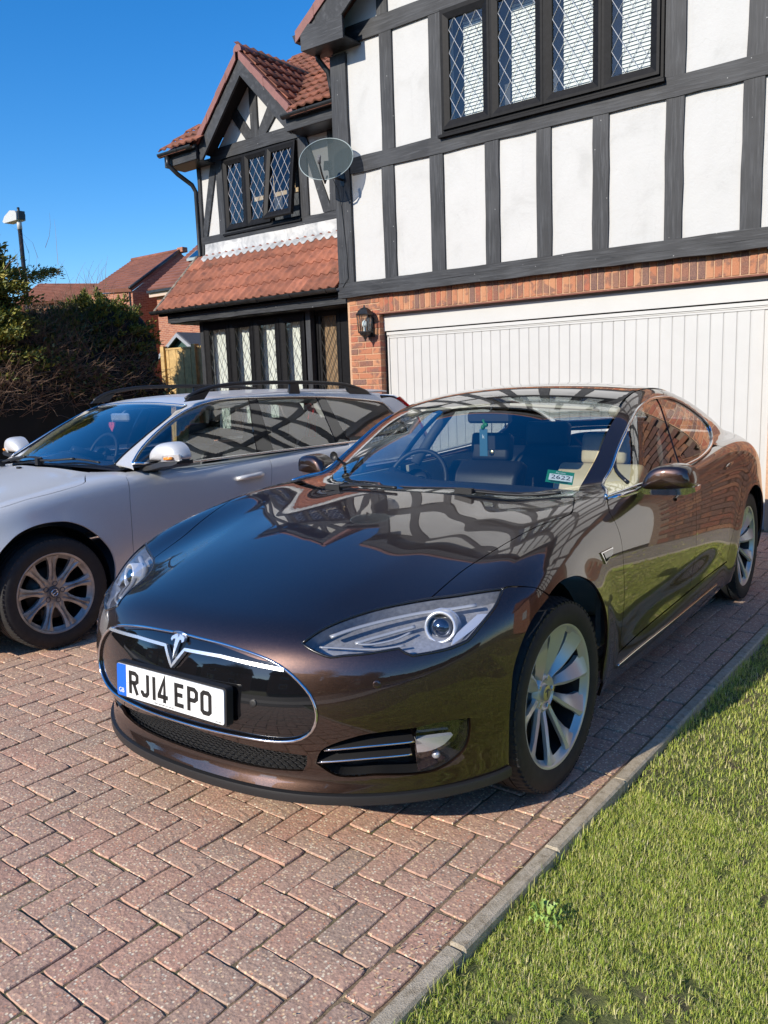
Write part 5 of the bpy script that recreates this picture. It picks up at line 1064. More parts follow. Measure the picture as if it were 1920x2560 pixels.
# ================================================================ loose things in the cars
def loose_items(T,V):
    Tm=Matrix.Translation((4.040,-5.418,0))@Matrix.Rotation(math.radians(2.695),4,'Z'); Vm=Matrix.Translation((.935,-5.428,0))@Matrix.Rotation(-.0443,4,'Z')
    # parking permit stuck inside the windscreen
    P=[Vector(p) for p in ((.543,.812,1.072),(.655,.857,1.060),(.672,.770,1.012),(.561,.735,1.032))]
    ex=(P[1]-P[0]+P[2]-P[3])/2; ey=(P[0]-P[3]+P[1]-P[2])/2; c=sum(P,Vector())/4; w=ex.length; h=ey.length; ex.normalize(); ez=ex.cross(ey).normalized(); ey=ez.cross(ex)
    if ez.z<0: ez=-ez
    Mx=Matrix((ex,ey,ez)).transposed().to_4x4(); Mx=Tm@Matrix.Translation(c-ez*.012)@Mx
    S=empty('parking_permit'); S.matrix_world=Mx; tag(S,'green edged paper permit marked 2622 behind the brown car windscreen','permit')
    m=MB(); m.box(-w/2,w/2,-h/2,h/2,-.001,0); m.build('permit_card',M_green,S)
    m=MB(); m.box(-w*.40,w*.46,-h*.30,h*.20,0,.0008); m.build('number_panel',M_paper,S)
    textobj('permit_number','2622',h*.46,M_ink,S,(.03*w,-h*.05,.0012),(0,0,0)); textobj('permit_heading','Permit',h*.17,M_paper,S,(0,h*.33,.0008),(0,0,0))
    for z,l in ((-.36,.80),(-.43,.66)):
        m=MB(); m.box(-w*l/2+.02*w,w*l/2,h*(z-.02),h*(z+.02),0,.0009); m.build('permit_stripe',M_ink,S)
    # things on the mirror
    S=empty('hanging_tag'); S.matrix_world=Tm@Matrix.Translation((0,1.262,1.245)); tag(S,'blue air freshener card with green tie hanging from the brown car mirror','air freshener')
    m=MB(); m.box(-.052,-.004,-.002,.002,-.175,-.03,.0015); m.build('card',M_cardb,S); m=MB(); m.tube([(-.028,0,-.03),(-.02,0,.0),(-.03,0,.02)],.007,6); m.sphere((-.03,0,-.02),.014,8,6); m.sphere((-.012,.002,-.008),.012,8,6); m.build('green_tie',M_green2,S)
    textobj('card_letter','k',.03,M_paper,S,(-.028,-.0024,-.07),(PI/2,0,0))
    S=empty('key_fob'); S.matrix_world=Tm@Matrix.Translation((.022,1.26,1.225)); tag(S,'black leather key fob with brass medal hanging below the brown car mirror','key fob')
    m=MB(); m.box(-.021,.021,-.003,.003,-.12,-.045,.002); m.build('leather_strip',M_blackl,S); m=MB(); m.tube([(0,0,-.045),(0,0,.02)],.002,5); m.build('cord',M_blackl,S); m=MB(); m.lathe([(-.005,0),(-.004,.012),(-.001,.017),(.002,.017)],'y',20,(0,-.001,-.135)); m.build('medal',M_brass,S)
    # phone holder
    S=empty('phone_holder'); S.matrix_world=Tm@Matrix.Translation((-.60,.90,1.0)); tag(S,'black phone holder on a bent arm inside the brown car windscreen','phone holder')
    m=MB(); m.box(-.03,.03,-.012,.012,.0,.085,.006); m.build('cradle',M_plastic,S)
    for s in (-1,1): m=MB(); m.box(s*.036-.010,s*.036+.010,-.024,.012,.018,.055,.004); m.build('clamp_arm',M_plastic,S)
    m=MB(); m.tube([(0,.01,.04),(0,-.03,.03),(-.05,-.07,.06),(-.07,-.10,.09)],.008,8); m.lathe([(0,.026),(.01,.02),(.015,0)],'y',16,(-.07,-.12,.10)); m.build('bent_arm',M_plastic,S)
    # heart in the estate
    S=empty('hanging_heart'); S.matrix_world=Vm@Matrix.Translation((.0,1.0,1.235)); tag(S,'pink felt heart hanging inside the silver car windscreen','ornament')
    q=[]
    for t in np.linspace(0,2*PI,40,endpoint=False): q.append((16*math.sin(t)**3/16*.036,(13*math.cos(t)-5*math.cos(2*t)-2*math.cos(3*t)-math.cos(4*t))/16*.040))
    m=MB(); m.prism(q,-.006,.006); m.build('heart',M_heart,S)
    m=MB()
    for k in range(3): stroke(m,[(a*8*math.cos(a*1.4)*.9,a*8*math.sin(a*1.4)) for a in np.linspace(.3,2.4+.3*k,12)],1.6,-.0062,(-.012,.012,0)[k],(.006,.006,-.014)[k],.001,.0008)
    m.build('stitched_scroll',M_heartd,S); m=MB(); m.tube([(0,0,.03),(.02,.03,.09)],.0015,5); m.build('thread',M_paper,S)
M_cardb=simple('card_blue',(.05,.16,.25),.4); M_green2=simple('green_ribbon',(.02,.20,.03),.5); M_brass=simple('brass',(.55,.42,.2),.25,1.0); M_heartd=simple('dark_thread',(.25,.03,.05),.8)
# ================================================================ the house
def make_house():
    R=empty('house'); tag(R,'black and white timber framed house with brick base, gabled bay and white double garage','house')
    def part(name,mb,mat,parent=R,**k): return mb.build(name,mat,parent,**k)
    def bx(name,x0,x1,y0,y1,z0,z1,mat,parent=R,c=0): m=MB(); m.box(x0,x1,y0,y1,z0,z1); return m.build(name,mat,parent)
    def beam(x0,x1,z0,z1,y0,y1,mat,tilt=0):
        """waney sawn timber: slightly wandering arrises"""
        m=MB(); L=max(x1-x0,z1-z0); n=max(2,int(L/.22)); V=[]; vert=(z1-z0)>(x1-x0)
        for i in range(n+1):
            t=i/n; a=[rnd.uniform(-.005,.005) for _ in range(4)]
            if vert: z=z0+(z1-z0)*t; V+=[(x0+a[0],y1,z),(x0+a[0],y0+a[2]*.4,z),(x1+a[1],y0+a[3]*.4,z),(x1+a[1],y1,z)]
            else: x=x0+(x1-x0)*t; V+=[(x,y1,z1+a[0]),(x,y0+a[2]*.4,z1+a[0]),(x,y0+a[3]*.4,z0+a[1]),(x,y1,z0+a[1])]
        F=[(i*4+k,(i+1)*4+k,(i+1)*4+k+1,i*4+k+1) for i in range(n) for k in range(3)]+[(0,1,2,3),(n*4+3,n*4+2,n*4+1,n*4)]
        m.add(V,F); o=m.build('timber_beam',mat,R); return o
    def poly(name,pts,y0,y1,mat,parent=R): m=MB(); m.prism(pts,y0,y1); return m.build(name,mat,parent)
    # ---- main block walls
    m=MB(); m.prism([(-.54,2.56),(4.95,2.56),(4.95,4.13),(-.54,4.13)],.0,.22); m.prism([(-.54,4.13),(1.012,4.13),(1.012,5.365),(-.54,5.365)],.0,.22); m.prism([(3.424,4.13),(4.95,4.13),(4.95,5.365),(3.424,5.365)],.0,.22); m.prism([(-.54,5.365),(4.95,5.365),(4.95,5.62),(2.4,7.55),(-.54,5.55)],.0,.22); m.build('render_wall',M_render,R)
    bx('side_wall',-.54,-.34,.22,6.0,0,5.5,M_farbrick); bx('side_wall',4.75,4.95,.22,6,0,5.5,M_farbrick)
    TH=M_timber_h; TV=M_timber_v; TD=M_timber_d
    beam(-.56,4.96,2.602,2.695,-.045,.0,TH); beam(-.562,4.96,2.522,2.600,-.060,.03,TH)
    beam(-.31,4.9,3.94,4.118,-.034,.0,TH)
    for a,b in ((-.31,1.0),(1.0,3.43),(3.43,4.9)): beam(a,b,5.37,5.558,-.032,.0,TH)
    beam(-.555,-.322,2.70,5.30,-.040,.0,TV)
    for a,b in ((.151,.322),(.825,.998),(1.531,1.696),(2.138,2.298),(2.737,2.90),(3.446,3.61),(4.122,4.29),(4.78,4.94)): beam(a+rnd.uniform(-.004,.004),b,2.697,3.938,-.026,.0,TV)
    for a,b in ((.172,.345),(.845,1.005),(3.435,3.615),(4.14,4.31),(4.78,4.94)): beam(a,b,4.12,5.368,-.026,.0,TV)
    for a,b in ((.15,.30),(.95,1.10),(1.7,1.86),(2.5,2.66),(3.3,3.45),(4.1,4.26)):
        zt=5.50+min(a+.56,4.95-b)*.6; beam(a,b,5.56,zt,-.026,.0,TV)
    # ---- gable overhang
    sl=.72; vt=lambda x:5.63+sl*(x+.74)
    for s in (0,1):
        X=lambda x:x if not s else 4.8-x
        m=MB(); m.prism([(X(-.74),vt(-.74)-.125),(X(2.4),vt(2.4)-.125),(X(2.4),vt(2.4)-.42),(X(-.42),5.36),(X(-.74),5.36)],-.300,-.272); part('barge_board',m,TD)
        m=MB(); m.prism([(X(-.745),5.335),(X(-.10),5.318),(X(-.105),5.555),(X(-.40),5.545),(X(-.62),5.60),(X(-.745),5.51)],-.328,-.3005); part('box_end',m,TH)
        m=MB(); m.prism([(-.30,5.335),(-.001,5.335),(-.001,5.35),(-.30,5.35)],X(-.74) if not s else X(-.10),X(-.10) if not s else X(-.74),'x'); part('soffit_board',m,M_gutter)
        m=MB(); m.prism([(X(-.74),vt(-.74)-.13),(X(2.4),vt(2.4)-.13),(X(2.4),vt(2.4)-.16),(X(-.74),vt(-.74)-.16)],-.27,.0); part('soffit_board',m,M_gutter)
        m=MB(); m.add([(X(-.80),-.30,vt(-.80)-.02),(X(2.4),-.30,vt(2.4)-.02),(X(2.4),6.2,vt(2.4)-.02),(X(-.80),6.2,vt(-.80)-.02),(X(-.80),-.30,vt(-.80)-.06),(X(2.4),-.30,vt(2.4)-.06),(X(2.4),6.2,vt(2.4)-.06),(X(-.80),6.2,vt(-.80)-.06)],[(0,1,2,3),(7,6,5,4),(0,4,5,1),(3,2,6,7),(0,3,7,4)]); part('roof_slope',m,M_tile2)
        for k in range(11):
            x0=-.83+.29*k; x1=x0+.30; m=MB(); z0=vt(x0); z1=vt(x1)
            m.prism([(X(x0),z0+.012),(X(x1),z1),(X(x1),z1-.128),(X(x0),z0-.116)],-.325+.004*(k%2),-.305); m.prism([(X(x0),z0+.012),(X(x1),z1),(X(x1),z1-.02),(X(x0),z0-.01)],-.305,-.12); part('verge_tile',m,M_verge)
    m=MB(); m.prism([(-.90,5.55),(-.79,5.55),(-.79,5.46),(-.86,5.46)],-.30,6.0); part('gutter',m,M_gutter)
    m=MB(); m.tube([(-.70,-.10,5.40),(-.70,-.08,5.30),(-.62,-.0,5.16),(-.61,.03,5.02),(-.61,.05,4.9)],.033,10); part('downpipe',m,M_gutter)
    # ---- windows
    def lattice(x0,x1,z0,z1,y,pw,ph,mat,parent,r=.0030):
        m=MB(); n0=int(np.floor((x0-(z1-z0)*pw/ph-x0)/pw))-1
        for sg in (1,-1):
            k=pw/ph
            for i in range(-30,60):
                xa=x0+i*pw
                # line x=xa+sg*k*(z-z0)
                ts=[]; 
                lo,hi=z0,z1
                a=(x0-xa)/(sg*k)+z0; b=(x1-xa)/(sg*k)+z0; lo=max(lo,min(a,b)); hi=min(hi,max(a,b))
                if hi-lo<.01: continue
                pa=Vector((xa+sg*k*(lo-z0),y,lo)); pb=Vector((xa+sg*k*(hi-z0),y,hi)); d=(pb-pa).normalized(); q=Vector((d.z,0,-d.x))*r
                m.add([pa+q+Vector((0,.002,0)),pb+q+Vector((0,.002,0)),pb-q+Vector((0,.002,0)),pa-q+Vector((0,.002,0)),pa+Vector((0,-.0035,0)),pb+Vector((0,-.0035,0))],[(0,4,5,1),(3,2,5,4),(0,1,2,3),(0,3,4),(1,5,2)])
        return m.build('lead_lattice',mat,parent)
    def framebox(m,x0,x1,z0,z1,w,y0,y1):
        m.box(x0,x1,y0,y1,z0,z0+w); m.box(x0,x1,y0,y1,z1-w,z1); m.box(x0,x0+w,y0,y1,z0+w,z1-w); m.box(x1-w,x1,y0,y1,z0+w,z1-w)
    def sash(m,x0,x1,z0,z1,w,y0,y1):
        """mitred section with a sloping face"""
        for (a,b,c,d) in (((x0,z0),(x1,z0),(x1-w,z0+w),(x0+w,z0+w)),((x1,z0),(x1,z1),(x1-w,z1-w),(x1-w,z0+w)),((x1,z1),(x0,z1),(x0+w,z1-w),(x1-w,z1-w)),((x0,z1),(x0,z0),(x0+w,z0+w),(x0+w,z1-w))):
            t=.30
            e=(a[0]+(d[0]-a[0])*t,a[1]+(d[1]-a[1])*t); f_=(b[0]+(c[0]-b[0])*t,b[1]+(c[1]-b[1])*t)
            m.add([(a[0],y1,a[1]),(b[0],y1,b[1]),(a[0],y0,a[1]),(b[0],y0,b[1]),(e[0],y0,e[1]),(f_[0],y0,f_[1]),(d[0],y0+.018,d[1]),(c[0],y0+.018,c[1]),(d[0],y1,d[1]),(c[0],y1,c[1])],[(0,2,3,1),(2,4,5,3),(4,6,7,5),(6,8,9,7)])
    def window(x0,x1,z0,z1,y,cas,gw,pw=.135,ph=.225,lead=M_lead,openlast=False,sill=True,room=.9,nm='window'):
        W=empty(nm,parent=R)
        m=MB(); framebox(m,x0,x1,z0,z1,.035,y-.012,y+.06); xs=[c[1] for c in cas[:-1]]
        for x in xs: m.box(x-.012,x+.012,y-.008,y+.055,z0+.035,z1-.035)
        m.build('frame',M_upvc,W)
        for i,(a,b) in enumerate(cas):
            za,zb=z0+.03,z1-.03
            op=openlast and i==len(cas)-1
            piv=(0,y-.02,zb); 
            par=W
            S=empty('casement',piv,0,W); 
            if op: S.rotation_euler=(-.155,0,0)
            oy=-(y-.02); oz=-zb
            m=MB(); sash(m,a,b,za+oz,zb+oz,gw,-.028 if op else -.020,.03); 
            if op: m.box(a,b,.0,.03,za+oz,zb+oz) if False else None
            m.build('casement_frame',M_upvc,S)
            m=MB(); m.add([(a+gw-.01,.015,za+oz+gw-.01),(b-gw+.01,.015,za+oz+gw-.01),(b-gw+.01,.015,zb+oz-gw+.01),(a+gw-.01,.015,zb+oz-gw+.01)],[(0,1,2,3)]); m.build('pane',M_pane,S)
            lattice(a+gw,b-gw,za+oz+gw,zb+oz-gw,.009,pw,ph,lead,S)
        if sill:
            m=MB(); m.prism([(y-.055,z0-.045),(y-.055,z0-.018),(y-.01,z0),(y+.05,z0),(y+.05,z0-.045)],x0-.03,x1+.02,'x'); m.build('sill',M_upvc,W)
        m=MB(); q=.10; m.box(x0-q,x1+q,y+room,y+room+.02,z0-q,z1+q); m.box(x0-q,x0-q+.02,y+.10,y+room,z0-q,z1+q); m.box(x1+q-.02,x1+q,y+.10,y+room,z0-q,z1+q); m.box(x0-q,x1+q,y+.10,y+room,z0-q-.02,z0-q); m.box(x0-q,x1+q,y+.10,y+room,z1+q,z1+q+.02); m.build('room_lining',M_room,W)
        return W
    W=window(1.01,3.425,4.125,5.368,-.03,[(1.035,1.628),(1.632,2.233),(2.237,2.838),(2.842,3.395)],.088)
    # venetian blind strips inside the big window
    for (a,b) in ((1.22,1.66),(1.80,2.26),(2.38,2.86),(2.98,3.42)):
        m=MB(); z=4.2
        while z<5.30: m.add([(a,.092,z),(b,.092,z),(b,.106,z+.034),(a,.106,z+.034)],[(0,1,2,3)]); z+=.036
        m.build('blind',M_blind,W)
    W=window(-3.57,-1.99,3.81,4.875,.89,[(-3.545,-3.075),(-3.07,-2.585),(-2.58,-2.015)],.080,openlast=True,room=.7)
    m=MB(); m.box(-3.3,-2.25,1.25,1.30,4.28,4.34); m.box(-2.95,-2.85,1.24,1.25,4.28,4.60); m.box(-2.5,-2.42,1.24,1.25,4.34,4.60); m.build('shelf',M_tan,W)
    G=window(-3.64,-1.50,.75,2.465,.37,[(-3.60,-3.04),(-3.03,-2.535),(-2.525,-2.015),(-2.005,-1.53)],.098,.115,.235,M_leadd,room=.55,sill=False)
    for (a,b) in ((-3.60,-3.10),(-3.06,-2.58),(-2.55,-2.06),(-2.04,-1.55)):
        m=MB(); n=24; xs=np.linspace(a,b,n); V=[(x,.475+.014*math.sin(i*1.35),.8) for i,x in enumerate(xs)]+[(x,.475+.012*math.sin(i*1.35+.2),2.44) for i,x in enumerate(xs)]; m.add(V,[(i,i+1,n+i+1,n+i) for i in range(n-1)],True); m.build('curtain',M_curtain,G)
    bx('bay_base',-3.64,-1.50,.38,.88,0,.75,M_farbrick)
    bx('bay_post',-1.50,-1.415,.33,.42,0,2.47,M_timber_v); bx('bay_post',-3.72,-3.64,.36,.44,0,2.47,M_timber_v); bx('bay_return',-3.70,-3.64,.44,.90,0,2.47,M_upvc); bx('porch_wall',-1.0,-.50,.44,.50,0,2.47,M_upvc)
    # front door, deep in the porch
    Dr=empty('front_door',parent=R)
    m=MB(); framebox(m,-1.41,-.98,.0,2.47,.04,.43,.50); m.box(-1.37,-1.02,.45,.48,.05,.30); sash(m,-1.405,-1.0,.30,2.45,.065,.435,.48); m.build('door_frame',M_upvc,Dr)
    m=MB(); m.add([(-1.36,.465,.34),(-1.04,.465,.34),(-1.04,.465,2.40),(-1.36,.465,2.40)],[(0,1,2,3)]); m.build('pane',M_pane,Dr); lattice(-1.345,-1.06,.36,2.39,.458,.095,.19,M_leadd,Dr,.0035)
    m=MB(); m.box(-1.38,-1.02,.52,.53,.35,2.42); m.build('door_curtain',M_tan2,Dr)
    bx('ground_floor_wall',-4.13,-3.70,.90,1.1,0,3.6,M_farbrick)
    # ---- gabled bay wall, timbers
    m=MB(); m.prism([(-4.13,3.5),(-.54,3.5),(-.54,3.815),(-4.13,3.815)],.90,1.05); m.prism([(-4.13,3.815),(-3.568,3.815),(-3.568,4.87),(-4.13,4.87)],.90,1.05); m.prism([(-1.992,3.815),(-.54,3.815),(-.54,4.87),(-1.992,4.87)],.90,1.05); m.prism([(-4.13,4.87),(-.54,4.87),(-.54,4.95),(-1.75,4.95),(-2.75,5.95),(-3.75,4.95),(-4.13,4.95)],.90,1.05); m.build('render_wall',M_render,R)
    m=MB(); m.box(-4.13,-3.95,1.05,6.0,0,4.95); m.build('side_wall',M_farbrick,R)
    Y0,Y1=.868,.90
    beam(-4.14,-.54,3.70,3.81,Y0-.006,Y1,TH); beam(-3.80,-1.80,4.872,5.045,Y0-.012,Y1,TH)
    beam(-2.90,-2.755,5.05,5.80,Y0,Y1,TV); beam(-3.705,-3.575,3.815,4.918,Y0,Y1,TV); beam(-1.985,-1.845,3.815,4.918,Y0,Y1,TV); beam(-1.44,-1.25,3.815,4.918,Y0,Y1,TV); beam(-4.14,-4.08,3.5,4.9,Y0-.004,Y1,TV)
    for pts in ([(-3.36,5.49),(-3.24,5.58),(-2.89,5.12),(-2.89,5.05),(-3.02,5.05)],[(-2.52,5.42),(-2.37,5.27),(-2.60,5.05),(-2.75,5.05),(-2.75,5.12)],[(-3.80,4.92),(-3.70,4.80),(-4.0,3.815),(-4.08,3.815),(-4.08,3.95)],[(-1.84,4.86),(-1.84,4.60),(-1.57,3.815),(-1.445,3.815),(-1.445,3.90)]): poly('timber_brace',pts,Y0+.002,Y1,TD)
    # barge boards of the bay gable
    for s in (1,-1):
        X=lambda x:-2.76+s*x
        poly('barge_board',[(X(0),5.99),(X(0),5.785),(X(.74),5.04),(X(.93),4.84),(X(.945),5.04)] if False else [(X(0),6.00),(X(0),5.79),(X(.90),4.84),(X(.985),4.84),(X(.985),5.015)],.58,.615,TD)
        poly('soffit_board',[(X(0),5.985),(X(0),5.955),(X(1.0),4.955),(X(1.03),4.955)],.615,.90,M_dark)
        for k in range(5):
            d0=.03+.225*k; d1=d0+.235; m=MB(); z0=6.13-d0; z1=6.13-d1
            m.prism([(X(d0),z0),(X(d1),z1+.012),(X(d1),z1-.125),(X(d0),z0-.112)],.545-.004*(k%2),.565); m.prism([(X(d0),z0),(X(d1),z1+.014),(X(d1),z1-.004),(X(d0),z0-.018)],.565,.66); m.build('verge_tile',M_verge,R)
    # tiles -------------------------------------------------
    def tile_mesh(name,mat,w=.302,l=.36,th=.022,amp=.020,double=True):
        """interlocking tile, local x across, y up the slope, z out of the slope"""
        n=16; xs=np.linspace(0,w,n+1); 
        if double: hz=[amp*max(0,math.cos((x/w*2%1-.5)*2*PI))**.8 if True else 0 for x in xs]; hz=[amp*(.5+.5*math.cos(2*PI*(x/(w/2))-PI))**1.6 for x in xs]
        else: hz=[amp*(.5+.5*math.sin(2*PI*x/w)) for x in xs]
        m=MB(); V=[]
        for y,dz in ((0,th),(l,0.004)): V+=[(x,y,h+dz) for x,h in zip(xs,hz)]
        V+=[(x,0.002,h+th-.020) for x,h in zip(xs,hz)]
        N_=n+1; F=[(i,i+1,N_+i+1,N_+i) for i in range(n)]+[(2*N_+i,2*N_+i+1,i+1,i) for i in range(n)]+[(0,N_,2*N_),(n,2*N_+n,2*n+1)]
        m.add(V,F,False); me=m.mesh(mat,name)
        for p in me.polygons:
            if p.index<n: p.use_smooth=True
        return me
    def place(me,parent,o,ux,uy,scale=(1,1,1),nm='roof_tile'):
        ux=Vector(ux).normalized(); uy=Vector(uy).normalized(); uz=ux.cross(uy).normalized()
        M4=Matrix((ux,uy,uz)).transposed().to_4x4(); M4.translation=Vector(o); ob=link(nm,me,parent); ob.matrix_basis=M4@Matrix.Diagonal((*scale,1)); return ob
    T1=tile_mesh('porch_tile',M_tile,amp=.036)
    Pr=empty('porch_roof',parent=R)
    up=Vector((0,.88,.86)).normalized(); L=math.hypot(.88,.86); g=L/4.15
    for r in range(4):
        for c in range(13):
            x=-4.24+c*.3-(.0)
            if x>-.75: continue
            o=Vector((x+rnd.uniform(-.003,.003),-.03,2.645))+up*(g*r+rnd.uniform(-.003,.003)); place(T1,Pr,o,(1,rnd.uniform(-.004,.004),0),up)
    m=MB(); m.add([(-4.22,0,2.63),(-.55,0,2.63),(-.55,.88,3.49),(-4.22,.88,3.49),(-4.22,0,2.58),(-.55,0,2.58),(-.55,.88,3.44),(-4.22,.88,3.44)],[(0,1,2,3),(7,6,5,4),(0,4,5,1),(0,3,7,4)]); m.build('roof_deck',M_mortar,Pr)
    for k in range(5):  # mortared verge
        m=MB(); a=Vector((-4.27,-.02,2.66))+up*(k*.25); b=a+up*.26; m.tube([a,b],.028,7); m.build('verge_mortar',M_verge_m,Pr)
    # lead flashing with a dressed, wavy lower edge
    m=MB(); n=420; xs=np.linspace(-4.05,-.56,n); V=[]
    for x in xs:
        ph=(x+4.24)/.15; hgt=.030*(.5+.5*math.cos(2*PI*ph-PI))**1.6; dr=.150+.005*math.cos(2*PI*ph)+.006*math.sin(x*9)
        V+=[(x,.862,3.70),(x,.858+.003*math.sin(x*5),3.60),(x,.845,3.515),(x,.80,3.49+.024+hgt*.4),(x,.88-dr,2.645+(.88-dr+.03)*.977+.042+hgt)]
    m.add(V,[(i*5+k,(i+1)*5+k,(i+1)*5+k+1,i*5+k+1) for i in range(n-1) for k in range(4)],True); m.build('lead_flashing',M_flash,Pr)
    m=MB(); m.box(-4.06,-.56,.866,.90,3.48,3.70); m.build('lead_upstand',M_flash,Pr)
    # gutter and fascia
    m=MB(); 
    def gutter(x0,x1,y,z,par,r=.052):
        m=MB(); q=[(y+r*math.cos(a),z+r*math.sin(a)) for a in np.linspace(PI,2*PI,10)]+[(y+(r-.006)*math.cos(a),z+(r-.006)*math.sin(a)) for a in np.linspace(2*PI,PI,10)]; m.prism(q,x0,x1,'x'); m.prism([(y+r*math.cos(a),z+r*math.sin(a)) for a in np.linspace(PI,2*PI,10)],x0,x0+.004,'x')
        x=x0+.45
        while x<x1-.1: m.prism([(y+(r+.007)*math.cos(a),z+(r+.007)*math.sin(a)) for a in np.linspace(PI,2*PI,8)]+[(y+r,z+.002),(y-r,z+.002)],x-.018,x+.018,'x'); x+=.62
        return m.build('gutter',M_gutter,par)
    gutter(-4.30,-.565,-.06,2.655,Pr); gutter(-4.50,-3.72,.46,5.035,R); gutter(-1.86,-.565,.46,5.035,R)
    beam(-4.09,-.475,2.47,2.585,.07,.115,TH); bx('fascia_board',-4.20,-.56,.0,.05,2.575,2.64,M_upvc,Pr); bx('soffit_board',-4.09,-.47,.115,.90,2.462,2.478,M_gutter,Pr)
    for a,b in ((-4.46,-3.72),(-1.86,-.56)): bx('fascia_board',a,b,.52,.56,4.85,5.06,M_timber_h); bx('soffit_board',a,b,.56,.90,4.85,4.865,M_gutter)
    m=MB(); m.box(-4.34,-4.29,.60,.65,4.86,4.99); m.tube([(-4.31,.46,4.98),(-4.31,.46,4.86),(-4.27,.60,4.74),(-4.19,.80,4.60),(-4.17,.85,4.50),(-4.17,.85,3.55),(-4.17,.84,3.47)],.034,10); m.build('downpipe',M_gutter,R)
    # upper roofs: bay gable right slope, main slope behind
    T2=tile_mesh('upper_tile',M_tile2,.302,.36,.030,.026)
    U=empty('upper_roof',parent=R)
    upx=Vector((-1,0,1)).normalized()   # up the right hand slope of the gable
    cnt=0
    for r in range(6):
        xr=-1.70-.262*r*.98*.71*1.0; zr=5.07+(-1.70-xr)
        xr=-1.70-.19*r; zr=5.09+.19*r
        ymax=.56+(zr-5.05)/.7+.30
        y=.60
        while y<ymax:
            if xr>-2.74 and cnt<300: place(T2,U,(xr,y,zr),(0,1,0),upx,(1,.86,1)); cnt+=1
            y+=.30
    upm=Vector((0,1,.7)).normalized()
    for r in range(12):
        y0=.44+.262*r; z0=5.055+.7*(y0-.44)
        x=-1.62-.0*r
        xl=-1.66-.27*r if z0<6.1 else -4.4
        x=-.86
        while x>xl-.15 and x>-4.6:
            place(T2,U,(x,y0+rnd.uniform(-.01,.01),z0),(1,0,rnd.uniform(-.02,.02)),upm,(1,.86,1)); cnt+=1; x-=.30
    for (a,b) in ((-4.50,-3.85),):
        for r in range(3):
            x=-4.48
            while x<-3.75-.1*r*0: place(T2,U,(x,.44+.262*r,5.055+.183*r),(1,0,0),upm,(1,.86,1)); x+=.3
    m=MB(); PZ=lambda x,y:(x,y,5.04+.7*(y-.5)); m.add([PZ(-4.5,.42),PZ(-3.84,.42),PZ(-2.76,2.0),PZ(-1.68,.42),PZ(-.5,.42),PZ(-.5,3.6),PZ(-2.76,3.6),PZ(-4.5,3.6)],[(0,1,2,7),(2,6,7),(2,3,4,5),(2,5,6)]); m.add([(-4.5,3.6,7.21),(-.5,3.6,7.21),(-.5,6.6,5.1),(-4.5,6.6,5.1)],[(0,1,2,3)]); m.build('roof_deck',M_tile2,U)
    m=MB(); m.add([(-2.76,.60,6.09),(-1.70,.60,5.03),(-1.70,.75,5.03),(-2.76,2.1,6.09)],[(0,1,2,3)]); m.add([(-2.76,.60,6.09),(-3.82,.60,5.03),(-3.82,.75,5.03),(-2.76,2.1,6.09)],[(3,2,1,0)]); m.build('gable_deck',M_tile2,U)
    m=MB(); m.add([(-1.78,.62,5.165),(-1.60,.46,5.10),(-2.62,2.04,6.14),(-2.80,2.12,6.19)],[(0,1,2,3)]); m.build('valley_lining',M_dark,U)
    for k in range(5):
        y0=.56+.33*k; m=MB(); rr_=.075; q=[(-2.76+rr_*math.cos(a)*1.05,6.105+rr_*math.sin(a)*1.1) for a in np.linspace(-.15,PI+.15,10)]; m.prism(q,y0,y0+.34+.01*(k%2)); m.build('ridge_tile',M_ridge if k else M_verge,U)
    for k in range(12):
        m=MB(); x0=-4.5+.34*k; q=[(3.6+.11*math.cos(a),7.20+.09*math.sin(a)) for a in np.linspace(0,PI,8)]; m.prism(q,x0,x0+.345,'x'); m.build('ridge_tile',M_tile2,U)
    # ---- brickwork: pillar and soldier course
    def bev(w,d,h,mat,nm): m=MB(); m.bevbox(0,0,0,w,d,h,.004); me=m.mesh(mat,nm); bm=bmesh.new(); bm.from_mesh(me); bmesh.ops.recalc_face_normals(bm,faces=bm.faces); bm.to_mesh(me); bm.free(); return me
    cache={}
    def brick(x0,x1,y0,y1,z0,z1,par,mat=M_brick):
        k=(round(x1-x0,3),round(y1-y0,3),round(z1-z0,3))
        if k not in cache: cache[k]=bev(*k,mat,'brick')
        j=rnd.uniform; o=link('brick',cache[k],par,((x0+x1)/2+j(-.001,.001),(y0+y1)/2+j(-.0015,.0015),(z0+z1)/2+j(-.001,.001)),(j(-.004,.004),j(-.006,.006),j(-.004,.004))); return o
    Bw=empty('garage_brickwork',parent=R)
    zc=2.2039
    for i in range(-4,29):
        z1=zc-.075*i-.005; z0=z1-.065
        if z1>2.53 or z0<0: 
            if z0<2.5 and z1>2.53: z1=2.525
            else: continue
        rows=[(-.466,-.246),(-.236,-.002)] if i%2 else [(-.466,-.358),(-.348,-.133),(-.123,-.002)]
        for a,b in rows: brick(a,b,.03,.132,z0,z1,Bw)
        if z0<1.9: brick(-.51,-.474,.045,.132,z0,z1,Bw)
        if z0<2.31: brick(-.104,-.002,.142,.24,z0,z1,Bw)
        for a,b in ([(4.402,4.622),(4.632,4.94)] if i%2 else [(4.402,4.51),(4.52,4.735),(4.745,4.94)]):
            if z0>.9: brick(a,b,.03,.132,z0,z1,Bw)
    for k in range(66):
        a=-.0036+.075*k
        if a>4.86: break
        brick(a+.005,a+.070,.03,.132,2.318,2.53,Bw)
    m=MB(); m.box(-.50,-.006,.037,.24,0,2.52); m.box(-.006,4.40,.037,.13,2.312,2.525); m.box(4.40,4.95,.037,.24,0,2.525); m.build('mortar_bed',M_mortar,Bw)
    bx('steel_lintel',-.04,4.45,.022,.13,2.296,2.310,M_lintel,Bw)
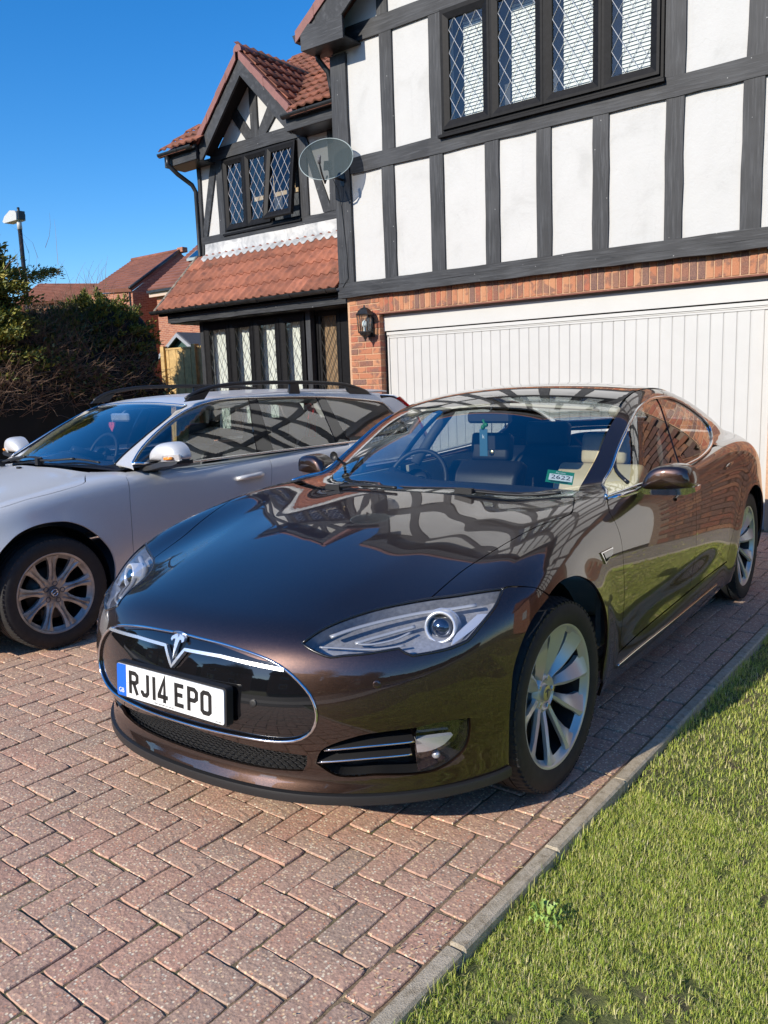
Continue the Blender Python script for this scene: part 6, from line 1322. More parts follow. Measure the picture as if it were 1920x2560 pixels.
    # ---- garage door
    Gd=empty('garage_door',parent=R)
    bx('header_board',-.014,4.40,.115,.15,2.095,2.275,M_white,Gd); bx('header_shadow_board',-.0,4.40,.13,.16,2.262,2.296,M_white,Gd)
    bx('frame_head',.028,4.37,.125,.17,2.045,2.080,M_white,Gd); bx('frame_head',.028,4.37,.135,.17,2.030,2.043,M_white,Gd)
    bx('frame_post',.0,.030,.14,.20,.0,2.09,M_upvc,Gd); bx('frame_post',.030,.052,.135,.19,.0,2.04,M_white,Gd); bx('frame_post',4.36,4.40,.135,.19,.0,2.09,M_white,Gd)
    bx('door_sheet',.052,4.36,.1545,.175,.02,2.03,M_doorpaint,Gd); bx('top_rail',.055,4.355,.140,.162,2.008,2.028,M_doorpaint,Gd); bx('bottom_rail',.055,4.355,.140,.162,.02,.045,M_doorpaint,Gd)
    m=MB(); m.prism([(-.0545,.1535),(-.0545,.149),(-.049,.146),(.050,.146),(.0560,.149),(.0560,.1535)],.046,2.004,'z'); me=m.mesh(M_doorpaint,'door_board')
    x=.110
    k=0
    while x<4.33: link('door_board',me,Gd,(x,rnd.uniform(-.0006,.0006),0),(0,0,rnd.uniform(-.006,.006))); x+=.1185; k+=1
    bx('bottom_seal',.055,4.355,.14,.17,.0,.02,M_plastic,Gd)
    bx('dark_garage_back',.0,4.4,.30,.32,0,2.4,M_dark,R)
    # right hand part of the front: brick wall with a white gate, seen mirrored in the cars
    return R
M_verge_m=simple('verge_mortar',(.22,.19,.15),.95,nz=.5,nscale=25); M_lintel=simple('rusty_lintel',(.20,.075,.05),.8,nz=.3,nscale=20); M_tan2=simple('tan_curtain',(.33,.20,.11),.85,nz=.1)
def netm():
    m=bpy.data.materials.new('net'); m.use_nodes=True; t=m.node_tree; t.nodes.clear(); o=t.nodes.new('ShaderNodeOutputMaterial'); mx=t.nodes.new('ShaderNodeMixShader'); a=N(t,'ShaderNodeBsdfTransparent'); b=N(t,'ShaderNodeBsdfDiffuse'); b.inputs[0].default_value=(.8,.8,.78,1); mx.inputs[0].default_value=.55; t.links.new(a.outputs[0],mx.inputs[1]); t.links.new(b.outputs[0],mx.inputs[2]); t.links.new(mx.outputs[0],o.inputs[0]); return m
M_net=netm()
def dishm():
    m=bpy.data.materials.new('mesh_dish'); m.use_nodes=True; t=m.node_tree; t.nodes.clear(); o=t.nodes.new('ShaderNodeOutputMaterial'); mx=t.nodes.new('ShaderNodeMixShader'); a=N(t,'ShaderNodeBsdfTransparent'); b=N(t,'ShaderNodeBsdfPrincipled'); b.inputs['Base Color'].default_value=(.055,.072,.075,1); b.inputs['Roughness'].default_value=.8; b.inputs['Specular IOR Level'].default_value=.1; mx.inputs[0].default_value=.80; t.links.new(a.outputs[0],mx.inputs[1]); t.links.new(b.outputs[0],mx.inputs[2]); t.links.new(mx.outputs[0],o.inputs[0]); return m
M_dish=dishm()
def house_fittings():
    # lantern
    S=empty('wall_lantern',(-.13,0,2.0)); tag(S,'black half lantern with clear panes on the brick pillar beside the garage','lantern')
    m=MB(); m.prism([(-.05,.03),(.05,.03),(.05,.25),(.0,.30),(-.05,.25)],.0,.03); m.tube([(0,.0,.06),(0,-.05,.05),(0,-.08,.075)],.012,8); m.build('back_plate',M_gutter,S)
    def hexr(r,z,cy=-.095): return [(r*math.cos(PI/3*k+PI/6),cy+r*math.sin(PI/3*k+PI/6),z) for k in range(6)]
    m=MB(); V=[]; 
    for r,z in ((.005,-.005),(.018,.01),(.03,.035),(.055,.05),(.07,.075),(.085,.082),(.085,.095)): V+=hexr(r,z)
    m.add(V,[(i*6+k,i*6+(k+1)%6,(i+1)*6+(k+1)%6,(i+1)*6+k) for i in range(6) for k in range(6)]+[tuple(range(36,42))]); m.sphere((0,-.095,-.012),.012,8,6); m.build('lantern_base',M_gutter,S)
    m=MB(); V=[]
    for r,z in ((.098,.285),(.108,.296),(.100,.306),(.075,.345),(.040,.372),(.014,.378),(.008,.40),(.002,.412)): V+=hexr(r,z)
    m.add(V,[(i*6+k,i*6+(k+1)%6,(i+1)*6+(k+1)%6,(i+1)*6+k) for i in range(7) for k in range(6)]+[tuple(range(5,-1,-1))]); m.build('lantern_roof',M_gutter,S)
    a=hexr(.080,.095); b=hexr(.094,.290)
    for k in range(6): m=MB(); m.tube([a[k],b[k]],.0055,6); m.build('lantern_bar',M_gutter,S)
    for k in range(6): m=MB(); m.add([a[k],a[(k+1)%6],b[(k+1)%6],b[k]],[(0,1,2,3)]); m.build('pane',M_pane,S)
    m=MB(); m.lathe([(.095,.018),(.15,.018),(.155,.03),(.175,.035),(.21,.028),(.235,.0)],'z',16,(0,-.095,0)); m.build('bulb',M_paper,S)
    # satellite dish
    c=Vector((-.465,-.26,4.06)); n=Vector((.42,-.86,.34)).normalized()
    S=empty('satellite_dish',(-.44,-.03,3.9)); tag(S,'oval grey mesh satellite dish bracketed to the corner post of the house','satellite dish')
    Mq=n.to_track_quat('Z','Y').to_matrix().to_4x4(); Mq.translation=c-Vector((-.44,-.03,3.9))
    m=MB(); V=[];F=[]; nr_,na=8,48
    for i in range(nr_+1):
        r=i/nr_
        for k in range(na): a_=2*PI*k/na; V.append((.325*r*math.cos(a_),.265*r*math.sin(a_),.075*r*r))
    for i in range(nr_):
        for k in range(na): F.append((i*na+k,i*na+(k+1)%na,(i+1)*na+(k+1)%na,(i+1)*na+k))
    m.add(V,F,True); o=m.build('reflector',M_dish,S); o.matrix_basis=Mq
    m=MB(); L=[(.326*math.cos(2*PI*k/48),.266*math.sin(2*PI*k/48),.075) for k in range(49)]; m.tube(L,.0055,6); o=m.build('rim',M_gutter2,S); o.matrix_basis=Mq
    m=MB(); m.tube([(0,-.17,-.005),(0,-.30,.06),(0,-.27,.20),(0,-.20,.33)],.011,8); o=m.build('feed_arm',M_gutter,S); o.matrix_basis=Mq
    m=MB(); m.tube([(0,-.21,.31),(0,-.16,.35)],.020,12); m.box(-.016,.016,-.20,-.12,.31,.34,.004); o=m.build('feed_head',M_grey_i,S); o.matrix_basis=Mq
    m=MB(); m.tube([(0,-.02,-.0),(0,-.02,-.10)],.03,10); m.box(-.05,.05,-.09,.03,-.012,-.004); o=m.build('pole_clamp',M_grey_i,S); o.matrix_basis=Mq
    m=MB(); m.tube([(0,-.0,.0),(0,-.10,.0),(-.02,-.20,.02),(-.025,-.21,.12)],.014,8); m.box(-.035,.035,-.012,.0,-.07,.07); m.build('wall_bracket',M_gutter,S)
    m=MB(); m.tube([(-.02,-.20,.05),(.0,-.1,-.12),(-.02,-.02,-.3),(.03,-.015,-.9),(.04,-.02,-1.15),(-.05,-.02,-1.25)],.004,5); m.build('cable',M_gutter,S)
M_gutter2=simple('grey_rim',(.30,.36,.36),.4)
# ================================================================ ground
def to_px(p):
    d=Vector(p)-CAM; z=d.dot(cf_); return (960+FPX*d.dot(cr_)/z,1280-FPX*d.dot(cu_)/z,z) if z>.05 else (1e9,1e9,-1)
def make_ground():
    m=MB(); m.add([(-260,-220,-.06),(260,-220,-.06),(260,300,-.06),(-260,300,-.06)],[(0,1,2,3)]); tag(m.build('ground',M_soil),kind='structure')
    Dv=empty('driveway'); tag(Dv,kind='structure')
    m=MB(); m.box(-4.9,5.112,-9.6,.30,-.2,-.007); m.build('jointing_sand',M_joint,Dv)
    def block(w,d,seed,nm):
        r_=random.Random(seed); nx_,ny_=7,4; per=[]
        for i in range(nx_): per.append((-w/2+w*i/nx_,-d/2,0,-1))
        for i in range(ny_): per.append((w/2,-d/2+d*i/ny_,1,0))
        for i in range(nx_): per.append((w/2-w*i/nx_,d/2,0,1))
        for i in range(ny_): per.append((-w/2,d/2-d*i/ny_,-1,0))
        n=len(per); V=[];m=MB()
        corner={0,nx_,nx_+ny_,2*nx_+ny_}
        js=[abs(r_.gauss(0,.0010)) for _ in per]; zs=[r_.gauss(0,.0006) for _ in per]
        for k,(x,y,a_,b_) in enumerate(per):
            sx=1-(2*(.0012+js[k]*.5))/w; sy=1-(2*(.0012+js[k]*.5))/d; V.append((x*sx,y*sy,-.05))
        for k,(x,y,a_,b_) in enumerate(per):
            i_=.0012+js[k]+(.003 if k in corner else 0); V.append((x*(1-2*i_/w),y*(1-2*i_/d),-.0034+zs[k]))
        for k,(x,y,a_,b_) in enumerate(per):
            i_=.0032+js[k]*1.2+(.003 if k in corner else 0); V.append((x*(1-2*i_/w),y*(1-2*i_/d),-.0006+zs[k]*.5))
        V+=[(x*.72,y*.6,r_.gauss(.0004,.0005)) for x,y,_,_ in per]; V.append((0,0,.0006))
        F=[(r*n+i,r*n+(i+1)%n,(r+1)*n+(i+1)%n,(r+1)*n+i) for r in range(3) for i in range(n)]+[(3*n+i,3*n+(i+1)%n,4*n) for i in range(n)]
        m.add(V,F); me=m.mesh(M_paver,nm); return me
    BL=[block(.1988,.0988,k,'paving_block') for k in range(8)]; HB=[block(.0988,.0988,40+k,'half_block') for k in range(3)]
    blocks=[]  # (x,y,rz,half)
    X0,X1,Y0,Y1=-4.9,5.0,-9.5,.1
    occ=set(); u=.1
    # 90 degree herringbone on a 0.1 m lattice: diagonal stairs
    nx=int((X1-X0)/u); ny=int((Y1-Y0)/u)
    for j in range(-2,ny+2):
        for i in range(-2,nx+2):
            q=(i-j)%4
            if q==0: cells=[(i,j),(i+1,j)]      # lies along x
            elif q==3: cells=None
            cells=[(i,j),(i+1,j)]
            if q==0:
                c=[k for k in cells if 0<=k[0]<nx and 0<=k[1]<ny]
                if len(c)==2: blocks.append((X0+(i+1)*u,Y0+(j+.5)*u,0,0))
                elif len(c)==1: blocks.append((X0+(c[0][0]+.5)*u,Y0+(c[0][1]+.5)*u,0,1))
            if q==3:
                cells=[(i,j),(i,j+1)] 
                c=[k for k in cells if 0<=k[0]<nx and 0<=k[1]<ny]
                if len(c)==2: blocks.append((X0+(i+.5)*u,Y0+(j+1)*u,PI/2,0))
                elif len(c)==1: blocks.append((X0+(c[0][0]+.5)*u,Y0+(c[0][1]+.5)*u,0,1))
    y=Y0+.03
    while y<.1: blocks.append((5.055,y+.1,PI/2,0)); y+=.2043
    sized=[]
    for b in blocks:
        px=to_px((b[0],b[1],0)); vis=px[2]>0 and -60<px[0]<1980 and px[1]<2640
        # hidden beneath the brown car's body
        under=(3.35<b[0]<4.75 and -5.9<b[1]<-1.2)
        sized.append((px[2] if vis and not under else 1e3+px[2],b))
    sized.sort(key=lambda t:t[0])
    j=rnd.uniform
    def jit(b): return (b[0]+j(-.002,.002),b[1]+j(-.002,.002),-.001+j(-.0025,.002)),(j(-.010,.010),j(-.010,.010),b[2]+j(-.012,.012))
    for d,b in sized[:290]:
        l,r=jit(b); link('paving_block',rnd.choice(HB) if b[3] else rnd.choice(BL),Dv,l,r)
    geo={}
    for me in BL+HB: geo[me.name]=(np.array([v.co for v in me.vertices]),[tuple(p.vertices) for p in me.polygons])
    V=[];F=[];n=0
    for d,b in sized[290:]:
        l,r=jit(b); mv,mf=geo[(rnd.choice(HB) if b[3] else rnd.choice(BL)).name]; Mx=np.array(Matrix.Translation(l)@Matrix.Rotation(r[2],4,'Z')@Matrix.Rotation(r[0],4,'X')@Matrix.Rotation(r[1],4,'Y'))
        V.append(mv@Mx[:3,:3].T+Mx[:3,3]); F+=[tuple(i+n for i in f) for f in mf]; n+=len(mv)
    V=[tuple(p) for p in np.concatenate(V)]
    mm=bpy.data.meshes.new('paving_blocks'); mm.from_pydata(V,[],F); mm.materials.append(M_paver_i); o=link('paving_blocks',mm,Dv); o['kind']='stuff'
    # kerb edging
    K=empty('kerb'); tag(K,kind='structure')
    m=MB(); m.bevbox(0,0,0,.052,.548,.15,.007); me=m.mesh(M_kerb,'kerb_stone'); bm=bmesh.new(); bm.from_mesh(me); bmesh.ops.recalc_face_normals(bm,faces=bm.faces); bm.to_mesh(me); bm.free()
    y=-9.62
    while y<.0:
        link('kerb_stone',me,K,(5.141+rnd.uniform(-.003,.003),y+.275,-.066+rnd.uniform(-.003,.004)),(0,rnd.uniform(-.03,.03),rnd.uniform(-.004,.004))); y+=.5515
    # moss and weeds in the joints
    nr.seed(3); n=2600; px=nr.uniform(1.5,5.08,n); py=nr.uniform(-8,-4.6,n)
    px=np.round(px/.1)*.1; sw=nr.rand(n)<.5; a=nr.uniform(1.5,5.08,n); b=np.round(nr.uniform(-8,-4.6,n)/.1)*.1
    X=np.where(sw,px,a)+nr.normal(0,.004,n); Y=np.where(sw,py,b+0)+nr.normal(0,.004,n)
    dens=np.sin(X*2.3+1)*np.sin(Y*1.9+2)+nr.rand(n)*.9; k=dens>.75; grass_mesh('joint_moss',X[k],Y[k],-.018,.006,.022,.0022,M_moss,None,lean=.9)
    # sand and straw litter beside the kerb
    n=260; X=5.10-np.abs(nr.normal(0,.05,n)); Y=nr.uniform(-7,-4.4,n); V=[];F=[]
    for i in range(n):
        r=.003+.004*nr.rand(); a=nr.uniform(0,PI,3); L=nr.uniform(.004,.018); dx,dy=math.cos(a[0]),math.sin(a[0]); z=.002
        V+=[(X[i],Y[i],z),(X[i]+dx*L,Y[i]+dy*L,z+.003),(X[i]+dx*L-dy*r*.4,Y[i]+dy*L+dx*r*.4,z+.004),(X[i]-dy*r*.4,Y[i]+dx*r*.4,z+.002)]; F.append((4*i,4*i+1,4*i+2,4*i+3))
    o=link('dry_litter',fast_mesh('dry_litter',np.array(V),np.array(F),M_straw)); tag(o,'scraps of dry grass lying along the concrete edging','litter',kind='stuff')
M_weed=simple('weed_leaf',(.26,.38,.07),.5,nz=.2,nscale=60)
M_brick_d=brickmat('dimmed_brick',True,.5); M_mortar_d=simple('dimmed_mortar',(.20,.14,.10),.95)  # brick and mortar colours darkened to dim the wall's reflection in the car sides
M_moss=leafmat('moss',[(0,(.06,.08,.015)),(.6,(.13,.14,.03)),(1,(.25,.22,.08))],.8,.1); M_straw=simple('straw',(.45,.34,.18),.8)
def grass_mesh(name,X,Y,z0,hmin,hmax,w,mat,label,lean=.7,zf=None,cat_='lawn'):
    n=len(X); h=nr.uniform(hmin,hmax,n)*nr.uniform(.7,1.1,n); a=nr.uniform(0,2*PI,n); ln=np.abs(nr.normal(0,lean,n)); c,s=np.cos(a),np.sin(a)
    ln=np.clip(ln,0,1.4); Z=z0 if zf is None else zf(X,Y)
    b=np.stack([X,Y,np.zeros(n)+Z],-1); sd=np.stack([-s,c,0*c],-1)*(w*nr.uniform(.6,1.3,n))[:,None]*.5
    d1=np.stack([c*np.sin(ln*.5),s*np.sin(ln*.5),np.cos(ln*.5)],-1)*(h*.5)[:,None]; d2=np.stack([c*np.sin(ln*1.3),s*np.sin(ln*1.3),np.cos(ln*1.3)],-1)*(h*.5)[:,None]
    m_=b+d1; t=m_+d2; V=np.stack([b-sd,b+sd,m_+sd*.8,m_-sd*.8,t],1).reshape(-1,3); i=np.arange(n)[:,None]*5
    F=np.concatenate([i+[0,1,2],i+[0,2,3],i+[3,2,4]],1).reshape(-1,3); me=fast_mesh(name,V,F,mat); me.polygons.foreach_set('use_smooth',np.ones(len(F),bool)); o=link(name,me); tag(o,label or 'moss and small weeds growing in the joints of the block paving',cat_,kind='stuff'); return o
def vnoise(x,y,s,seed=0):
    r=np.random.RandomState(seed); G=r.rand(64,64); x=np.mod(x*s+100,64); y=np.mod(y*s+100,64); i=x.astype(int)%64; j=y.astype(int)%64; u=x-np.floor(x); v=y-np.floor(y); u=u*u*(3-2*u); v=v*v*(3-2*v); i2=(i+1)%64; j2=(j+1)%64
    return (G[i,j]*(1-u)+G[i2,j]*u)*(1-v)+(G[i,j2]*(1-u)+G[i2,j2]*u)*v
def lawn_z(x,y): return -.030+.020*(vnoise(x,y,1.6,1)-.5)+.022*(vnoise(x,y,7,2)-.5)+.014*(vnoise(x,y,26,3)-.5)
def make_lawn():
    xs=np.concatenate([np.arange(5.168,8.6,.03),np.arange(8.6,22,.5)]); ys=np.concatenate([np.arange(-12,-8,.4),np.arange(-8,-3.5,.03),np.arange(-3.5,.0,.12)]); X,Y=np.meshgrid(xs,ys,indexing='ij'); Z=lawn_z(X,Y); V=np.stack([X,Y,Z],-1).reshape(-1,3); nx,ny=len(xs),len(ys); i,j=np.meshgrid(np.arange(nx-1),np.arange(ny-1),indexing='ij'); a=(i*ny+j).ravel(); F=np.stack([a,a+ny,a+ny+1,a+1],-1)
    me=fast_mesh('lawn',V,F,M_soil); me.polygons.foreach_set('use_smooth',np.ones(len(F),bool)); o=link('lawn',me); tag(o,kind='structure')
    nr.seed(11)
    def field(n,x0,x1,y0,y1,thr):
        X=nr.uniform(x0,x1,n); Y=nr.uniform(y0,y1,n); d=.36*vnoise(X,Y,2.4,5)+.34*vnoise(X,Y,8,6)+.3*vnoise(X,Y,22,7); k=(d>thr+nr.uniform(-.10,.10,n)); 
        cover=vnoise(X,Y,30,8); k&=(cover>.10); return X[k],Y[k]
    x,y=field(330000,5.17,7.3,-7.4,-5.2,.24); d=(x<5.8)&(y<-6.0)&(.45*vnoise(x,y,6,9)+.3*vnoise(x,y,17,10)+.25*vnoise(x,y,45,13)<.40+nr.uniform(-.05,.05,len(x))); x,y=x[~d],y[~d]
    grass_mesh('short_grass',x,y,0,.010,.030,.0020,M_grass,'short uneven lawn grass with bare muddy patches beside the driveway',1.3,lawn_z,'grass')
    x,y=field(240000,5.17,9.5,-5.25,-1.0,.12); grass_mesh('short_grass',x,y,0,.014,.036,.0030,M_grass,'thicker lawn grass further up beside the brown car',1.25,lawn_z,'grass')
    x,y=field(16000,5.17,14,-9.5,.0,.2); k=(y>-1.2)|(x>7.3)|(y<-7.4); grass_mesh('short_grass',x[k],y[k],0,.04,.07,.012,M_grass,'outer lawn grass beyond the picture edge',.75,lawn_z,'grass')
    # tufts hanging over the edging
    n=2600; Y=nr.uniform(-7.6,-1,n); k=vnoise(Y,Y*0,6,12)>.42; Y=Y[k]; X=5.165+np.abs(nr.normal(0,.018,len(Y))); grass_mesh('edge_tufts',X,Y,-.02,.02,.05,.0026,M_grass,'grass tufts growing against the concrete edging','' or .8,None,'grass')
    m=MB(); pts=[(5.62,-6.80,.022),(5.66,-6.77,.026),(5.70,-6.765,.028),(5.75,-6.73,.024),(5.79,-6.72,.028)]; m.tube(pts,[.002,.0028,.003,.0026,.0015],6); o=m.build('twig',M_straw); tag(o,'pale dry twig lying on the lawn beside the bare mud patch','twig')
    # small broad-leaved weed
    S=empty('lawn_weed',(5.27,-6.05,-.02)); tag(S,'low leafy green weed growing in the lawn next to the edging','weed')
    for k in range(34):
        a=rnd.uniform(0,2*PI); L=rnd.uniform(.012,.03); r0=rnd.uniform(0,.05); m=MB(); z=rnd.uniform(.012,.026); c,s=math.cos(a),math.sin(a); p0=(c*r0,s*r0,.01); p1=(c*(r0+L*.5),s*(r0+L*.5),z+.012); p2=(c*(r0+L),s*(r0+L),z); w=.007
        m.add([p0,(p1[0]-s*w,p1[1]+c*w,p1[2]),p2,(p1[0]+s*w,p1[1]-c*w,p1[2]),(p1[0],p1[1],p1[2]-.003)],[(0,4,1),(1,4,2),(2,4,3),(3,4,0)]); m.build('leaf',M_weed,S)
# ================================================================ planting
def leaves(name,P,D,size,mat,parent=None,aspect=2.2,curl=.15):
    """pointed leaf cards (bent along the rib) at points P facing roughly along D"""
    n=len(P); L=size*nr.uniform(.6,1.3,n); ax=D+nr.normal(0,.55,(n,3)); ax/=np.linalg.norm(ax,axis=1,keepdims=True); r=nr.normal(0,1,(n,3)); sd=np.cross(ax,r); sd/=np.linalg.norm(sd,axis=1,keepdims=True); up=np.cross(sd,ax); W=(L/aspect)[:,None]; L=L[:,None]
    V=np.stack([P,P+ax*L*.5+sd*W*.5+up*L*curl,P+ax*L,P+ax*L*.5-sd*W*.5+up*L*curl],1).reshape(-1,3); i=np.arange(n)[:,None]*4; F=np.concatenate([i+[0,1,2],i+[0,2,3]],1).reshape(-1,3); return link(name,fast_mesh(name,V,F,mat),parent)
def twigs(name,P,D,lmin,lmax,r,mat,parent=None,bend=.5,seg=3):
    n=len(P); L=nr.uniform(lmin,lmax,n)[:,None]/seg; d=D/np.linalg.norm(D,axis=1,keepdims=True); pts=[P]; cur=P; b=nr.normal(0,bend,(n,3))
    for k in range(seg): d=d+b*.33+nr.normal(0,.12,(n,3)); d/=np.linalg.norm(d,axis=1,keepdims=True); cur=cur+d*L; pts.append(cur)
    pts=np.stack(pts,1); u=np.cross(D,nr.normal(0,1,(n,3))); u/=np.linalg.norm(u,axis=1,keepdims=True); v=np.cross(u,D); v/=np.linalg.norm(v,axis=1,keepdims=True); V=[]
    for k in range(seg+1):
        rr=r*(1-.75*k/seg)
        for a in (0,2*PI/3,4*PI/3): V.append(pts[:,k]+(u*math.cos(a)+v*math.sin(a))*rr)
    V=np.stack(V,1).reshape(-1,3); m=(seg+1)*3; base=np.arange(n)[:,None]*m; F=[]
    for k in range(seg):
        for q in range(3): a,b_=k*3+q,k*3+(q+1)%3; F.append(base+[a,b_,b_+3,a+3])
    F=np.concatenate(F,1).reshape(-1,4); return link(name,fast_mesh(name,V,F,mat),parent)
def lump(name,cx,cy,cz,sx,sy,sz,mat,parent,seed,amp=.25,n=28,m_=18):
    V=[];F=[]; r_=np.random.RandomState(seed); ph=r_.uniform(0,6,12)
    for i in range(m_+1):
        th=PI*i/m_
        for k in range(n):
            a=2*PI*k/n; q=1+amp*(math.sin(3*a+ph[0])*math.sin(2*th+ph[1])*.5+math.sin(7*a+ph[2])*math.sin(5*th+ph[3])*.3+math.sin(11*a+ph[4])*math.sin(9*th+ph[5])*.2); V.append((cx+sx*q*math.sin(th)*math.cos(a),cy+sy*q*math.sin(th)*math.sin(a),cz+sz*q*math.cos(th)))
    for i in range(m_):
        for k in range(n): F.append((i*n+k,(i+1)*n+k,(i+1)*n+(k+1)%n,i*n+(k+1)%n))
    mb=MB(); mb.add(V,F,True); return mb.build(name,mat,parent)
def hedge_top(y): return float(np.interp(y,[-7,-4,-2.4,-1.6,-.9,-.45,-.05,.35,.75],[2.75,2.7,2.72,2.82,2.97,3.10,3.02,2.76,2.35]))
def make_hedge():
    S=empty('hedge',(-5.3,-2,0)); tag(S,'tall dark untrimmed hedge with bare reddish twigs behind the silver estate','hedge'); S.location=(0,0,0)
    # dense inner mass
    m=MB(); ys=np.linspace(-9.5,.55,40); V=[];sec=[(-4.95,0),(-4.84,.6),(-4.86,1.35),(-5.08,1.85),(-5.45,2.3),(-5.95,2.62),(-6.6,2.5),(-6.8,0)]
    for y in ys:
        t=hedge_top(y)/2.9; 
        for i,(x,z) in enumerate(sec): V.append((x+.07*math.sin(y*5+i*2)+.05*math.sin(y*11+i),y,z*t-.12*(z>2)+.08*math.sin(y*7+i*1.7)*(z>0)))
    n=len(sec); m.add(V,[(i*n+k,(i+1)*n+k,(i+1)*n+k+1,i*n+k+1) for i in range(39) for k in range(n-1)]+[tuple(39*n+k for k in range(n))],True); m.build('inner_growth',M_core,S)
    nr.seed(21)
    def surfpts(n,ymin=-7.5,ymax=.75):
        y=nr.uniform(ymin,ymax,n); t=nr.uniform(0,1,n); T=np.array([hedge_top(v) for v in y])/2.9
        s=np.interp(t,[0,.2,.4,.6,.72,.85,1],[0,1,2,3,4,5,6]); i=np.minimum(s.astype(int),5); f=s-i; sc_=np.array(sec); p=sc_[i]*(1-f)[:,None]+sc_[i+1]*f[:,None]
        x=p[:,0]+.07*np.sin(y*5+s*2)+.05*np.sin(y*11+s); z=p[:,1]*T; nx=np.where(s<3,1,np.where(s<4.2,.6,np.where(s<5,.1,-.6))); nz=np.where(s<3,.15,np.where(s<5,1,.6)); D=np.stack([nx,np.zeros(n),nz],-1); return np.stack([x,y,z],-1),D,s
    P,D,s=surfpts(30000); k=(vnoise(P[:,1],P[:,2],1.7,31)>.45)|(P[:,2]>2.45); k&=(P[:,2]>1.2)&((P[:,1]>-1.5+.3*nr.normal(0,1,len(P)))|(P[:,2]>2.55)|(nr.rand(len(P))<.12)); P,D=P[k],D[k]; keep=(P[:,2]>2.1)|(nr.rand(len(P))<.35); P,D=P[keep],D[keep]; leaves('foliage',P+D*nr.uniform(-.05,.14,(len(P),1)),D,.075,M_leaf,S,2.0)['kind']='stuff'
    P,D,s=surfpts(26000); k=(P[:,2]>1.15+.6*nr.rand(26000))&((P[:,1]<-.6)|(nr.rand(26000)<.4)); P,D=P[k],D[k]; D=D*[.5,1,.25]+np.stack([0*P[:,0]+.30,nr.normal(-.25,.8,len(P)),nr.normal(.18,.28,len(P))],-1); o=twigs('bare_twigs',P-D*.08,D,.16,.55,.0055,M_twig,S); o['kind']='stuff'
    P,D,s=surfpts(1500); k=P[:,2]>2.0; P,D=P[k],D[k]; o=twigs('bare_twigs',P,np.stack([nr.normal(.3,.3,len(P)),nr.normal(0,.4,len(P)),np.ones(len(P))],-1),.15,.45,.003,M_twig,S); o['kind']='stuff'
    # yellow-green shrub rising over the hedge end
    S2=empty('evergreen_shrub',(-5.9,.1,0)); tag(S2,'yellow green feathery evergreen shrub rising over the far end of the hedge','shrub'); 
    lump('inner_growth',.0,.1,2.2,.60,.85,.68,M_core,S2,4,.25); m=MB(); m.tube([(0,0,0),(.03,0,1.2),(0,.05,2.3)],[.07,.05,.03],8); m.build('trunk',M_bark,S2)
    P=[];D=[]
    for k in range(330):
        th=math.acos(nr.uniform(-.25,1)); a=nr.uniform(0,2*PI); d=np.array([math.sin(th)*math.cos(a),math.sin(th)*math.sin(a),math.cos(th)*.9]); L=nr.uniform(.62,1.0); n=95; t=nr.uniform(.45,1,n)*L; sp=.085*(1.15-t/L)
        P.append(np.array([0,0,2.28])+t[:,None]*d*[.80,1.08,1.0]+nr.normal(0,1,(n,3))*sp[:,None]); D.append(np.tile(d+[0,0,.35],(n,1)))
    P=np.concatenate(P); D=np.concatenate(D); leaves('foliage',P,D,.066,M_conif,S2,2.8)['kind']='stuff'
    P=np.array([[0,0,3.05]])+nr.normal(0,.25,(26,3))*[1,1,.3]; twigs('bare_twigs',P,np.tile([[.05,0,1.]],(26,1))+nr.normal(0,.15,(26,3)),.25,.55,.004,M_twig,S2)
def make_conifer():
    S=empty('conifer',(-5.66,-1.98,0)); tag(S,'feathery conifer standing above the hedge in front of the street lamp','tree')
    m=MB(); m.tube([(0,0,0),(.03,.02,1.5),(0,0,3.4),(.02,.0,4.1)],[.10,.08,.04,.01],8); m.build('trunk',M_bark,S)
    nr.seed(51); P=[];D=[]
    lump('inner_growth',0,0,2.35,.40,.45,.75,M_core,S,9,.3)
    for k in range(230):
        z=nr.uniform(1.6,3.95); R_=np.interp(z,[1.6,2.6,3.1,3.5,4.0],[1.1,.95,.62,.36,.10])*nr.uniform(.45,1.1); a=nr.uniform(0,2*PI); n=110; t=nr.uniform(.15,1,n); c,s=math.cos(a),math.sin(a)
        x=t*R_*c; y=t*R_*s; zz=z+.35*t*R_-.15*t*t; sp=.11*(1-t*.6); P.append(np.stack([x+nr.normal(0,sp,n),y+nr.normal(0,sp,n),zz+nr.normal(0,sp*.6,n)],-1)); D.append(np.tile([c,s,.45],(n,1)))
    P=np.concatenate(P);D=np.concatenate(D); leaves('foliage',P,D,.085,M_conif,S,3.0)['kind']='stuff'
    # long side spray reaching to the right
    n=1400; t=nr.uniform(0,1,n); P=np.stack([.35*t+nr.normal(0,.05,n),.30+.72*t+nr.normal(0,.06,n),3.12+.16*t+nr.normal(0,.09,n)*(1-.7*t)],-1); leaves('side_spray',P,np.tile([[.4,.8,.3]],(n,1)),.055,M_conif,S,3.6)['kind']='stuff'
    P=np.stack([nr.normal(0,.45,60),nr.normal(0,.55,60),nr.uniform(2.9,3.6,60)],-1); twigs('bare_twigs',P,nr.normal(0,.3,(60,3))+[0,0,1],.3,.75,.0035,M_twig,S)
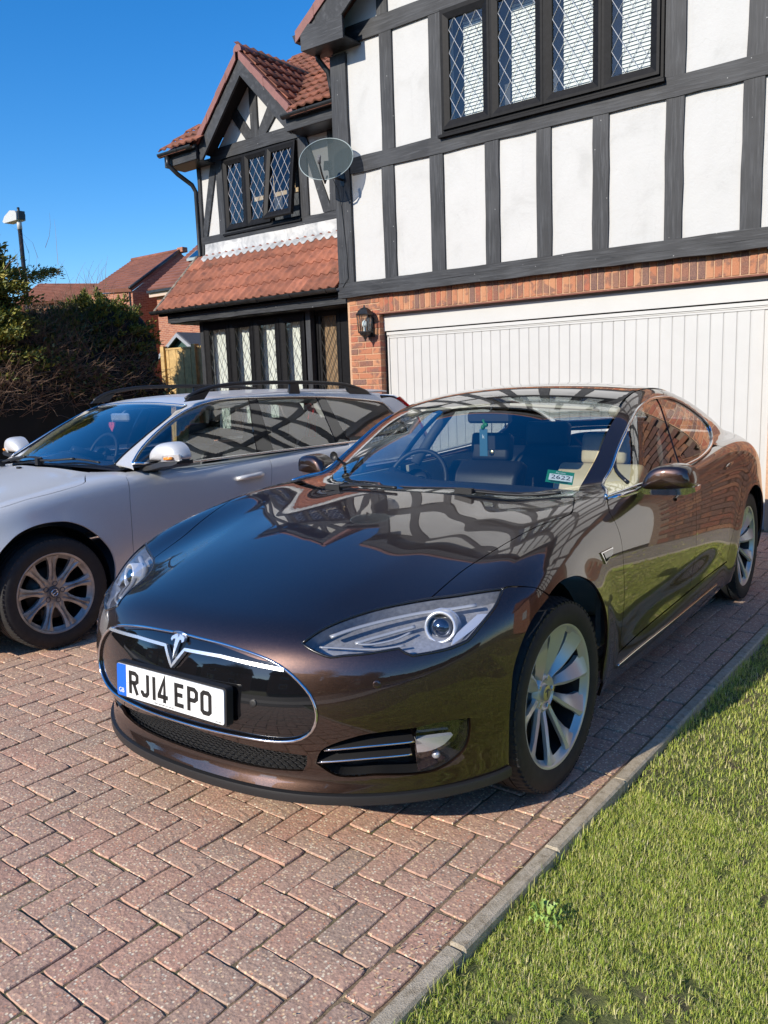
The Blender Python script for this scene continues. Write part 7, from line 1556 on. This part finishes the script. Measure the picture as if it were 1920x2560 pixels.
# ================================================================ things beyond
def make_beyond():
    F=empty('garden_fence',(0,1.9,0)); tag(F,'yellowed close boarded wooden garden fence between the hedge and the house','fence')
    z1=2.24
    for k in range(26):
        x=-6.6+k*.105
        if x>-4.2: break
        m=MB(); m.box(x,x+.112,-.012+.008*(k%2),.004+.008*(k%2),.12,z1-.02+rnd.uniform(-.004,.004)); m.build('fence_board',M_fence,F)
    m=MB(); m.box(-6.6,-4.15,-.02,.06,z1-.02,z1+.012); m.build('capping_rail',M_fence,F)
    for x in (-6.62,-5.72): m=MB(); m.box(x-.05,x+.05,-.06,.04,0,z1+.05); m.build('fence_post',M_fence,F)
    m=MB(); m.box(-6.6,-4.2,-.03,.03,0,.14); m.build('gravel_board',M_kerb,F)
    # shed roof behind the fence
    S=empty('garden_shed',(-7.95,3.4,0)); tag(S,'small dark green garden shed with felt roof showing over the fence','shed')
    m=MB(); m.box(-.62,.62,0,2.2,0,2.2); m.prism([(-.62,2.2),(.62,2.2),(0,2.62)],.0,2.2); m.build('shed_wall',M_shed,S)
    for s in (-1,1): m=MB(); m.prism([(0,2.68),(s*.78,2.18),(s*.78,2.14),(0,2.63)],-.12,2.3); m.build('roof_slope',M_felt,S)
    for s in (-1,1): m=MB(); m.prism([(0,2.66),(s*.78,2.15),(s*.76,2.08),(0,2.58)],-.15,-.12); m.build('barge_board',M_bargeg,S)
    # street lamp
    S=empty('street_lamp',(-15.4,4.2,0)); tag(S,'dark street lamp post with white lantern head rising behind the conifer','street lamp')
    m=MB(); m.tube([(0,0,0),(0,0,1.2),(0,0,1.25),(0,0,5.9)],[.09,.09,.065,.055],12); m.build('lamp_post',M_gutter,S)
    m=MB(); m.tube([(0,0,5.88),(0,0,6.12)],[.065,.06],12); m.build('post_cap',M_white,S)
    m=MB(); m.prism([(.10,6.10),(.12,6.26),(.05,6.34),(-.20,6.38),(-.50,6.27),(-.62,6.15),(-.55,6.10)],-.13,.13); o=m.build('lamp_head',M_white,S,sharp=50); m=MB(); m.lathe([(6.34,.035),(6.44,.035),(6.45,0)],'z',12,(.02,0,0)); m.build('photocell',M_gutter,S); m=MB(); m.box(.08,.17,-.09,.09,6.12,6.33); m.build('hinge_cover',M_gutter,S)
    # neighbouring houses
    def slope(par,q,nrow=16,th=.12,nm='roof'):
        a,b,c,d=[Vector(p) for p in q]; m=MB(); N_=(b-a).cross(d-a).normalized(); N_=N_ if N_.z>0 else -N_; V=[];
        for r in range(nrow):
            t0=r/nrow; t1=(r+1.12)/nrow; A=a.lerp(d,t0)+N_*.05; B_=b.lerp(c,t0)+N_*.05; Cc=b.lerp(c,min(1,t1))+N_*.015; Dd=a.lerp(d,min(1,t1))+N_*.015; m.add([A,B_,Cc,Dd,A-N_*.05,B_-N_*.05],[(0,1,2,3),(4,5,1,0)])
        m.add([a,b,c,d,a-N_*th,b-N_*th,c-N_*th,d-N_*th],[(3,2,1,0),(4,5,6,7),(0,1,5,4),(1,2,6,5),(2,3,7,6),(3,0,4,7)]); return m.build(nm,M_farroof,par)
    A=empty('neighbour_house'); tag(A,'brick house with long tiled roof slope beyond the hedge, the left of the joined pair','house','brick houses beyond the hedge')
    slope(A,[(-27.6,14,6.02),(-24.43,14,5.83),(-25.83,18,7.95),(-29.7,18,7.96)])
    m=MB(); m.add([(-24.5,14.15,0),(-24.5,14.15,5.75),(-25.85,18,7.85),(-25.85,22,5.7),(-25.85,22,0)],[(0,1,2,3,4)]); m.add([(-27.6,14.15,0),(-24.5,14.15,0),(-24.5,14.15,5.75),(-27.6,14.15,5.9)],[(0,1,2,3)]); m.build('wall',M_farbrick,A)
    m=MB(); m.tube([(-25.88,18,8.02),(-24.42,13.95,5.86)],.07,6); m.build('verge_edge',M_gutter,A); m=MB(); m.tube([(-24.50,14.0,5.7),(-24.50,14.0,2)],.045,6); m.build('downpipe',M_gutter,A); m=MB(); m.box(-26.0,-25.6,17.9,18.2,7.9,8.12); m.build('chimney',M_farbrick,A)
    m=MB(); m.tube([(-29.7,18,8.0),(-25.85,18,8.0)],.09,6); m.build('ridge',M_farroof,A)
    Bq=empty('neighbour_house'); tag(Bq,'brick house with roof window partly hidden by the white gabled bay','house','brick houses beyond the hedge')
    slope(Bq,[(-23.22,14,5.66),(-15,14,5.45),(-16.5,18.6,8.2),(-25.0,18.6,8.35)])
    m=MB(); m.add([(-23.0,14.25,0),(-15,14.25,0),(-15,14.25,5.5),(-23.0,14.25,5.55)],[(0,1,2,3)]); m.add([(-23.0,14.25,0),(-23.0,14.25,5.55),(-24.8,18.6,8.2),(-24.8,19,0)],[(0,3,2,1)]); m.build('wall',M_farbrick,Bq)
    m=MB(); m.box(-23.2,-15,14.02,14.2,5.36,5.56); m.build('soffit_board',M_brdw,Bq); m=MB(); m.box(-23.2,-15,13.9,14.02,5.52,5.62); m.build('gutter',M_gutter,Bq)
    m=MB(); c=Vector((-23.0,16.6,7.25)); ux=Vector((1,0,-.02)); uy=Vector((-.38,1,.585)).normalized(); V=[c+ux*a*.42+uy*b*.5+Vector((0,0,.12)) for a,b in ((-1,-1),(1,-1),(1,1),(-1,1))]; m.add(V+[v-Vector((0,0,.1)) for v in V],[(0,1,2,3),(4,5,1,0),(5,6,2,1),(7,4,0,3)]); w=m.build('roof_window',M_gutter2,Bq); m=MB(); V=[c+ux*a*.33+uy*b*.41+Vector((0,0,.14)) for a,b in ((-1,-1),(1,-1),(1,1),(-1,1))]; m.add(V,[(0,1,2,3)]); m.build('pane',M_gloss,w)
    C_=empty('bungalow'); tag(C_,'distant low red tiled roof between the conifer and the shrub','house')
    slope(C_,[(-36.9,15.4,6.30),(-32.2,17.2,6.33),(-32.6,18.2,7.15),(-36.6,16.9,7.45)],12); m=MB(); m.add([(-38,15.6,0),(-32.2,17.4,0),(-32.2,17.4,6.3),(-38,15.6,6.3)],[(0,1,2,3)]); m.build('wall',M_farbrick,C_)
    m=MB(); m.tube([(-32.5,18.2,7.2),(-31.3,17.9,6.3)],.05,5); m.build('verge_edge',M_white,C_)
    # flowering bushes in front of the neighbour wall
    for i,(x,y,z,r) in enumerate(((-9.0,5.5,1.6,1.1),(-7.2,7.2,1.7,1.2))):
        B_=empty('garden_bush',(x,y,0)); tag(B_,('pale twiggy garden bush left of the shed roof','green garden bush right of the shed roof')[i],'bush')
        nr.seed(60+i); n=3500; d=nr.normal(0,1,(n,3)); d/=np.linalg.norm(d,axis=1,keepdims=True); P=np.array([0,0,z])+d*r*nr.uniform(.5,1,(n,1)); leaves('foliage',P,d,.07,M_leaf if i else M_conif,B_,2)['kind']='stuff'
        P=np.array([0,0,z])+nr.normal(0,.5,(300,3)); twigs('bare_twigs',P,nr.normal(0,1,(300,3))+[0,0,.8],.4,1.0,.008,M_twigp,B_)['kind']='stuff'
M_shed=simple('shed_green',(.02,.06,.05),.7); M_felt=simple('roofing_felt',(.07,.075,.085),.95,nz=.2); M_bargeg=simple('grey_barge',(.30,.31,.33),.7); M_brdw=simple('cream_board',(.55,.42,.33),.7); M_twigp=simple('pale_twig',(.40,.33,.24),.8)
def make_surround():
    """what stands round about, seen mirrored in the bodywork"""
    W=empty('side_house'); tag(W,'brick house wall with a white gate to the right of the garage','house')
    m=MB(); m.box(4.96,6.4,.02,.25,0,2.6); m.box(6.4,7.4,.02,.25,2.25,2.6); m.box(7.4,12.5,.02,.25,0,2.6); m.build('wall_backing',M_mortar_d,W)
    V=[];F=[];n=0; mm=MB(); mm.bevbox(0,0,0,.215,.10,.065,.004); mv=mm.v; mf=mm.f
    for r in range(34):
        z=.04+.075*r; x=4.97+(.11 if r%2 else 0)
        while x<12.3:
            if not(6.3<x+.1<7.45 and z<2.3): V+=[(a+x+.1075,b+.02,c+z) for a,b,c in mv]; F+=[tuple(i+n for i in f) for f in mf]; n+=len(mv)
            x+=.225
    me=bpy.data.meshes.new('wall_bricks'); me.from_pydata(V,[],F); me.materials.append(M_brick_d); bm=bmesh.new(); bm.from_mesh(me); bmesh.ops.recalc_face_normals(bm,faces=bm.faces); bm.to_mesh(me); bm.free(); o=link('wall_bricks',me,W); o['kind']='stuff'
    m=MB(); m.box(4.96,12.5,.0,.25,2.62,5.5); m.build('render_wall',M_render,W)
    for x in np.arange(5.1,12.4,.62): m=MB(); m.box(x,x+.15,-.03,.0,2.75,5.3); m.build('timber_beam',M_timber_v,W)
    for z in (2.6,3.95,5.35): m=MB(); m.box(4.97,12.5,-.035,.0,z,z+.15); m.build('timber_beam',M_timber_h,W)
    m=MB(); m.prism([(-.5,5.45),(6.5,8.2),(6.5,8.1),(-.5,5.35)],4.96,12.6,'x'); m.build('roof',M_farroof,W)
    m=MB(); m.box(6.42,7.38,.10,.14,.05,2.2); m.build('side_gate',M_white,W)
    m=MB(); m.box(5.18,14,-1.0,-.0,-.05,.0); tag(m.build('path',M_conc),kind='structure')
    # neighbour's brick side wall across the lawn
    S=empty('neighbour_garage'); tag(S,'brick side wall of the house across the lawn, mirrored in the brown car doors','house')
    m=MB(); m.box(12.5,18,-1.6,5,0,4.9); m.build('wall',M_farbrick,S); m=MB(); m.prism([(12.2,4.8),(15.3,7.3),(18.3,4.8)],-1.9,5.2); m.build('roof',M_farroof,S)
    m=MB(); m.box(13.3,14.6,-1.66,-1.6,1.0,2.2); m.build('window',M_white,S)
    # street behind the photographer
    m=MB(); m.box(-120,120,-19,-12.2,-.055,-.045); tag(m.build('road',M_asph),kind='structure'); m=MB(); m.box(-120,120,-12.2,-10.4,-.05,.01); tag(m.build('pavement',M_conc),kind='structure'); m=MB(); m.box(-4.9,5.2,-10.4,-9.6,-.2,-.001); tag(m.build('crossover',M_asph),kind='structure')
    nr.seed(77)
    for i,(x,w,h) in enumerate(((-26,10,5.2),(-9,9,5.0),(6,10,5.3),(22,9,5.1))):
        Hh=empty('street_house',(x,-34,0)); tag(Hh,('brick house across the road, furthest to the left of the row','brick house across the road opposite the driveway','brick house across the road behind the bare tree','brick house across the road, furthest to the right of the row')[i],'house','brick houses across the road')
        m=MB(); m.box(-w/2,w/2,-4,4,0,h); m.build('wall',M_farbrick,Hh); m=MB(); m.prism([(-4.5,h-.1),(4.5,h-.1),(0,h+2.6)],-w/2-.3,w/2+.3,'x'); m.build('roof',M_farroof,Hh)
        for xx in (-2.8,2.2):
            for z in (1.0,3.3): m=MB(); m.box(xx,xx+1.5,3.98,4.06,z,z+1.1); w_=m.build('window',M_white,Hh); m=MB(); m.box(xx+.1,xx+1.4,4.06,4.07,z+.1,z+1.0); m.build('pane',M_gloss,w_)
    for i,(x,y,s) in enumerate(((10,-24,1.0),(-4,-26,.9),(-16,-23,1.1),(17,-21,.8))):
        T=empty('street_tree',(x,y,0)); tag(T,('bare street tree with the widest crown behind the photographer','bare street tree opposite the driveway','bare street tree left of the driveway end','smallest bare street tree right of the lawn')[i],'tree','bare street trees')
        m=MB(); m.tube([(0,0,0),(.1,0,2*s),(0,.1,5*s),(.1,0,7*s)],[.22*s,.17*s,.10*s,.03*s],8); m.build('trunk',M_bark,T)
        n=120; z=nr.uniform(2.2,6.2,n)*s; P=np.stack([0*z+.05,0*z,z],-1); a=nr.uniform(0,2*PI,n); D=np.stack([np.cos(a),np.sin(a),nr.uniform(.3,1,n)],-1); twigs('branch',P,D,1.2*s,3.2*s,.045*s,M_bark,T,.5,4)['kind']='stuff'
        n=2500; P=nr.normal(0,1,(n,3)); P/=np.linalg.norm(P,axis=1,keepdims=True); P=P*[2.3*s,2.3*s,2.6*s]*nr.uniform(.3,1,(n,1))+[0,0,5.2*s]; twigs('twigs',P,P-[0,0,3.5*s],.4,1.0,.012,M_bark,T)['kind']='stuff'
    for i,(x,y,r,h) in enumerate(((-13,-13.5,1.6,4.6),(-20,-11,1.7,3.4),(13,-27,2.6,4.5))):
        B_=empty('boundary_evergreen',(x,y,0)); tag(B_,('dark rounded evergreen at the left of the road','broad low evergreen beyond the road bend','large evergreen by the houses across the road')[i],'bush'); lump('inner_growth',0,0,h*.5,r*.9,r*.9,h*.48,M_core,B_,80+i,.3)
        n=9000; d=nr.normal(0,1,(n,3)); d/=np.linalg.norm(d,axis=1,keepdims=True); P=np.array([0,0,h*.5])+d*[r,r,h*.53]*nr.uniform(.85,1.05,(n,1)); leaves('foliage',P[P[:,2]>0],d[P[:,2]>0],.16,M_leaf,B_,2)['kind']='stuff'
def make_treeline():
    nr.seed(91); V=[];F=[]; n=0
    for ring,(rad,h0) in enumerate(((62,6.5),(75,8.5))):
        m_=260
        for k in range(m_):
            a=PI+PI*(k/(m_-1)) ; x=rad*math.cos(a)*1.6; y=rad*math.sin(a)-4; h=h0*(.65+.5*float(vnoise(np.array([k*.11]),np.array([ring*3.]),1,5)[0])+.25*float(vnoise(np.array([k*.9]),np.array([ring*3.]),1,6)[0])); V+=[(x,y,-.1),(x*1.02,y*1.02,h*.6),(x*1.03,y*1.03,h)]
            if k: b=n+(k-1)*3; F+=[(b,b+3,b+4,b+1),(b+1,b+4,b+5,b+2)]
        n+=m_*3
    me=bpy.data.meshes.new('distant_trees'); me.from_pydata(V,[],F); me.materials.append(M_core2); o=link('distant_trees',me); tag(o,'distant belt of dark trees behind the houses across the road','trees',kind='stuff')
M_core2=simple('far_trees',(.03,.032,.018),1,nz=.5,nscale=.5)
# ================================================================ build it all
make_ground(); make_lawn()
HOUSE=make_house(); house_fittings()
make_hedge(); make_treeline(); make_conifer(); make_beyond(); make_surround()
TC=make_tesla(); VC=make_volvo(); loose_items(TC,VC)
